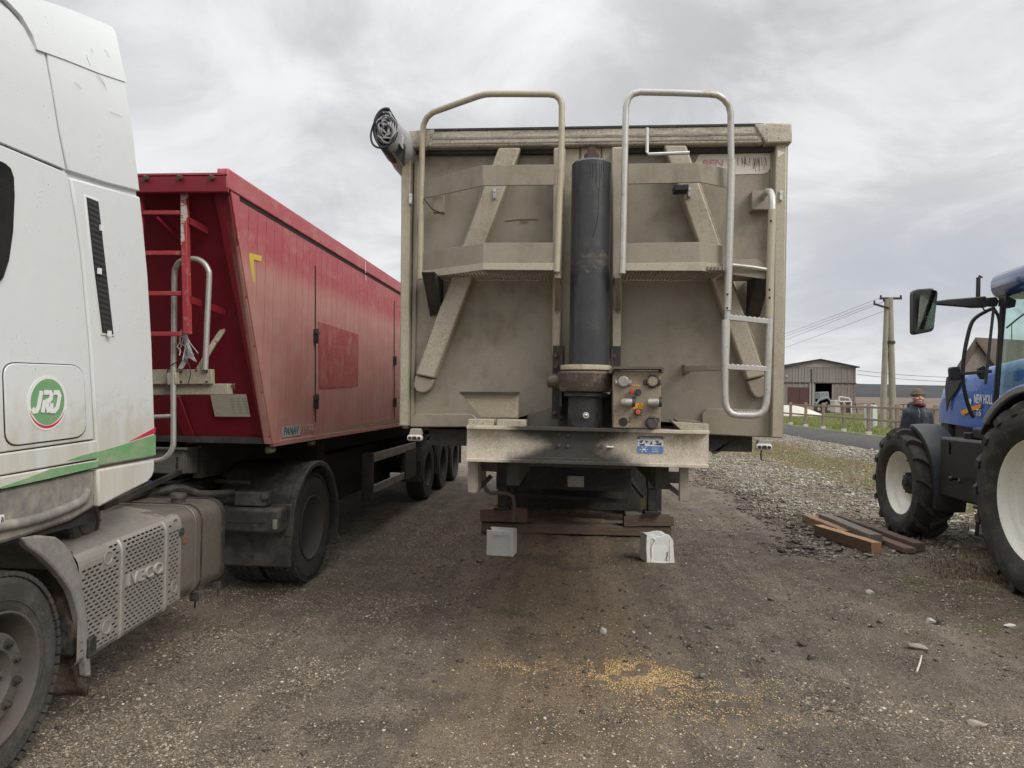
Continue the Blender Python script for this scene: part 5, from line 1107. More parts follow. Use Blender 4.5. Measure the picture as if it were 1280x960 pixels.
# chassis, hoses, bits between cab and trailer
for xx in (-3.33, -4.15): MB().box(xx-.04, xx+.04, 2.0, 7.5, .72, .98).build('chassis_rail', m_und, TK, bevel=.008)
mb = MB(); mb.bar((-2.75,4.0,1.07), (-3.35,6.1,1.10), .03, .035); mb.bar((-2.95,3.9,1.0), (-3.4,6.2,1.0), .05, .03); mb.build('stay_bar', m_und, TK)
MB().box(-4.3, -3.1, 3.6, 4.1, .9, 1.35).build('engine_cover', m_und, TK, bevel=.05)
MB().box(-4.0, -3.5, 6.2, 7.3, .98, 1.12).build('fifth_wheel', m_black, TK, bevel=.03)
r_ = random.Random(4)
for i in range(5):
    x0 = -3.0 - .18*i; MB().tube(smooth_path([(x0,3.7,1.25+.1*i),(x0-.05,4.1,1.0+.05*i),(x0-.1,4.6,1.12),(x0-.2,5.2,1.05+.03*i),(x0-.1,5.8,.95)], 6), .016, 8).build('air_hose', m_cable if i != 1 else mat('blue_hose', (.04,.07,.2), .5), TK)
# drive axle wheels, fender with front box
for xx, fl in ((-2.60, 1), (-2.95, 1), (-4.80, -1), (-4.45, -1)): truck_wheel(TK, rel((xx, RWp[1], .50)), 'rear', m_rimd, fl)
MB().tube([(-4.7,RWp[1],.5),(-2.7,RWp[1],.5)], .09, 14).build('axle', m_und, TK)
m_fd = mat('black_fender', (.045,.042,.04), .5, dirt=(.13,.11,.09), da=.50, ds=3, var=.12, bump=.08)
Cw = (0, RWp[1], .50)
fnd = arch(Cw, .615, R(178), R(22), -3.12, -2.425, .02, 30).build('rear_fender', m_fd, TK)
arch(Cw, .622, R(178), R(20), -2.475, -2.405, .05, 30).build('fender_lip', m_fd, fnd, bevel=.01)
arch(Cw, .622, R(22), R(-26), -2.52, -2.405, .02, 12).build('fender_tail', m_fd, fnd, bevel=.006)
yf = RWp[1] - .60
a_ = PY(277,708,yf); b2 = PY(366,708,yf)
MB().box(-3.12, -2.41, yf-.015, yf+.02, PY(300,707,yf).z, .80).build('fender_front_plate', m_fd, fnd, bevel=.012)
MB().box(-3.02, -2.44, yf-.20, yf-.016, PY(300,664,yf).z+.02, PY(300,630,yf).z+.0).build('fender_box', m_fd, TK, bevel=.03)
MB().box(-2.86, -2.58, yf-.17, yf-.03, PY(300,629,yf).z+.0, PY(300,611,yf).z).build('valve_box', m_blackp, TK, bevel=.015)
q = PY(333,618,yf-.18); MB().lathe([(.0001,-.03),(.02,-.03),(.03,-.02),(.032,.02)], (-2.59,yf-.16,PY(333,618,yf).z), 'Y', 16).build('valve_cap', m_blackp, TK)
MB().box(-2.50, -2.46, yf-.212, yf-.19, PY(300,655,yf).z, PY(300,650,yf).z+.05).build('side_lamp', m_plas, TK, bevel=.008)
mb = MB().bar((-3.0,yf-.204,PY(300,647,yf).z+.0), (-2.56,yf-.204,PY(300,647,yf).z), .006, .006); mb.build('box_seam', m_und, TK)
MB().tube(smooth_path([(-3.25,5.1,.95),(-3.1,5.4,1.0),(-3.0,5.6,.93),(-2.9,yf-.1,.9)], 6), .03, 8).build('hose', m_blackp, TK)
MB().tube([(-3.12,yf+.03,.98),(-2.78,yf-.05,.98)], .02, 8).build('valve_pipe', m_blackp, TK)
MB().box(-3.2, -2.5, RWp[1]-.3, RWp[1]+.3, .98, 1.02).build('fender_mount', m_und, TK)
# ================================================================== RED TIPPING TRAILER
RT = thing('grain_trailer', 'dusty red box tipping trailer coupled behind the white lorry cab', 'trailer', (-3.7, 5.2, 0))
XS = -2.45
tt, tb = PX(285,238,XS), PX(338,555,XS)      # front edge of the side, top and bottom
Zt, Zb = PX(283,211,XS).z, tb.z
YT, YB = tt.y, tb.y; YEND = 15.9; XLr = -4.95
m_side = mat('red_paint_side', (.41,.05,.07), .5, dirt=(.52,.26,.23), da=.5, ds=2.5, var=.06, streak=4, bump=.03, speck=(.3,.2,.17), spa=.03)
def dust_side():
    """road dust film: grey-pink up to a wavy tide line, cleaner paint above"""
    m = m_side; nt = m.node_tree; b = nt.nodes['Principled BSDF']; src = b.inputs['Base Color'].links[0].from_socket
    P = nt.nodes.new('ShaderNodeTexCoord').outputs['Object']; sp = nt.nodes.new('ShaderNodeSeparateXYZ'); nt.links.new(P, sp.inputs[0])
    n_ = noise(nt, vmap(nt, P, (1,1.2,3)), 2.2, 6, .6); n2 = noise(nt, vmap(nt, P, (8,8,.7)), 1.2, 5, .6)
    h = mth(nt, 'ADD', sp.outputs[2], mth(nt, 'MULTIPLY', mth(nt, 'SUBTRACT', n_, .5), .22))
    f = mth(nt, 'MULTIPLY', ss(nt, h, 2.88, 2.62), ss(nt, n2, .2, .75, .85, .55)); f = mth(nt, 'ADD', f, ss(nt, n_, .40, .7, .08, .30), clamp=True)
    c = mixc(nt, f, src, (.52,.28,.235)); nt.links.new(c, b.inputs['Base Color'])
    return m
dust_side()
def yfront(z): return YT + (YB-YT)*(tt.z - z)/(tt.z - tb.z)
# side: vertical planks with grooves
mb = MB(); 
def plank(x, y0, y1, z0, z1, clip=True):
    pts = [(x, y1, z0), (x, y1, z1)]
    ya, yb = max(y0, yfront(z1) if False else y0), y0
    f0, f1 = yfront(z0), yfront(z1)
    if y0 >= f0: pts += [(x, y0, z1), (x, y0, z0)]
    else:
        # front edge is slanted
        if y0 >= f1: zc = z1 + (z0-z1)*(y0-f1)/(f0-f1); pts += [(x, y0, z1), (x, y0, zc)]
        else: pts += [(x, f1, z1)]
        if y1 >= f0: pts += [(x, f0, z0)]
        else: zc = z1 + (z0-z1)*(y1-f1)/(f0-f1); pts = [(x, y1, zc), (x, y1, z1)] + pts[2:]
    return mb.prism(pts, (.012, 0, 0))
ztr = tt.z - .012
mb.prism([(XS-.05, yfront(ztr), ztr), (XS-.05, yfront(Zb), Zb), (XS-.05, YEND, Zb), (XS-.05, YEND, ztr)], (.045, 0, 0))
y = 5.00
while y < YEND - .01: plank(XS-.005, y, min(y+.148, YEND), Zb, ztr); y += .155
side = mb.build('side_wall', m_side, RT, bevel=.004, seg=1)
mb = MB(); mb.prism([(XLr, yfront(Zt), Zt), (XLr, YB, Zb), (XLr, YEND, Zb), (XLr, YEND, Zt)], (.05,0,0)); mb.build('side_wall', m_side, RT)
# top rail with dark joint
MB().prism([(XS-.06, YT-.05, Zt), (XS-.06, YT-.06, tt.z), (XS-.06, YEND, tt.z), (XS-.06, YEND, Zt)], (.085,0,0)).build('top_rail', m_side, RT, bevel=.01)
MB().box(XS-.02, XS+.0115, YT, YEND, ztr-.014, tt.z+.002).build('rail_joint', m_gap, RT)
MB().box(XLr, XS+.022, YT-.06, YT-.02, PY(230,236,YT-.15).z, PY(230,214,YT-.15).z).build('front_rail', m_red, RT, bevel=.01)
MB().box(XLr, XS+.02, YT-.065, YT-.0, PY(230,214,YT-.15).z+.001, PY(230,211.5,YT-.15).z+.001).build('rail_trim', m_redl, RT)
MB().box(XLr+.02, XS-.08, YT, YEND, Zt-.06, Zt-.03).build('roll_cover', m_red, RT)
MB().box(XLr+.05, XS-.05, YB, YEND, Zb, Zb+.05).build('floor_plate', m_und, RT)
MB().box(XLr, XS, YEND, YEND+.05, Zb, Zt).build('tailgate', m_side, RT)
mb = MB()
for px, py in ((183,223),(225,222),(265,222)): q = PY(px, py, YT-.065); mb.lathe([(.004,-.02),(.017,-.018),(.02,0)], q, 'Y', 12); mb.tube([q+Vector((0,-.02,.02)), q+Vector((.01,-.04,0)), q+Vector((0,-.03,-.025)), q+Vector((-.008,-.01,-.02))], .005, 6)
mb.build('tarp_eyelet', m_rust, RT)
# front wall slanting back, corner post
def FP(px, py, off=0.):
    """point of the slanted front wall seen at a pixel"""
    d = _ray(px, py); n = Vector((0, (tt.z-tb.z), (YB-YT))).normalized(); o = Vector((0, YT+off, tt.z)); t = (o-CAMP).dot(n)/d.dot(n); return CAMP + d*t
mb = MB(); mb.prism([(XLr, YT+.06, tt.z+.05), (XS-.03, YT+.06, tt.z+.05), (XS-.03, YB+.06, Zb), (XLr, YB+.06, Zb)], (0,.04,0)); mb.build('front_wall', m_red, RT)
xa0 = FP(265,235).x; xa1 = FP(328,554).x
MB().prism([(xa0, YT, tt.z), (XS+.008, YT, tt.z), (XS+.008, YB, Zb), (xa1, YB, Zb)], (0,.07,0)).build('corner_post', m_red, RT, bevel=.012)
MB().prism([(XS+.008, YT+.005, tt.z-.005), (XS+.008, YB+.005, Zb), (XS+.008, YB+.15, Zb), (XS+.008, YT+.13, tt.z-.005)], (.012,0,0)).build('corner_strip', m_side, RT, bevel=.003)
# stiffeners seen faintly on the front wall
for a, b in (((218,495),(240,555)),): MB().bar(FP(*a,.05), FP(*b,.05), .09, .02, (0,-1,0)).build('wall_rib', m_red, RT, bevel=.01)
# ladder
yl_ = YT + .02
lad_r = MB(); lad_r.bar(PY(230.5,228,yl_), PY(234.5,418,yl_), .045, .05, (0,-1,0)); lad_o = lad_r.build('ladder', m_redl, RT, bevel=.005)
MB().bar(PY(176.5,232,yl_), PY(171,420,yl_), .035, .05, (0,-1,0)).build('ladder_post', m_redl, lad_o, bevel=.005)
for z_ in (266,316.5,367,417.5): MB().bar(PY(174,z_,yl_), PY(228,z_,yl_), .03, .026, (0,-1,0)).build('rung', m_redl, lad_o, bevel=.003)
for a, b, c_, d_ in ((237,276,260,289),(237,374,281,390),(197,270,228,300)): MB().bar(PY(a,b,yl_), FP(c_,d_,.04), .05, .01, (1,0,0)).build('ladder_brace', m_red, RT)
mb = MB(); 
for a in ([(226,228),(234,227.5),(235,246),(232,250),(235,270),(229,282),(231,300),(226,306)],): mb.pY(a, yl_-.027, .001)
mb.build('worn_paint', patchy('worn_paint', (.52,.46,.42), (.33,.05,.05), 22, .42, .5), lad_o)
# folding handrail, platform, rope ends
yh = YT + .12
hp = [PY(a,b,yh) for a,b in ((216.7,470),(217.5,420),(218,347),(219.5,335),(224,328),(231,324.5),(241,323.5),(249,325),(256,330),(260.5,338),(261.5,347),(259,400),(256.5,462))]
MB().tube(smooth_path(hp, 3), .020, 12).build('handrail', m_alu, RT)
hp = [PY(a,b,yh-.03) for a,b in ((217,460),(216.7,500),(216.8,550),(215.5,560),(211.5,567.5),(205,573),(198,575.5),(185,577))]
MB().tube(smooth_path(hp, 3), .019, 12).build('ladder_tube', m_alu, RT)
MB().tube([PY(160,523,yh-.03), PY(195,521,yh-.03), PY(217,520,yh-.03)], .016, 10).build('rung', m_alu, RT)
MB().pY([(180,462),(264,461.5),(264.5,480),(180,480.5)], yh+.02, .05).build('platform_edge', m_cream, RT, bevel=.004)
MB().pY([(180,480.5),(284,479.5),(285,493),(180,494)], yh+.05, .08).build('platform_beam', m_cream, RT, bevel=.004)
MB().tube([PY(284,492,yh+.06), PY(287,484,yh+.1), PY(293,480,yh+.12), PY(292,486,yh+.12)], .010, 6).build('beam_hook', m_rust, RT)
mb = MB(); mb.bar(PY(248,462,yh+.05), PY(268,428,yh+.12), .035, .02, (0,-1,0)); mb.bar(PY(268,428,yh+.12), FP(278,413,.0), .045, .02, (0,-1,0)); mb.build('rail_stay', m_cream, RT, bevel=.003)
mb = MB(); mb.bar(PY(216,466,yh-.02), PY(217,481,yh-.02), .07, .05, (0,-1,0)); mb.build('clamp', m_cream, RT, bevel=.006)
mb = MB()
for px, py in ((186,465),(186,477),(258,465),(258,477),(226,465),(226,477),(245,463)): mb.disc(PY(px,py,yh+.012), .007, 0, .01)
mb.build('rivet', m_und, RT)
mb = MB(); r_ = random.Random(2)
for i in range(9):
    p0 = PY(228+r_.uniform(-3,4), 412+r_.uniform(0,8), yh-.03); pts = [p0]
    for k in range(4): pts.append(pts[-1] + Vector((r_.uniform(-.02,.045), r_.uniform(-.02,.02), -r_.uniform(.02,.06))))
    mb.tube(smooth_path(pts, 3), .0035, 5)
mb.build('frayed_strap', m_tarp, RT)
mb = MB(); w0 = [PY(a,b,yh-.04) for a,b in ((226,415),(231,432),(236,447),(243,451.5),(240,440),(232,424),(229,414))]; mb.prism(w0, (0,.006,0)); w0 = [PY(a,b,yh-.02) for a,b in ((233,430),(237,440),(234,452),(228,461),(222,461),(229,448),(231,440))]; mb.prism(w0, (0,.006,0)); mb.build('strap_end', m_tarp, RT)
MB().tube(smooth_path([PY(a,b,yh-.03) for a,b in ((212,478),(209,468),(212,458),(222,452),(226,448))], 4), .004, 6).build('wire', m_cable, RT); MB().tube(smooth_path([PY(a,b,yh-.03) for a,b in ((230,448),(236,456),(238,468),(235,480))], 4), .0035, 6).build('wire', m_und, RT)
pp = MB().prism([FP(263,493,.045), FP(308,492.6,.045), FP(313,521,.045), FP(269,520.6,.045)], (0,-.004,0)).build('paper_notice', m_paper, RT)
mb = MB()
for i in range(6):
    t = .35 + .11*i
    for j in range(3):
        px = 287 + j*8 + i*.8; py = 498 + i*3.6; mb.tube([FP(px,py,.037), FP(px+4.5,py,.037)], .0016, 4)
mb.build('faded_print', mat('faded_print', (.24,.21,.17), .8), pp)
# markings on the side
def onS(px, py, e=.0): return PX(px, py, XS+.009+e)
def sideq(name, pix, m, e=.001): return MB().prism([onS(a,b,e) for a,b in pix], (.0015,0,0)).build(name, m, RT)
sideq('yellow_mark', [(311,316),(327,320),(326.5,327),(317,324.5),(318.5,353),(314.5,355)], m_yel)
fpz = mat('clean_red_patch', (.37,.045,.055), .5, dirt=(.46,.20,.17), da=.66, ds=7, streak=16, var=.2)
sideq('clean_patch', [(398,402),(448,418),(447,483),(399,486)], fpz)
mb = MB()
for a in ([(393.8,332),(394.9,332.5),(394.9,527),(393.8,527.5)], [(492.5,376),(493.3,376.4),(493.3,523.5),(492.5,523.7)]): mb.prism([onS(p,q,.0012) for p,q in a], (.0015,0,0))
mb.build('door_seam', m_gap, RT)
for px, py in ((394.5,420),(394.5,502),(493,451),(493,503)):
    q = onS(px, py, .01); k = 1 if px < 450 else .9; mb = MB(); mb.obox((q.x,q.y,q.z), (.03,.05,.13*k)); mb.obox((q.x+.012,q.y,q.z+.03), (.025,.07,.03)); mb.tube([(q.x+.02,q.y,q.z-.07*k),(q.x+.02,q.y,q.z+.07*k)], .012, 8); mb.build('hinge', m_black, RT, bevel=.004)
sideq('bottom_trim', [(391,541),(500,521.5),(500,527),(392,546.5)], mat('ochre_trim', (.40,.29,.17), .7, dirt=(.35,.15,.11), da=.5, ds=9, streak=14, var=.2))
MB().box(XS-.03, XS+.014, YB+.05, YEND, Zb-.025, Zb+.022).build('bottom_rail', m_side, RT, bevel=.006)
nb_ = sideq('name_plate', [(353,533.5),(375,531),(375,543.5),(353,547)], mat('plate_grey', (.55,.55,.53), .5, dirt=(.35,.31,.27), da=.45, ds=12))
q = onS(354.5,545.0,.003); q2 = onS(374,542.0,.003); MB().text('PANAV', q, q2-q, (0,0,1), (q2-q).length, .075, .001, shear=.15, bold=.03).build('plate_letters', mat('plate_ink', (.06,.12,.13), .5), nb_)
n2_ = sideq('capacity_plate', [(379,531.5),(391,530),(391,538.5),(379,540.5)], m_paper)
q = onS(380,539,.003); MB().text('S3L2', q, (0,1,0), (0,0,1), onS(390,539,.003).y-q.y, .045, .001).build('plate_letters', m_redv, n2_)
mb = MB(); r_ = random.Random(6)
for px, py in ((362,328),(393,344),(442,372),(412,330),(474,380),(455,375),(461,377),(466,379)): 
    q = onS(px+r_.uniform(-.5,.5), py, .0015); s2 = .018; mb.add([q+Vector((0,r_.uniform(-s2,s2),r_.uniform(-s2,s2))) for _ in range(4)], [(0,1,2),(0,2,3)])
mb.build('paint_chip', m_paper, RT)
mb = MB(); 
for a, b in (((456.5,326),(457,341)), ((457,344),(457.5,350))): mb.tube([onS(*a,.015), onS(*b,.015)], .006, 5)
mb.build('scrape', m_white, RT)
mb = MB().prism([onS(a,b,.004) for a,b in ((296,293),(304,296),(308,305),(299,307))], (.001,0,0)); mb.build('scuff', patchy('scuff', (.25,.30,.28), (.42,.12,.10), 30, .4, .6), RT)
# chassis: gooseneck, rails, guard, lamps, wheels
gn = [PX(233,562,-3.2), PX(342,553,-3.2), PX(342,583,-3.2), PX(300,588,-3.2), PX(233,592,-3.2)]
m_ch = mat('grey_chassis', (.15,.135,.12), .6, .1, dirt=(.07,.06,.05), da=.5, ds=4, var=.2, bump=.1)
MB().prism(gn, (-.03,0,0)).build('gooseneck', m_ch, RT, bevel=.006)
p = gn[0]; MB().box(-4.2, -3.2, p.y-.03, p.y, gn[4].z, p.z).build('gooseneck_front', m_ch, RT, bevel=.006)
MB().box(-4.2, -3.17, p.y-.06, 9, p.z, p.z+.02).build('top_plate', m_ch, RT, bevel=.004)
mb = MB()
for px, py in ((262,570),(277,569)): q = PX(px, py, -3.196); mb.lathe([(.0001,0),(.03,0),(.03,.004),(.0001,.004)], q, 'X', 18)
for px, py in ((228,573),(228,583),(226,586),(230,580),(248,573)): q = PX(px, py, -3.2); mb.disc((q.x-.06,p.y-.036,q.z), .009, 0, .01)
mb.build('rail_hole', m_gap, RT)
MB().box(-3.24, -3.16, 5.9, YEND, 1.02, Zb-.01).build('chassis_rail', m_und, RT); MB().box(-4.24, -4.16, 5.9, YEND, 1.02, Zb-.01).build('chassis_rail', m_und, RT)
MB().box(-4.3, -3.1, 8.3, 12.0, .35, 1.0).build('tool_box', m_und, RT, bevel=.02)
MB().box(-4.7, -2.75, 7.55, 7.6, .75, 1.25).build('spray_guard_or_light_block', m_und, RT)
for xx in (-2.95, -4.45):
    lg = MB().box(xx-.07, xx+.07, 8.0, 8.14, .35, 1.25).build('landing_leg', m_und, RT, bevel=.01); MB().box(xx-.16, xx+.16, 7.95, 8.2, .30, .34).build('foot_plate', m_und, lg)
q1, q2, q3, q4 = PX(467,572,XS), PX(519,563,XS), PX(467,617,XS), PX(519,597,XS)
m_gd = mat('guard_rail', (.27,.24,.20), .6, .2, dirt=(.12,.10,.08), da=.5, ds=6, var=.2)
g0 = MB().box(XS-.03, XS, q1.y, 11.0, q1.z-.06, q1.z+.05).build('side_guard', m_gd, RT, bevel=.006)
MB().box(XS-.03, XS, q1.y, 10.3, PX(467,612,XS).z-.05, PX(467,612,XS).z+.05).build('guard_bar', m_gd, g0, bevel=.006)
MB().box(XS-.14, XS+.004, q1.y-.03, q1.y+.02, PX(467,620,XS).z-.06, q1.z+.06).build('guard_end', m_und, g0, bevel=.006)
MB().box(XS-.06, XS+.005, 10.35, 11.05, PX(512,598,XS).z, PX(512,562,XS).z).build('guard_box', m_und, g0, bevel=.01)
for px, py, x_ in ((338,562,-2.6),(389,553,-2.7)):
    q = PX(px, py, x_); lp = MB().obox((q.x,q.y,q.z), (.05,.14,.06)).build('marker_lamp', m_lampb, RT, bevel=.02, seg=3); MB().obox((q.x+.022,q.y-.01,q.z), (.03,.10,.035)).build('lens', m_lens, lp, bevel=.012)
for yy in (12.15, 13.55, 14.95):
    for xx, fl in ((-2.62,1),(-4.78,-1)): truck_wheel(RT, (xx+3.7, yy-5.2, .50), 'trailer', m_rimd, fl)
    MB().tube([(-4.7,yy,.5),(-2.7,yy,.5)], .07, 12).build('axle', m_und, RT)
    arch((0,yy,.5), .60, R(165), R(10), -2.82, -2.47, .015, 20).build('fender', m_fd, RT, bevel=.004)
    MB().box(-2.82,-2.47, yy-.62, yy-.60, .35, .7).build('fender_front', m_fd, RT)
MB().box(-2.85,-2.47, 15.65, 15.67, .3, 1.0).build('mud_flap', m_blackp, RT)
MB().box(-4.6,-2.8, 11.2, 15.5, .75, 1.02).build('axle_frame', m_und, RT)
# ================================================================== TIMBERS, CANISTERS
def beamobj(p, q, w_, h_, name, m, label, cat, group=None, up=(0,0,1), bev=.006, side=None):
    p, q = Vector(p), Vector(q); c_ = (p+q)/2; L_ = (q-p).length; mb = MB(); n = 8
    r_ = random.Random(int(L_*1000)); vs = []; fs = []
    for i in range(n+1):
        x = -L_/2 + L_*i/n; jy, jz = r_.uniform(-.003,.003), r_.uniform(-.003,.003)
        for a, b in ((-1,-1),(1,-1),(1,1),(-1,1)): vs.append((x, a*w_/2+jy, b*h_/2+jz))
    for i in range(n):
        for k in range(4): fs.append((i*4+k, i*4+(k+1)%4, i*4+4+(k+1)%4, i*4+4+k))
    fs += [(3,2,1,0), tuple(n*4+k for k in range(4))]; mb.add(vs, fs)
    o = mb.build(name, m, None, bevel=bev, smooth=20)
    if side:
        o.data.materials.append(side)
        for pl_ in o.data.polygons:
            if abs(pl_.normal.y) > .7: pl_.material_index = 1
    d = (q-p).normalized(); o.matrix_world = Matrix.Translation(c_) @ d.to_track_quat('X', 'Z').to_matrix().to_4x4(); return tag(o, label, cat, group)
G = 'planks under the landing legs'
m_plk = m_wood
beamobj((-1.19,9.42,.06), (1.24,9.42,.075), .24, .12, 'plank', m_wood, 'long dark plank on the ground spanning under both landing legs', 'plank', G)
beamobj((-1.20,9.36,.225), (-.59,9.36,.225), .22, .16, 'plank', m_woodr, 'short reddish wooden block under the leg nearer the white lorry', 'plank', G)
beamobj((.64,9.40,.20), (1.27,9.40,.215), .24, .13, 'plank', m_wood, 'short split grey block under the leg nearer the blue tractor', 'plank', G)
beamobj((.66,9.38,.285), (1.22,9.38,.29), .2, .035, 'plank', m_woodg, 'thin grey board lying flat on top of the split grey block', 'plank', G)
# the pile of timber at the yard edge
def gp(px, py, z): 
    p = PZ(px, py, z+.1); return p
G = 'timber beams in a loose pile'
a_, b_ = PZ(1027,664,.20), PZ(1093,686,.20)
def topbar(a, b, h_, w_, ea=0., eb=0.):
    out = []
    for px, e in ((a, ea), (b, eb)):
        z = .2
        for _ in range(8): p = PZ(*px, z); z = float(gz(p.x, p.y)) + h_ + .015 + e
        out.append(Vector((p.x, p.y, z - h_/2)))
    return out
p, q = topbar((1023,656), (1096,678), .13, .12); beamobj(p, q, .12, .13, 'timber_beam', m_woodo, 'square orange brown timber beam nearest the yard, freshly cut end showing', 'timber', G, bev=.004, side=mat('dark_beam_side', (.13,.085,.055), .85, dirt=(.08,.055,.04), da=.5, ds=8, stretch=(.6,9,9), bump=.3))  # side faces of this beam are darker brown than its top
p, q = topbar((1008,643), (1058,663), .10, .10); beamobj(p, q, .12, .10, 'timber_beam', mat('pale_brown_wood', (.30,.18,.10), .8, dirt=(.15,.10,.07), da=.5, ds=8, stretch=(.6,9,9), bump=.2), 'pale brown board end sticking out behind the orange beam', 'timber', G)
p, q = topbar((1030,642), (1095,668), .11, .12, .0, .04); beamobj(p, q, .15, .11, 'timber_beam', m_woodg, 'grey weathered beam lying across the middle of the pile', 'timber', G)
p, q = topbar((1052,644), (1150,679), .10, .12); beamobj(p, q, .12, .10, 'timber_beam', mat('dark_brown_wood', (.13,.09,.07), .85, dirt=(.07,.05,.04), da=.5, ds=8, stretch=(.6,9,9), bump=.3), 'long dark brown beam at the back of the pile, reaching toward the tractor wheel', 'timber', G)
p, q = topbar((1092,668), (1138,685), .06, .12); beamobj(p, q, .13, .06, 'timber_beam', mat('purple_brown_wood', (.17,.11,.09), .85, dirt=(.09,.07,.055), da=.5, ds=8, stretch=(.6,9,9), bump=.3), 'short purplish brown board end between the grey beam and the long dark beam', 'timber', G)
# white canisters
def canister(px, py, sz, rz, label, crumple, seed):
    p = PZ(px, py, 0.); W_, D_, H_ = sz; bm = bmesh.new(); bmesh.ops.create_cube(bm, size=1); bmesh.ops.subdivide_edges(bm, edges=bm.edges, cuts=7, use_grid_fill=True)
    r_ = random.Random(seed)
    for v in bm.verts:
        x, y, z = v.co
        # recessed panel on the front with a frame round it
        if y < -.49 and -.30 < x < .30 and -.46 < z < .33: y += .025
        v.co = Vector((x*W_, y*D_, (z+.5)*H_))
        if crumple:
            s_ = math.sin(7*x+3*z+seed)*math.cos(5*y-4*z); v.co.x += .012*s_*(z+.5); v.co.z += .012*math.sin(9*x+2*y)*(z > .3); v.co.x += r_.uniform(-.004,.004); v.co.z += r_.uniform(-.003,.003)
            if x > .3: v.co.z -= .05*((x-.3)/.2)**2*(z+.5); v.co.x -= .02*(z+.5)**2
    mb = MB(); bm.verts.index_update(); mb.v = [tuple(v.co) for v in bm.verts]; mb.f = [tuple(v.index for v in f.verts) for f in bm.faces]; bm.free()
    root = thing('canister', label, 'canister', (p.x, p.y, float(gz(p.x,p.y)+relief(p.x,p.y))-.004), 'white canisters before the landing legs', rz)
    b_ = mb.build('body', m_canw, root, off=(0,0,0), bevel=.012, smooth=40)
    mb = MB(); y0 = -D_/2
    if not crumple: mb.tube([(-.05,y0-.002,H_*.78),(-.04,y0-.010,H_*.83),(0,y0-.014,H_*.845),(.045,y0-.010,H_*.83),(.055,y0-.002,H_*.80)], .007, 8)
    else: mb.tube([(-.10,y0-.001,H_*.92),(-.06,y0-.012,H_*.86),(-.105,y0-.010,H_*.6),(-.10,y0-.004,H_*.2)], .006, 8)
    mb.build('handle', m_canw, root, off=(0,0,0))
    mb = MB()
    for xx in (-W_*.335, W_*.335): mb.box(xx-.004, xx+.004, y0-.005, y0+.004, H_*.05, H_*.9)
    mb.box(-W_*.2, W_*.2, y0+D_*.018, y0+D_*.03, H_*.12, H_*.62) if crumple else mb.box(-W_*.335, W_*.335, y0-.004, y0+.004, H_*.88, H_*.90)
    mb.build('moulded_rib', m_canw, root, off=(0,0,0), bevel=.002)
    if not crumple: MB().lathe([(.0001,.02),(.018,.02),(.02,0)], (-W_*.4,-D_*.38,H_-.002), 'Z', 12).build('cap', m_gap, root, off=(0,0,0))
    else: MB().tube([(W_*.24,y0-.002,H_*.42),(W_*.25,y0-.006,H_*.3),(W_*.2,y0-.006,H_*.18),(W_*.25,y0-.004,H_*.1)], .004, 6).build('dirt_scratch', m_und, root, off=(0,0,0))
canister(627, 692.5, (.305,.22,.285), -.10, 'square upright white plastic canister with a small handle and black cap', False, 1)
canister(821, 700.5, (.31,.24,.30), .22, 'crumpled white plastic canister with a slumped rounded corner', True, 5)
# ================================================================== BLUE TRACTOR
XT = 5.0
TR = thing('tractor', 'blue farm tractor with cream wheel rims and black fenders parked beside the timber pile', 'tractor', (XT, 7.8, .09))
m_cream_rim = mat('cream_rim', (.82,.80,.71), .38, dirt=(.42,.36,.26), da=.30, ds=4, var=.04, speck=(.2,.16,.1), spa=.06, sps=60, coat=.2)
m_tblue = mat('tractor_blue', (.012,.115,.46), .28, dirt=(.10,.15,.22), da=.12, ds=4, var=.05, coat=.5)
m_tdark = mat('dark_blue_roof', (.010,.055,.18), .22, dirt=(.1,.1,.1), da=.2, ds=4, coat=.5)
m_tfend = mat('tractor_fender', (.034,.036,.042), .48, dirt=(.10,.095,.09), da=.35, ds=3, var=.1, bump=.05)
m_tblk = mat('tractor_black', (.018,.018,.02), .45, dirt=(.06,.055,.05), da=.35, ds=5, var=.1)
m_tgrey = mat('fender_trim_grey', (.20,.20,.20), .5, dirt=(.3,.27,.22), da=.4, ds=5)
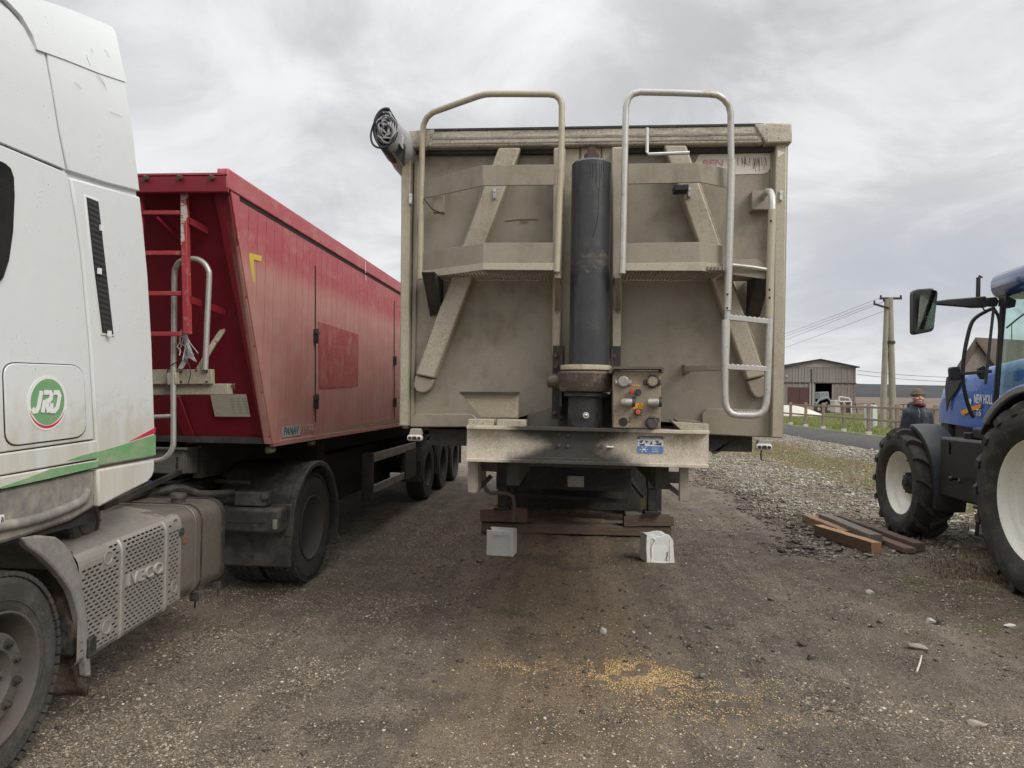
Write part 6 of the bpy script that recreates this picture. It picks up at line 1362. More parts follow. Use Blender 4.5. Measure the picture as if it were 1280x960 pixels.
def agri_tyre(Rr, W, rim, nl, lug):
    h = W/2; mb = MB(); R0 = Rr - lug
    prof = [(rim,-h*.62),(rim+.03,-h*.80),(rim+(R0-rim)*.45,-h*.99),(R0*.95,-h*.93),(R0*.99,-h*.72),(R0,-h*.4),(R0*1.003,0),(R0,h*.4),(R0*.99,h*.72),(R0*.95,h*.93),(rim+(R0-rim)*.62,h*1.0),(rim+(R0-rim)*.40,h*.985),(rim+(R0-rim)*.36,h*.965),(rim+.03,h*.80),(rim+.012,h*.72),(rim,h*.62)]
    mb.lathe(prof, (0,0,0), 'X', 80)
    for s in (-1, 1):
        for k in range(nl):
            a0 = 2*math.pi*(k + (0 if s < 0 else .5))/nl; path = []
            for i in range(8):
                t = i/7; x = s*h*(-.06 + 1.09*t); da = .62*(1-t)**1.25*(2*math.pi/nl)*1.25
                rr = R0*(1.003 - .02*t*t) if t < .8 else R0*(.985 - .045*((t-.8)/.2)**1.0)
                top_ = rr + lug*(1.0 if t < .8 else 1.0-.30*(t-.8)/.2); a = a0 - da; wd = (.026 if t < .6 else .026+.012*(t-.6))*(Rr/.7)**.5
                path.append((x, a, rr-.02, top_, wd))
            vs = []; fs = []
            for x, a, r0, r1, wd in path:
                for rr, w2 in ((r0, wd*1.25), (r1, wd)):
                    for sg in (-1, 1): aa = a + sg*w2/rr; vs.append((x, math.cos(aa)*rr, math.sin(aa)*rr))
            for i in range(7):
                b = i*4; fs += [(b,b+4,b+6,b+2),(b+1,b+3,b+7,b+5),(b+2,b+6,b+7,b+3),(b,b+1,b+5,b+4)]
            fs += [(0,2,3,1),(28,29,31,30)]; mb.add(vs, fs)
    return mb
def agri_wheel(pos, Rr, W, rimr, nl, lug, dish, flip=1, src=None, hubdark=True):
    if src is not None:
        c = src.copy(); sc.collection.objects.link(c)
        for ch in src.children: d = ch.copy(); sc.collection.objects.link(d); d.parent = c
    else:
        h = W/2
        prof = [(rimr-.005,-h*.6),(rimr-.01,h*.55),(rimr+.016,h*.66),(rimr+.020,h*.72),(rimr+.008,h*.735),(rimr-.018,h*.60),(rimr-.03,h*.38),(rimr-.055,h*.33),(rimr-.075,h*.20),(rimr-.09,dish+.03),(rimr-.13,dish),(rimr*.42,dish-.01),(rimr*.36,dish+.01),(.001,dish+.01)]
        c = MB().lathe(prof, (0,0,0), 'X', 72).build('wheel', m_cream_rim, TR, off=(0,0,0), smooth=34)
        agri_tyre(Rr, W, rimr, nl, lug).build('tyre', m_rubt, c, off=(0,0,0), smooth=20)
        mb = MB(); hr_ = rimr*.36; mb.lathe([(.0001,dish+.12),(hr_*.35,dish+.12),(hr_*.4,dish+.10),(hr_*.75,dish+.09),(hr_*.85,dish+.06),(hr_,dish+.05),(hr_,dish)], (0,0,0), 'X', 32)
        for i in range(10): a = 2*math.pi*i/10; mb.lathe([(.0001,dish+.085),(.016,dish+.08),(.017,dish+.04)], (0, math.cos(a)*hr_*.86, math.sin(a)*hr_*.86), 'X', 6)
        mb.build('hub', m_tblk if hubdark else m_cream_rim, c, off=(0,0,0))
        mb = MB(); 
        for a in (R(62),): mb.tube([(h*.62, math.cos(a)*(rimr-.06), math.sin(a)*(rimr-.06)), (h*.5, math.cos(a)*(rimr-.045), math.sin(a)*(rimr-.045))], .008, 8); mb.obox((h*.55, math.cos(a)*(rimr-.05), math.sin(a)*(rimr-.05)), (.03,.03,.015))
        mb.build('valve', m_tblk, c, off=(0,0,0))
    c.parent = TR; c.location = (pos[0]-XT, pos[1]-7.8, pos[2]-.09)
    c.rotation_euler = (0, 0, math.pi if flip < 0 else 0); return c
RWY, RWZ = 6.36, .945; FWY, FWZ = 9.36, .765
rw = agri_wheel((3.98, RWY, RWZ), .865, .46, .515, 19, .055, .02, -1); rw2 = agri_wheel((6.02, RWY, RWZ), 0,0,0,0,0,0, 1, rw)
fw = agri_wheel((4.18, FWY, FWZ), .69, .42, .375, 15, .060, -.02, -1); fw2 = agri_wheel((5.82, FWY, FWZ), 0,0,0,0,0,0, 1, fw)
# front fender: strip curving over the rear of the wheel
ff = MB(); prof_ = [PX(a,b,3.98) for a,b in ((1109,523.5),(1122,518),(1135,520),(1145,529),(1153,548),(1160,580),(1164,615),(1166,640))]
n_ = 26; vs = []; fs = []
for i in range(n_+1):
    a = R(78) - (R(78)-R(-8))*0 ; a = R(100) + (R(198)-R(100))*i/n_; rr = .745 + .03*max(0,(i-16)/10)
    y, z = FWY + math.cos(a)*rr, FWZ + math.sin(a)*rr
    for x, dz in ((4.09,-.05),(4.105,0),(4.27,.012),(4.435,0),(4.45,-.05)): vs.append((x, y + (math.cos(a)*dz), z + math.sin(a)*dz))
for i in range(n_):
    for k in range(4): q = i*5+k; fs.append((q, q+1, q+6, q+5))
o = ff.add(vs, fs).build('front_fender', m_tfend, TR); s_ = o.modifiers.new('s','SOLIDIFY'); s_.thickness = .012
MB().box(4.38, 4.6, 8.9, 9.0, 1.2, 1.26).build('fender_arm', m_tblk, TR)
# body: tank and steps between the wheels
q1, q2 = PY(1168,540,8.25), PY(1216,638,8.25)
def onT(px, py, X): return PX(px, py, X)
tb_ = MB(); y0 = 7.20
za, zb_ = PX(1175,545,4.2).z, PX(1175,618,4.2).z
tb_.box(4.12, 4.62, 7.15, PX(1174,590,4.12).y, zb_, za); tnk = tb_.build('fuel_tank', m_tblk, TR, bevel=.03)
MB().box(4.2, 4.62, 7.2, 8.05, za, za+.13).build('tank_top', m_tblk, tnk, bevel=.025)
q = PX(1181,541,4.2); MB().lathe([(.0001,.07),(.05,.07),(.058,.06),(.058,.0)], (4.22,8.12,za), 'Z', 18).build('tank_cap', m_tblk, tnk)
q = PX(1170,540,4.15); MB().obox((4.14,8.33,za-.12), (.04,.05,.14)).build('blue_clip', m_tblue, TR, bevel=.006)
mb = MB(); q = PX(1198,598,4.1); mb.tube([(4.1,q.y,q.z),(4.0,q.y-.05,q.z)], .02, 8); mb.sphere((4.0,q.y-.05,q.z), .028, 10, 8); mb.tube([(4.1,q.y-.02,q.z),(4.05,q.y-.12,q.z-.03)], .015, 8); mb.build('hydraulic_coupling', m_tblk, TR)
for zst in (.42, .72): 
    st_ = MB(); st_.box(3.95, 4.30, 7.25, 7.55, zst, zst+.03); st_.build('step', m_tblk, TR, bevel=.006)
mb = MB(); mb.bar((4.0,7.58,.42),(4.1,7.62,1.1),.03,.02); mb.bar((4.0,7.24,.42),(4.1,7.22,1.1),.03,.02); mb.build('step_frame', m_tblk, TR)
MB().obox((4.10,7.75,.45),(.12,.10,.06)).build('step_lamp', m_steel, TR, bevel=.02)
MB().box(4.65, 5.35, 5.9, 9.0, .62, 1.25).build('transmission', m_tblk, TR, bevel=.06)
MB().box(4.75, 5.25, 8.6, 10.1, .62, .95).build('front_axle_frame', m_tblk, TR, bevel=.04)
MB().tube([(4.25,FWY,FWZ),(5.75,FWY,FWZ)], .09, 14).build('front_axle', m_tblk, TR); MB().tube([(4.1,RWY,RWZ),(5.9,RWY,RWZ)], .14, 16).build('rear_axle', m_tblk, TR)
# hood: lofted, sloping to the nose
rings = []
for y_, hw, zt_, zb2 in ((7.75,.42,2.27,1.42),(8.1,.44,2.26,1.45),(8.6,.44,2.21,1.48),(9.0,.435,2.15,1.50),(9.45,.42,2.04,1.52),(9.66,.36,1.86,1.52)):
    pts = []
    for k in range(17):
        t = k/16; 
        if t < .25: pts.append((XT-hw, y_, zb2 + (zt_-.16-zb2)*t/.25))
        elif t <= .75: a = math.pi*(1-(t-.25)/.5); pts.append((XT+hw*math.copysign(abs(math.cos(a))**.55, math.cos(a)), y_, zt_-.16+.16*math.sin(a)**.8))
        else: pts.append((XT+hw, y_, zt_-.16-(zt_-.16-zb2)*(t-.75)/.25))
    rings.append(pts)
MB().box(4.66, 5.34, 7.9, 9.5, .9, 1.56).build('engine_block', m_tblk, TR, bevel=.03); MB().box(4.62, 5.38, 9.35, 9.6, 1.1, 1.56).build('radiator_shroud', m_tblk, TR, bevel=.04)
hood = loft(MB(), rings).build('hood', m_tblue, TR, smooth=40)
def onH(px, py, e=0): return PX(px, py, XT-.443-e)
MB().prism([onH(a,b,.012) for a,b in ((1183,472),(1193,466),(1202,474),(1196,487),(1187,499),(1183,514),(1182,500),(1181,485))], (.01,0,0)).build('hood_grille', m_tblk, hood)
q = onH(1217,503.5,.012); q2 = onH(1262,500,.012)
def htext(s, a, b, hpx, m): 
    p, p2 = onH(*a,.012), onH(*b,.012); u = (p - p2)
    return MB().text(s, p, p2-p, (0,0,1), (p2-p).length, hpx, .002, shear=.15, bold=.02)
p, p2 = onH(1217.5,504,.012), onH(1226,501.5,.012); w_ = (p2-p).length
# text runs towards the cab, read from outside
MB().text('NEW HOLLAND', p, (0,-1,-.03), (0,0,1), w_*5.6*.68, .105, .002, shear=.12, bold=.02).build('hood_letters', m_white, hood)
MB().lathe([(.0001,0),(.035,0),(.035,.002),(.0001,.002)], onH(1212,502,.013), 'X', 20).build('hood_badge', m_white, hood)
MB().prism([onH(a,b,.012) for a,b in ((1200,514),(1212,509),(1226,505),(1226,510),(1214,514),(1203,519))], (.003,0,0)).build('hood_stripe', m_orange, hood)
MB().text('T6', onH(1220,520,.012), (0,-1,0), (0,0,1), .10, .08, .002, shear=.12).build('model_letters', m_white, hood)
q = onH(1180,500,.0); MB().sphere((XT-.40,9.43,1.70), (.012,.02,.12), 12, 10).build('headlight', m_cream_rim, TR)
# cab
def C(x, y, z): return Vector((x, y, z))
yF = 7.80; yR = 5.75; xl = 4.22; xr = 5.78; zf = 1.35; zr = 2.84
pl = [(C(4.30,yF+.05,1.35), C(4.36,yF-.03,zr)), (C(xl,6.45,1.75), C(4.33,6.45,zr)), (C(4.25,yR,1.75), C(4.36,yR+.08,zr)), (C(5.70,yF+.05,1.35), C(5.64,yF-.03,zr)), (C(xr,6.45,1.75), C(5.67,6.45,zr)), (C(5.75,yR,1.75), C(5.64,yR+.08,zr))]
for a, b in pl: MB().tube([a, a.lerp(b,.5)+C(0,0,0), b], [.028,.026,.03], 10).build('cab_pillar', m_tblk, TR)
def glass_mat():
    m = bpy.data.materials.new('cab_glass'); m.use_nodes = True; nt = m.node_tree; nt.nodes.clear(); o = nt.nodes.new('ShaderNodeOutputMaterial'); mx = nt.nodes.new('ShaderNodeMixShader')
    t = nt.nodes.new('ShaderNodeBsdfTransparent'); t.inputs[0].default_value = (.90,.965,.95,1); g = nt.nodes.new('ShaderNodeBsdfGlossy'); g.inputs['Roughness'].default_value = .03; g.inputs[0].default_value = (.9,1,.98,1)
    f = nt.nodes.new('ShaderNodeLayerWeight'); ff_ = mth(nt, 'ADD', .05, mth(nt, 'MULTIPLY', .7, mth(nt, 'POWER', f.outputs['Facing'], 5.0))); nt.links.new(ff_, mx.inputs[0]); nt.links.new(t.outputs[0], mx.inputs[1]); nt.links.new(g.outputs[0], mx.inputs[2]); nt.links.new(mx.outputs[0], o.inputs[0]); return m
m_tglass = glass_mat()
def pane(pts, d=(.006,0,0), nm='cab_window'): return MB().prism(pts, d).build(nm, m_tglass, TR)
pane([pl[0][0], pl[1][0]+C(0,0,-.3), pl[1][1], pl[0][1]]); pane([pl[1][0], pl[2][0], pl[2][1], pl[1][1]])
pane([pl[3][0], pl[4][0]+C(0,0,-.3), pl[4][1], pl[3][1]]); pane([pl[4][0], pl[5][0], pl[5][1], pl[4][1]])
pane([pl[0][0], pl[3][0], pl[3][1], pl[0][1]], (0,.006,0), 'windscreen'); pane([pl[2][0], pl[5][0], pl[5][1], pl[2][1]], (0,.006,0), 'rear_window')
MB().box(4.3, 5.7, 5.8, 7.4, 1.22, 1.34).build('cab_floor', m_tblk, TR, bevel=.02)
MB().box(4.75,5.25,6.0,6.45,1.35,1.75).build('seat', m_tblk, TR, bevel=.05); MB().box(4.77,5.23,5.95,6.08,1.75,2.3).build('seat_back', m_tblk, TR, bevel=.05)
mb = MB(); mb.tube([(5,7.3,1.4),(5,7.0,1.95)], .05, 10); mb.tube([(5+.2*math.cos(t*.4), 6.95+.06*math.sin(t*.4), 1.98+.19*math.sin(t*.4)*.6) for t in range(16)], .016, 8, closed=True); mb.build('steering_wheel', m_tblk, TR)
# roof: lofted, dark blue
rings = []
for y_, x0, x1, z0, z1 in ((7.86,4.42,5.58,2.90,2.93),(7.80,4.26,5.74,2.84,3.00),(7.62,4.15,5.85,2.82,3.08),(6.6,4.12,5.88,2.82,3.11),(5.9,4.14,5.86,2.82,3.10),(5.55,4.25,5.75,2.84,3.03),(5.5,4.4,5.6,2.88,2.98)):
    rings.append(rr_section(y_, x0, x1, z0, z1, min((z1-z0)*.48,.13), 5))
MB(); loft(MB(), rings).build('roof', m_tdark, TR, smooth=45)
# rear fenders
for s in (-1, 1):
    x0, x1 = (3.80, 4.32) if s < 0 else (5.68, 6.20)
    arch((0,RWY,RWZ), .96, R(150), R(34), x0, x1, .025, 26).build('rear_fender', m_tfend, TR, bevel=.006)
    arch((0,RWY,RWZ), 1.0, R(120), R(46), x0 if s < 0 else x1-.40, x0+.40 if s < 0 else x1, .035, 20).build('fender_cover', m_tblue, TR, bevel=.012)
    arch((0,RWY,RWZ), .985, R(125), R(42), x0-.012 if s < 0 else x1-.03, x0+.03 if s < 0 else x1+.012, .06, 22).build('fender_trim', m_tgrey, TR, bevel=.01)
    xi = 4.30 if s < 0 else 5.68; pts = []
    for i in range(25): a = R(160) - R(150)*i/24; pts.append((xi, RWY+math.cos(a)*.95, RWZ+math.sin(a)*.95))
    pts += [(xi, RWY+.9, 1.0), (xi, RWY-.9, 1.0)]; MB().prism(pts, (.02,0,0)).build('inner_fender', m_tblk, TR)
# mirrors and front-left bars
ym = 7.55; P_ = lambda a, b: PY(a, b, ym)
arm = MB(); arm.prism([P_(1168,376.5), P_(1185,374), P_(1215,371.5), P_(1233,370), P_(1234,384), P_(1217,384.5), P_(1208,383.5), P_(1172,380.5), P_(1168,379)], (0,.06,0)); arm.prism([P_(1233,372),P_(1246,371),P_(1249,376),P_(1247,383),P_(1233,382)], (0,.07,0)); armo = arm.build('mirror_arm', m_tblk, TR, bevel=.01)
MB().prism([P_(1248,371),P_(1262,377),P_(1260,386),P_(1247,383)], (0,-.12,0)).build('arm_bracket', m_tblk, armo, bevel=.008)
mp = rounded([(P_(1141,362).x, P_(1141,362).z), (P_(1168,360).x, P_(1168,360).z), (P_(1167,414).x, P_(1167,414).z), (P_(1141,419).x, P_(1141,419).z)], .05)
mir = MB().prism([(x, ym-.02, z) for x, z in mp], (0,.10,0)).build('mirror', m_tblk, TR, bevel=.012)
cx_ = sum(x for x, z in mp)/len(mp); cz_ = sum(z for x, z in mp)/len(mp)
m_mirr = mat('mirror_glass', (.30,.34,.34), .04, 1.0, var=0)
MB().prism([(cx_+(x-cx_)*.80+.012, ym-.055-(z-cz_)*.16, cz_+(z-cz_)*.86) for x, z in mp], (0,.012,0)).build('mirror_glass', m_mirr, mir)
MB().tube(smooth_path([P_(1228,384),P_(1231,388),P_(1236,389)], 4), .007, 6).build('mirror_cable', m_tblk, armo)
yb_ = 7.75; P2_ = lambda a, b, y=7.75: PY(a, b, y)
MB().tube(smooth_path([P2_(1243,385), P2_(1234,388.5), P2_(1221,396), P2_(1214,405), P2_(1209,423), P2_(1205,445), P2_(1203.5,470), P2_(1206,490), P2_(1212,512), P2_(1217,522)], 4), .019, 10).build('door_frame', m_tblk, TR)
MB().tube(smooth_path([PY(1243,387,7.5), PY(1248,396,7.5), PY(1249.5,410,7.5), PY(1249,440,7.5), PY(1248.5,462,7.5)], 4), .015, 10).build('grab_handle', m_tblk, TR)
MB().tube([PY(1242,386,7.5), PY(1237,430,7.48), PY(1232,480,7.45)], .014, 8).build('door_edge', m_tblk, TR)
sm_ = rounded([(P2_(1184,459).x, P2_(1184,459).z), (P2_(1196,458.5).x, P2_(1196,458.5).z), (P2_(1198,475).x, P2_(1198,475).z), (P2_(1185,476).x, P2_(1185,476).z)], .03)
m2 = MB().prism([(x, 7.68, z) for x, z in sm_], (0,.07,0)).build('work_lamp', m_tblk, TR, bevel=.01)
mb = MB(); mb.bar(P2_(1196,468), PY(1240,464,7.6), .05, .03); mb.prism([P2_(1224,460), P2_(1230,457), P2_(1235,462), P2_(1234,474), P2_(1228,474), P2_(1224,468)], (0,.05,0)); mb.build('lamp_bar', m_tblk, m2, bevel=.004)
mb = MB(); mb.tube([PY(1222.5,371,7.6), PY(1223,347,7.6)], .020, 10); mb.tube([PY(1223,347,7.6), PY(1224,344.5,7.6), PY(1228,347,7.6)], .009, 6); mb.build('antenna', m_tblk, TR)
MB().tube([PY(1258,410,7.0), PY(1270,400,7.0), PY(1282,391,7.0)], .008, 6).build('wiper', m_tblk, TR)
# ================================================================== FENCE, CABINET, POLE, BUILDINGS
m_fw = mat('fence_wood', (.24,.185,.14), .85, dirt=(.33,.28,.22), da=.45, ds=3, var=.2, bump=.2)
m_ftop = mat('concrete_foot', (.50,.48,.44), .9, var=.15)
FX = lambda y: 10.42 + .02*(y-26)
FE = thing('rail_fence', 'brown two rail wooden fence along the asphalt lane', 'fence', (10.5, 30, float(gz(10.5,30))))
ypos = [14.2, 16.7, 19.2, 21.7, 24.3, 26.7, 29.2, 31.7, 34.2, 36.7, 39.2, 41.7, 44.2, 46.7]
for i, yy in enumerate(ypos):
    x = FX(yy); z = float(gz(x, yy)); tz = z + 1.06 if yy > 22 else z + 1.06
    MB().box(x-.055, x+.055, yy-.055, yy+.055, z+.02, tz+.05).build('post', m_fw, FE, bevel=.012); MB().box(x-.085, x+.085, yy-.085, yy+.085, z-.05, z+.11).build('post_foot', m_ftop, FE, bevel=.01)
for i in range(len(ypos)-1):
    for hh in (.98, .55):
        a, b = ypos[i], ypos[i+1]; xa, xb = FX(a)-.09, FX(b)-.09; MB().bar((xa, a, float(gz(xa,a))+hh), (xb, b, float(gz(xb,b))+hh), .04, .075).build('rail', m_fw, FE, bevel=.01)
# white cabinet-like marker post
p = PY(1090, 537, 27.6); z = float(gz(p.x, p.y)); cb = thing('utility_box', 'narrow white utility box standing in the grass behind the fence', 'box', (p.x, p.y, z))
MB().prism([PY(1084,505,27.6), PY(1096.5,507,27.6), PY(1097,532,27.6), PY(1086,537,27.6)], (0,.35,0)).build('cabinet', mat('white_cabinet', (.62,.66,.65), .6, dirt=(.4,.42,.38), da=.5, ds=3), cb, bevel=.02)
mb = MB(); mb.pY([(1090,506.5),(1090.6,506.5),(1090.6,534),(1090,534.3)], 27.57, .02); mb.build('door_joint', m_und, cb)
mb = MB()
for i in range(4): mb.tube([PY(1086,524+i*3,27.57), PY(1089,526+i*3,27.57), PY(1094,522.5+i*3,27.57)], .012, 4)
mb.build('scribble', mat('grey_ink', (.25,.3,.32), .7), cb)
# twin-leg utility pole
m_conc = mat('pole_concrete', (.30,.27,.22), .85, dirt=(.17,.15,.12), da=.5, ds=1.5, var=.2, bump=.3, bs=12)
yp_ = 33; p = PY(1110,540,yp_); zp = float(gz(p.x, yp_)); UP = thing('utility_pole', 'tall utility pole of two leaning wooden legs joined at the top', 'pole', (p.x, yp_, zp))
def leg(top_, foot, r0, r1):
    a, b = PY(*top_, yp_), PY(*foot, yp_); d = (b-a); b = a + d*((zp-.3-a.z)/d.z); MB().tube([a, b], [r0, r1], 14).build('pole_leg', m_conc, UP)
leg((1112.5,372),(1116.5,545),.12,.155); leg((1108.5,374),(1103.5,530),.10,.145)
mb = MB(); mb.bar(PY(1100,373,yp_), PY(1127,373,yp_), .1, .09); mb.tube([PY(1092,379.5,yp_-.1), PY(1103,383,yp_-.1), PY(1111,385,yp_-.1)], .05, 6); mb.build('cross_arm', m_und, UP)
MB().lathe([(.19,-.06),(.20,0),(.19,.06)], PY(1113,428,yp_), 'Z', 16).build('iron_band', m_und, UP)
for i, (px, py) in enumerate(((1101,371),(1126,371),(1093,378),(1105,376))): MB().lathe([(.0001,.12),(.03,.11),(.05,.06),(.03,.03),(.05,0),(.0001,-.01)], PY(px,py+1,yp_), 'Z', 10).build('insulator', m_und, UP)
def wire(a, b, sag, name_lab, r_=.007, g='wires of the utility pole'):
    a, b = Vector(a), Vector(b); n = 24; pts = [a.lerp(b, i/n) - Vector((0,0,sag*4*(i/n)*(1-i/n))) for i in range(n+1)]; m_ = (a+b)/2
    return single(MB().tube(pts, r_, 5), 'power_wire', m_cable, name_lab, 'wire', tuple(a), g)
e_ = 60
for (s, t_, l_) in (((1093,379),(700,489),'overhead wire, topmost of the four running from the twin pole behind the tan trailer'), ((1101,372),(705,486),'overhead wire, second from the top of the four from the twin pole'), ((1105,377),(700,497),'overhead wire, third from the top of the four from the twin pole'), ((1112,386),(705,501),'overhead wire, lowest of the four from the twin pole')):
    a = PY(*s, yp_); b = PY(*t_, 95); wire(a, b, 1.1, l_)
for k_, (s, t_, l_) in enumerate((((1072,463),(1300,470),'thin distant overhead wire above the hills, upper of two'), ((1072,468),(1300,476),'thin distant overhead wire above the hills, lower of two'))):
    wire(PY(*s, 110), PY(*t_, 110), .6, l_, .03, 'distant overhead wires')
# barn
Yb = 95.; ZG = float(gz(33, 95)); 
m_bw = mat('rusty_sheet_wall', (.235,.22,.20), .8, dirt=(.15,.105,.08), da=.55, ds=.35, streak=2.2, var=.25, stretch=(1,1,.3))
m_bg = mat('barn_gable_sheet', (.34,.33,.30), .8, dirt=(.22,.19,.16), da=.5, ds=.3, streak=2, var=.2)
BN = thing('barn', 'weathered sheet metal barn with a low gable roof and an open dark doorway', 'barn', (31, Yb, ZG))
x0, x1 = PY(979,458,Yb).x, PY(1069.5,458,Yb).x; ze = PY(1069,459,Yb).z; zp2 = PY(1025,450,Yb).z; xm = (x0+x1)/2; zm = PY(1030,479,Yb).z
dx0, dx1 = PY(1019,480,Yb).x, PY(1040,480,Yb).x
mb = MB()
def corr(xa, xb, za, zb_, y, st=.38):
    x = xa; k = 0
    while x < xb - .01: mb.box(x, min(x+st*.92, xb), y - (.05 if k % 2 else .02), y+.12, za, zb_); x += st; k += 1
corr(x0, dx0, ZG-.3, zm, Yb); corr(dx1, x1, ZG-.3, zm, Yb); corr(x0, x1, zm+.05, ze, Yb-.04); mb.build('front_wall', m_bw, BN)
MB().prism([(x0,Yb-.02,ze),(x1,Yb-.02,ze),(xm,Yb-.02,zp2)], (0,.15,0)).build('gable', m_bg, BN)
MB().box(x0-.1, x1+.1, Yb-.12, Yb-.06, zm-.04, zm+.08).build('wall_rail', m_und, BN)
mb = MB(); mb.box(x1-.12, x1, Yb+.12, Yb+30, ZG-.3, ze); mb.box(x0, x0+.12, Yb+.12, Yb+30, ZG-.3, ze); mb.box(x0, x1, Yb+30, Yb+30.1, ZG-.3, ze); mb.build('side_wall', m_bw, BN)
mb = MB(); mb.prism([(x0-.35,Yb-.5,ze-.08),(xm,Yb-.5,zp2),(xm,Yb-.5,zp2+.14),(x0-.35,Yb-.5,ze+.06)], (0,31,0)); mb.prism([(x1+.35,Yb-.5,ze-.08),(xm,Yb-.5,zp2),(xm,Yb-.5,zp2+.14),(x1+.35,Yb-.5,ze+.06)], (0,31,0)); mb.build('roof', mat('dark_roof', (.07,.065,.06), .8, var=.2), BN)
m_rd = mat('dark_red_door', (.085,.038,.032), .8, dirt=(.08,.05,.04), da=.5, ds=.5, var=.25)
for a, b in ((985,998),(999,1012)): MB().box(PY(a,484,Yb).x, PY(b,484,Yb).x, Yb-.16, Yb-.07, ZG-.1, PY(990,484,Yb).z).build('door', m_rd, BN, bevel=.02)
for a in (1011.5, 1015): MB().box(PY(a,480,Yb).x, PY(a,480,Yb).x+.16, Yb-.2, Yb-.07, ZG-.1, zm).build('door_post', m_bg, BN)
MB().box(PY(1013.7,470,Yb).x, PY(1013.7,470,Yb).x+.1, Yb-.14, Yb-.06, zm, ze-.3).build('drain_pipe', m_und, BN)
mb = MB(); mb.disc(PY(983.5,470,Yb-.2), .12, 0, .1); mb.build('wall_lamp', m_steel, BN)
# things standing before the barn
def gnd(px, y): p = PY(px, 500, y); return float(gz(p.x, y)), p.x
z_, x_ = gnd(1028, 62)
HV = thing('farm_implement', 'pale grey blue farm machine standing before the open barn doorway', 'farm machine', (x_, 62, z_))
m_hv = mat('pale_blue_metal', (.20,.23,.24), .6, dirt=(.12,.12,.115), da=.5, ds=1.2, var=.2)
pxb = lambda a, b, y=62: PY(a, b, y)
MB().prism([pxb(1024,490),pxb(1036,489.5),pxb(1037,498),pxb(1024,499)], (0,1.2,0)).build('hopper', m_hv, HV, bevel=.05)
mb = MB(); mb.tube([pxb(1020,506),pxb(1024,500),pxb(1034,497),pxb(1040,503),pxb(1040,512)], .10, 8); mb.tube([pxb(1018,503),pxb(1026,509),pxb(1034,503)], .09, 8); mb.build('frame', m_hv, HV)
for a in (1022, 1034): MB().lathe([(.18,-.12),(.42,-.10),(.42,.10),(.18,.12)], (pxb(a,511).x, 61.6, pxb(a,511).z), 'Y', 20).build('wheel', m_und, HV)
z_, x_ = gnd(1050, 58)
FT = thing('sprayer_tank', 'white framed tank trailer between the farm machine and the utility box', 'tank trailer', (x_, 58, z_))
q = lambda a, b: PY(a, b, 58); m_wf = mat('white_frame', (.6,.58,.54), .6, dirt=(.3,.25,.2), da=.4, ds=2)
MB().prism([q(1043,500),q(1050,500),q(1050,517),q(1043,516)], (0,1.0,0)).build('tank', mat('dirty_white_tank', (.45,.42,.38), .6, dirt=(.25,.18,.13), da=.5, ds=1.5), FT, bevel=.06)
mb = MB()
for a, b in (((1049,496),(1062,498)),((1049,496),(1049,502)),((1062,498),(1063,502)),((1049,502),(1064,502)),((1055,502),(1055,516)),((1064,502),(1064,517))): mb.tube([q(*a), q(*b)], .06, 6)
mb.build('frame', m_wf, FT)
MB().prism([q(1051,501),q(1063,502),q(1063,505),q(1051,504)], (0,1,0)).build('deck', m_und, FT, bevel=.02); MB().prism([q(1057,507),q(1063,507),q(1063,516),q(1057,516)], (0,.6,0)).build('pump_box', m_und, FT, bevel=.03)
z_, x_ = gnd(1000, 52)
vs = []; fs = []; top_pts = [(975,505.5),(988,505.8),(1000,508.5),(1012,512),(1024,516.5)]; 
for a, b in top_pts: p = PY(a, b, 52); g_ = float(gz(p.x, 52)) - .05; vs += [(p.x, 51, g_), (p.x, 51.4, max(p.z-.1, g_+.05)), (p.x, 52, max(p.z, g_+.1)), (p.x, 55, max(p.z, g_+.1)-.1), (p.x, 56, g_)]
for i in range(4):
    for k in range(4): c_ = i*5+k; fs.append((c_, c_+1, c_+6, c_+5))
fs += [(0,1,2,3,4), (20,21,22,23,24)]
single(MB().add(vs, fs), 'covered_heap', mat('pale_sheet', (.62,.57,.50), .7, dirt=(.45,.40,.33), da=.4, ds=.8, bump=.3, bs=3), 'low heap under a pale sheet, sloping down behind the fence beside the tan trailer', 'heap', (x_, 53, z_))
r_ = random.Random(9); 
for i, (px, lab) in enumerate(((1072,'rusty brown scrap frame standing just past the white framed tank trailer'),(1128,'rusty brown scrap frame standing behind the fence beside the man'))):
    z_, x_ = gnd(px, 60); mb = MB()
    for k in range(5): x = x_-1.2+.6*k; mb.tube([(x,60,z_),(x+r_.uniform(-.2,.2),60,z_+.9+r_.uniform(-.2,.1))], .04, 6)
    mb.tube([(x_-1.3,60,z_+.75),(x_+1.3,60,z_+.85)], .04, 6); mb.tube([(x_-1.3,60,z_+.35),(x_+1.3,60,z_+.4)], .04, 6); single(mb, 'scrap_frame', m_rust, lab, 'scrap frame', (x_, 60, z_), 'scrap frames behind the fence')
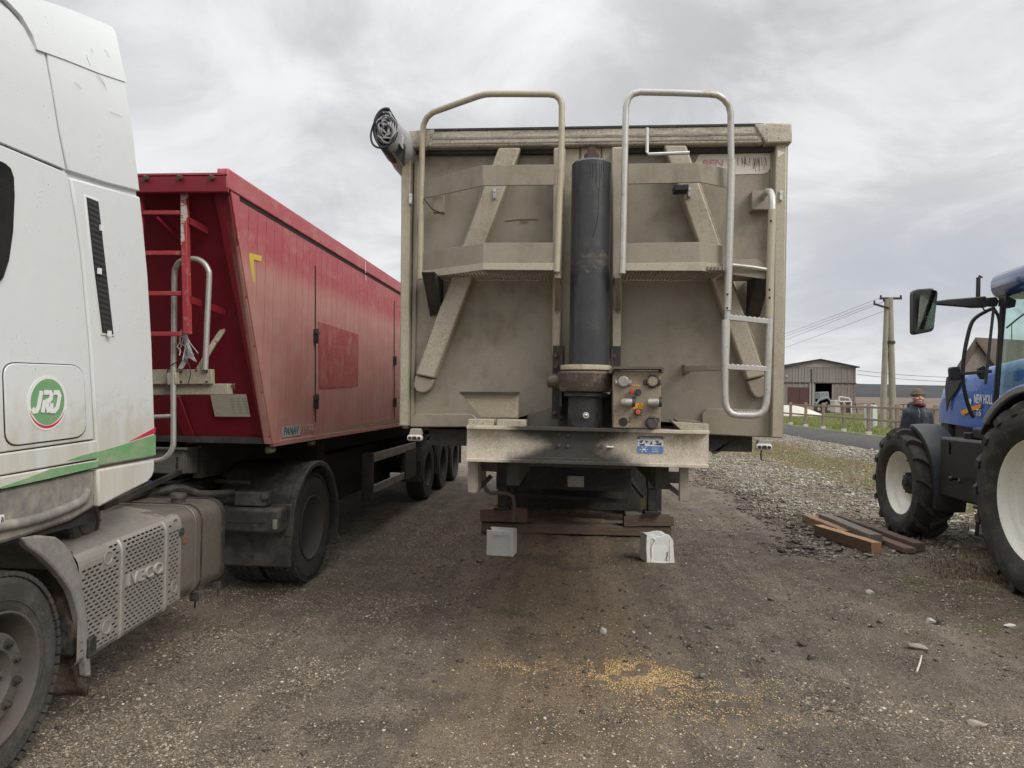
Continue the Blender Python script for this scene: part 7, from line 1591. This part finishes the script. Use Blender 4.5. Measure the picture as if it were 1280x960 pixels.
# stone house with tiled roof behind the tractor
HS = thing('stone_house', 'old stone gable house with a brown tiled roof behind the tractor cab', 'house', (33, 60, float(gz(33,60))))
Yh = 60.; A_ = PY(1191,467,Yh); Bp = PY(1217,425.5,Yh); Cc = PY(1243,462,Yh); zg_ = float(gz(33,60))-.5
m_stw = mat('old_plaster', (.22,.19,.165), .9, dirt=(.12,.10,.085), da=.6, ds=1.2, var=.4, bump=.3, bs=6); m_til = mat('brown_tiles', (.125,.095,.078), .85, dirt=(.085,.075,.062), da=.5, ds=.9, var=.3, bump=.4, bs=14)
dr = Vector((14, 6.5, 0))
MB().prism([(A_.x,Yh,zg_),(A_.x,Yh,A_.z),(Bp.x,Yh,Bp.z-.1),(Cc.x,Yh,Cc.z),(Cc.x,Yh,zg_)], dr).build('wall', m_stw, HS)
mb = MB(); n_ = 34
for (e0, e1) in (((Bp.x,Bp.z),(Cc.x+.5,Cc.z-.6)), ((Bp.x,Bp.z),(A_.x-.4,A_.z-.6))):
    mb.prism([(e0[0],Yh-.3,e0[1]),(e1[0],Yh-.3,e1[1]),(e1[0],Yh-.3,e1[1]+.22),(e0[0],Yh-.3,e0[1]+.22)], dr*1.05)
    for k in range(n_): t = k/n_; x, z = e0[0]+(e1[0]-e0[0])*t, e0[1]+(e1[1]-e0[1])*t; mb.prism([(x,Yh-.3,z+.22),(x+(e1[0]-e0[0])/n_*.9,Yh-.3,z+(e1[1]-e0[1])/n_*.9+.27),(x+(e1[0]-e0[0])/n_*.9,Yh-.3,z+(e1[1]-e0[1])/n_*.9+.2)], dr*1.05)
mb.build('roof', m_til, HS)
MB().tube([(Bp.x+4,Yh+2,Bp.z),(Bp.x+4,Yh+2,Bp.z+1.6)], .04, 6).build('antenna', m_und, HS)
# ================================================================== PERSON
ppx = PY(1147, 500, 13.0); gzp = float(gz(ppx.x, 13.0))
PE = thing('person', 'man in a dark navy hooded jacket and brown knitted cap by the tractor', 'person', (ppx.x, 13.0, gzp))
def bodymesh(name, mb, m, vox, parent=PE, sm=6):
    o = mb.build(name, m, parent, off=(0,0,0)); rm = o.modifiers.new('r', 'REMESH'); rm.mode = 'VOXEL'; rm.voxel_size = vox; rm.use_smooth_shade = True; s_ = o.modifiers.new('s', 'SMOOTH'); s_.iterations = sm; s_.factor = .5; return o
Hh = 1.665   # head centre height; facing -Y towards the yard
b = MB(); b.sphere((0,0,Hh), (.076,.095,.115), 20, 14); b.sphere((0,-.035,Hh-.06), (.056,.06,.055), 16, 10)
b.limb([(0,.02,1.38),(0,-.005,1.60)], [.058,.054]); b.sphere((0,-.098,Hh-.012), (.014,.020,.026), 10, 8); b.sphere((0,-.088,Hh+.03), (.05,.016,.012), 10, 8)
for s in (-1,1): b.sphere((s*.078,.005,Hh-.005), (.012,.02,.032), 8, 8); b.sphere((s*.040,-.078,Hh-.025), (.022,.018,.018), 10, 8)
b.limb([(0,0,.98),(0,0,1.2),(0,.01,1.34)], [.13,.12,.10])
for s in (-1,1):
    b.limb([(s*.09,0,.95),(s*.11,-.01,.5),(s*.12,.01,.09)], [.09,.062,.045]); b.limb([(s*.12,.03,.04),(s*.125,-.13,.035)], [.042,.036])
    b.limb([(s*.14,0,1.38),(s*.20,.02,1.14),(s*.19,-.07,.90)], [.050,.045,.033]); b.limb([(s*.19,-.07,.90),(s*.19,-.085,.83)], [.034,.036])
    for k in range(4): x = s*(.19) + (k-1.5)*.006; yk = -.115 + k*.021; b.limb([(x,yk,.81),(x-s*.004,yk+.002,.765-(.006 if k in (1,2) else 0)),(x-s*.015,yk+.004,.735)], [.0095,.009,.007], 8)
    b.limb([(s*.185,-.11,.845),(s*.175,-.135,.815),(s*.168,-.138,.785)], [.012,.010,.008], 8)
m_skin = mat('skin', (.60,.33,.25), .5, dirt=(.55,.2,.15), da=.2, ds=9, var=.06)
bodymesh('body', b, m_skin, .008, sm=2)
mb = MB()
for s in (-1,1): mb.sphere((s*.032,-.088,Hh+.012), (.013,.008,.005), 8, 6)
mb.build('eye', mat('eye_dark', (.05,.035,.03), .3), PE, off=(0,0,0))
mb = MB(); mb.sphere((0,-.093,Hh-.058), (.026,.010,.008), 10, 6); mb.build('mouth', mat('mouth', (.7,.45,.4), .5), PE, off=(0,0,0))
mb = MB(); mb.sphere((0,-.052,Hh-.095), (.056,.052,.034), 14, 8)
for s in (-1,1): mb.sphere((s*.060,-.03,Hh-.06), (.022,.045,.05), 10, 8)
mb.sphere((0,-.094,Hh-.042), (.034,.010,.009), 10, 6); bodymesh('beard', mb, mat('beard', (.20,.13,.10), .9, var=.3, bump=.3), .009, sm=3)
j = MB(); j.limb([(0,.0,.90),(0,.0,1.15),(0,.005,1.36)], [.18,.17,.17], 18); j.limb([(-.10,.0,1.40),(.10,.0,1.40)], [.10,.10], 16)
j.limb([(0,.01,1.46),(0,.0,1.53)], [.13,.10], 16); j.sphere((0,.07,1.52), (.14,.09,.085), 14, 10)
for s in (-1,1): j.limb([(s*.145,0,1.40),(s*.205,.02,1.14),(s*.20,-.06,.93)], [.09,.075,.06], 14)
jk = bodymesh('jacket', j, mat('navy_jacket', (.014,.019,.034), .6, dirt=(.035,.042,.06), da=.3, ds=5, var=.2, bump=.5, bs=12), .014)
mb = MB(); mb.tube([(0,-.178,1.0),(0,-.173,1.2),(0,-.168,1.36),(0,-.13,1.47)], .006, 6); mb.build('zip', m_tblk, PE, off=(0,0,0))
mb = MB(); mb.tube([(.05*math.cos(t)*1.5,-.03+.085*math.sin(t)-.02,1.545+.01*math.sin(2*t)) for t in [i*math.pi/10 for i in range(20)]], .026, 10, closed=True); mb.build('scarf', mat('wine_scarf', (.14,.03,.04), .9, var=.3, bump=.4), PE, off=(0,0,0))
for s in (-1,1): MB().tube([(s*.045,-.13,1.49),(s*.05,-.18,1.42),(s*.055,-.175,1.33)], .004, 6).build('hood_cord', m_tgrey, PE, off=(0,0,0))
t_ = MB()
for s in (-1,1): t_.limb([(s*.09,0,.92),(s*.11,-.005,.5),(s*.12,.012,.12)], [.115,.085,.075], 14)
bodymesh('trousers', t_, mat('dark_trousers', (.03,.03,.035), .8, var=.2, bump=.3), .013)
t_ = MB()
for s in (-1,1): t_.limb([(s*.12,.04,.05),(s*.125,-.15,.045)], [.055,.048], 12); t_.limb([(s*.12,.02,.05),(s*.12,.02,.18)], [.055,.055], 12)
bodymesh('boot', t_, m_tblk, .01)
h_ = MB(); h_.sphere((0,.008,Hh+.052), (.094,.112,.098), 20, 12); h_.tube([(.092*math.cos(t),.004+.108*math.sin(t),Hh+.048) for t in [i*math.pi/12 for i in range(24)]], .017, 10, closed=True)
o = bodymesh('knitted_cap', h_, mat('brown_knit', (.13,.10,.075), .95, dirt=(.07,.055,.04), da=.5, ds=40, var=.3, bump=.6, bs=90), .008, sm=2)

PE.scale = (1.05, 1.05, 1.05)
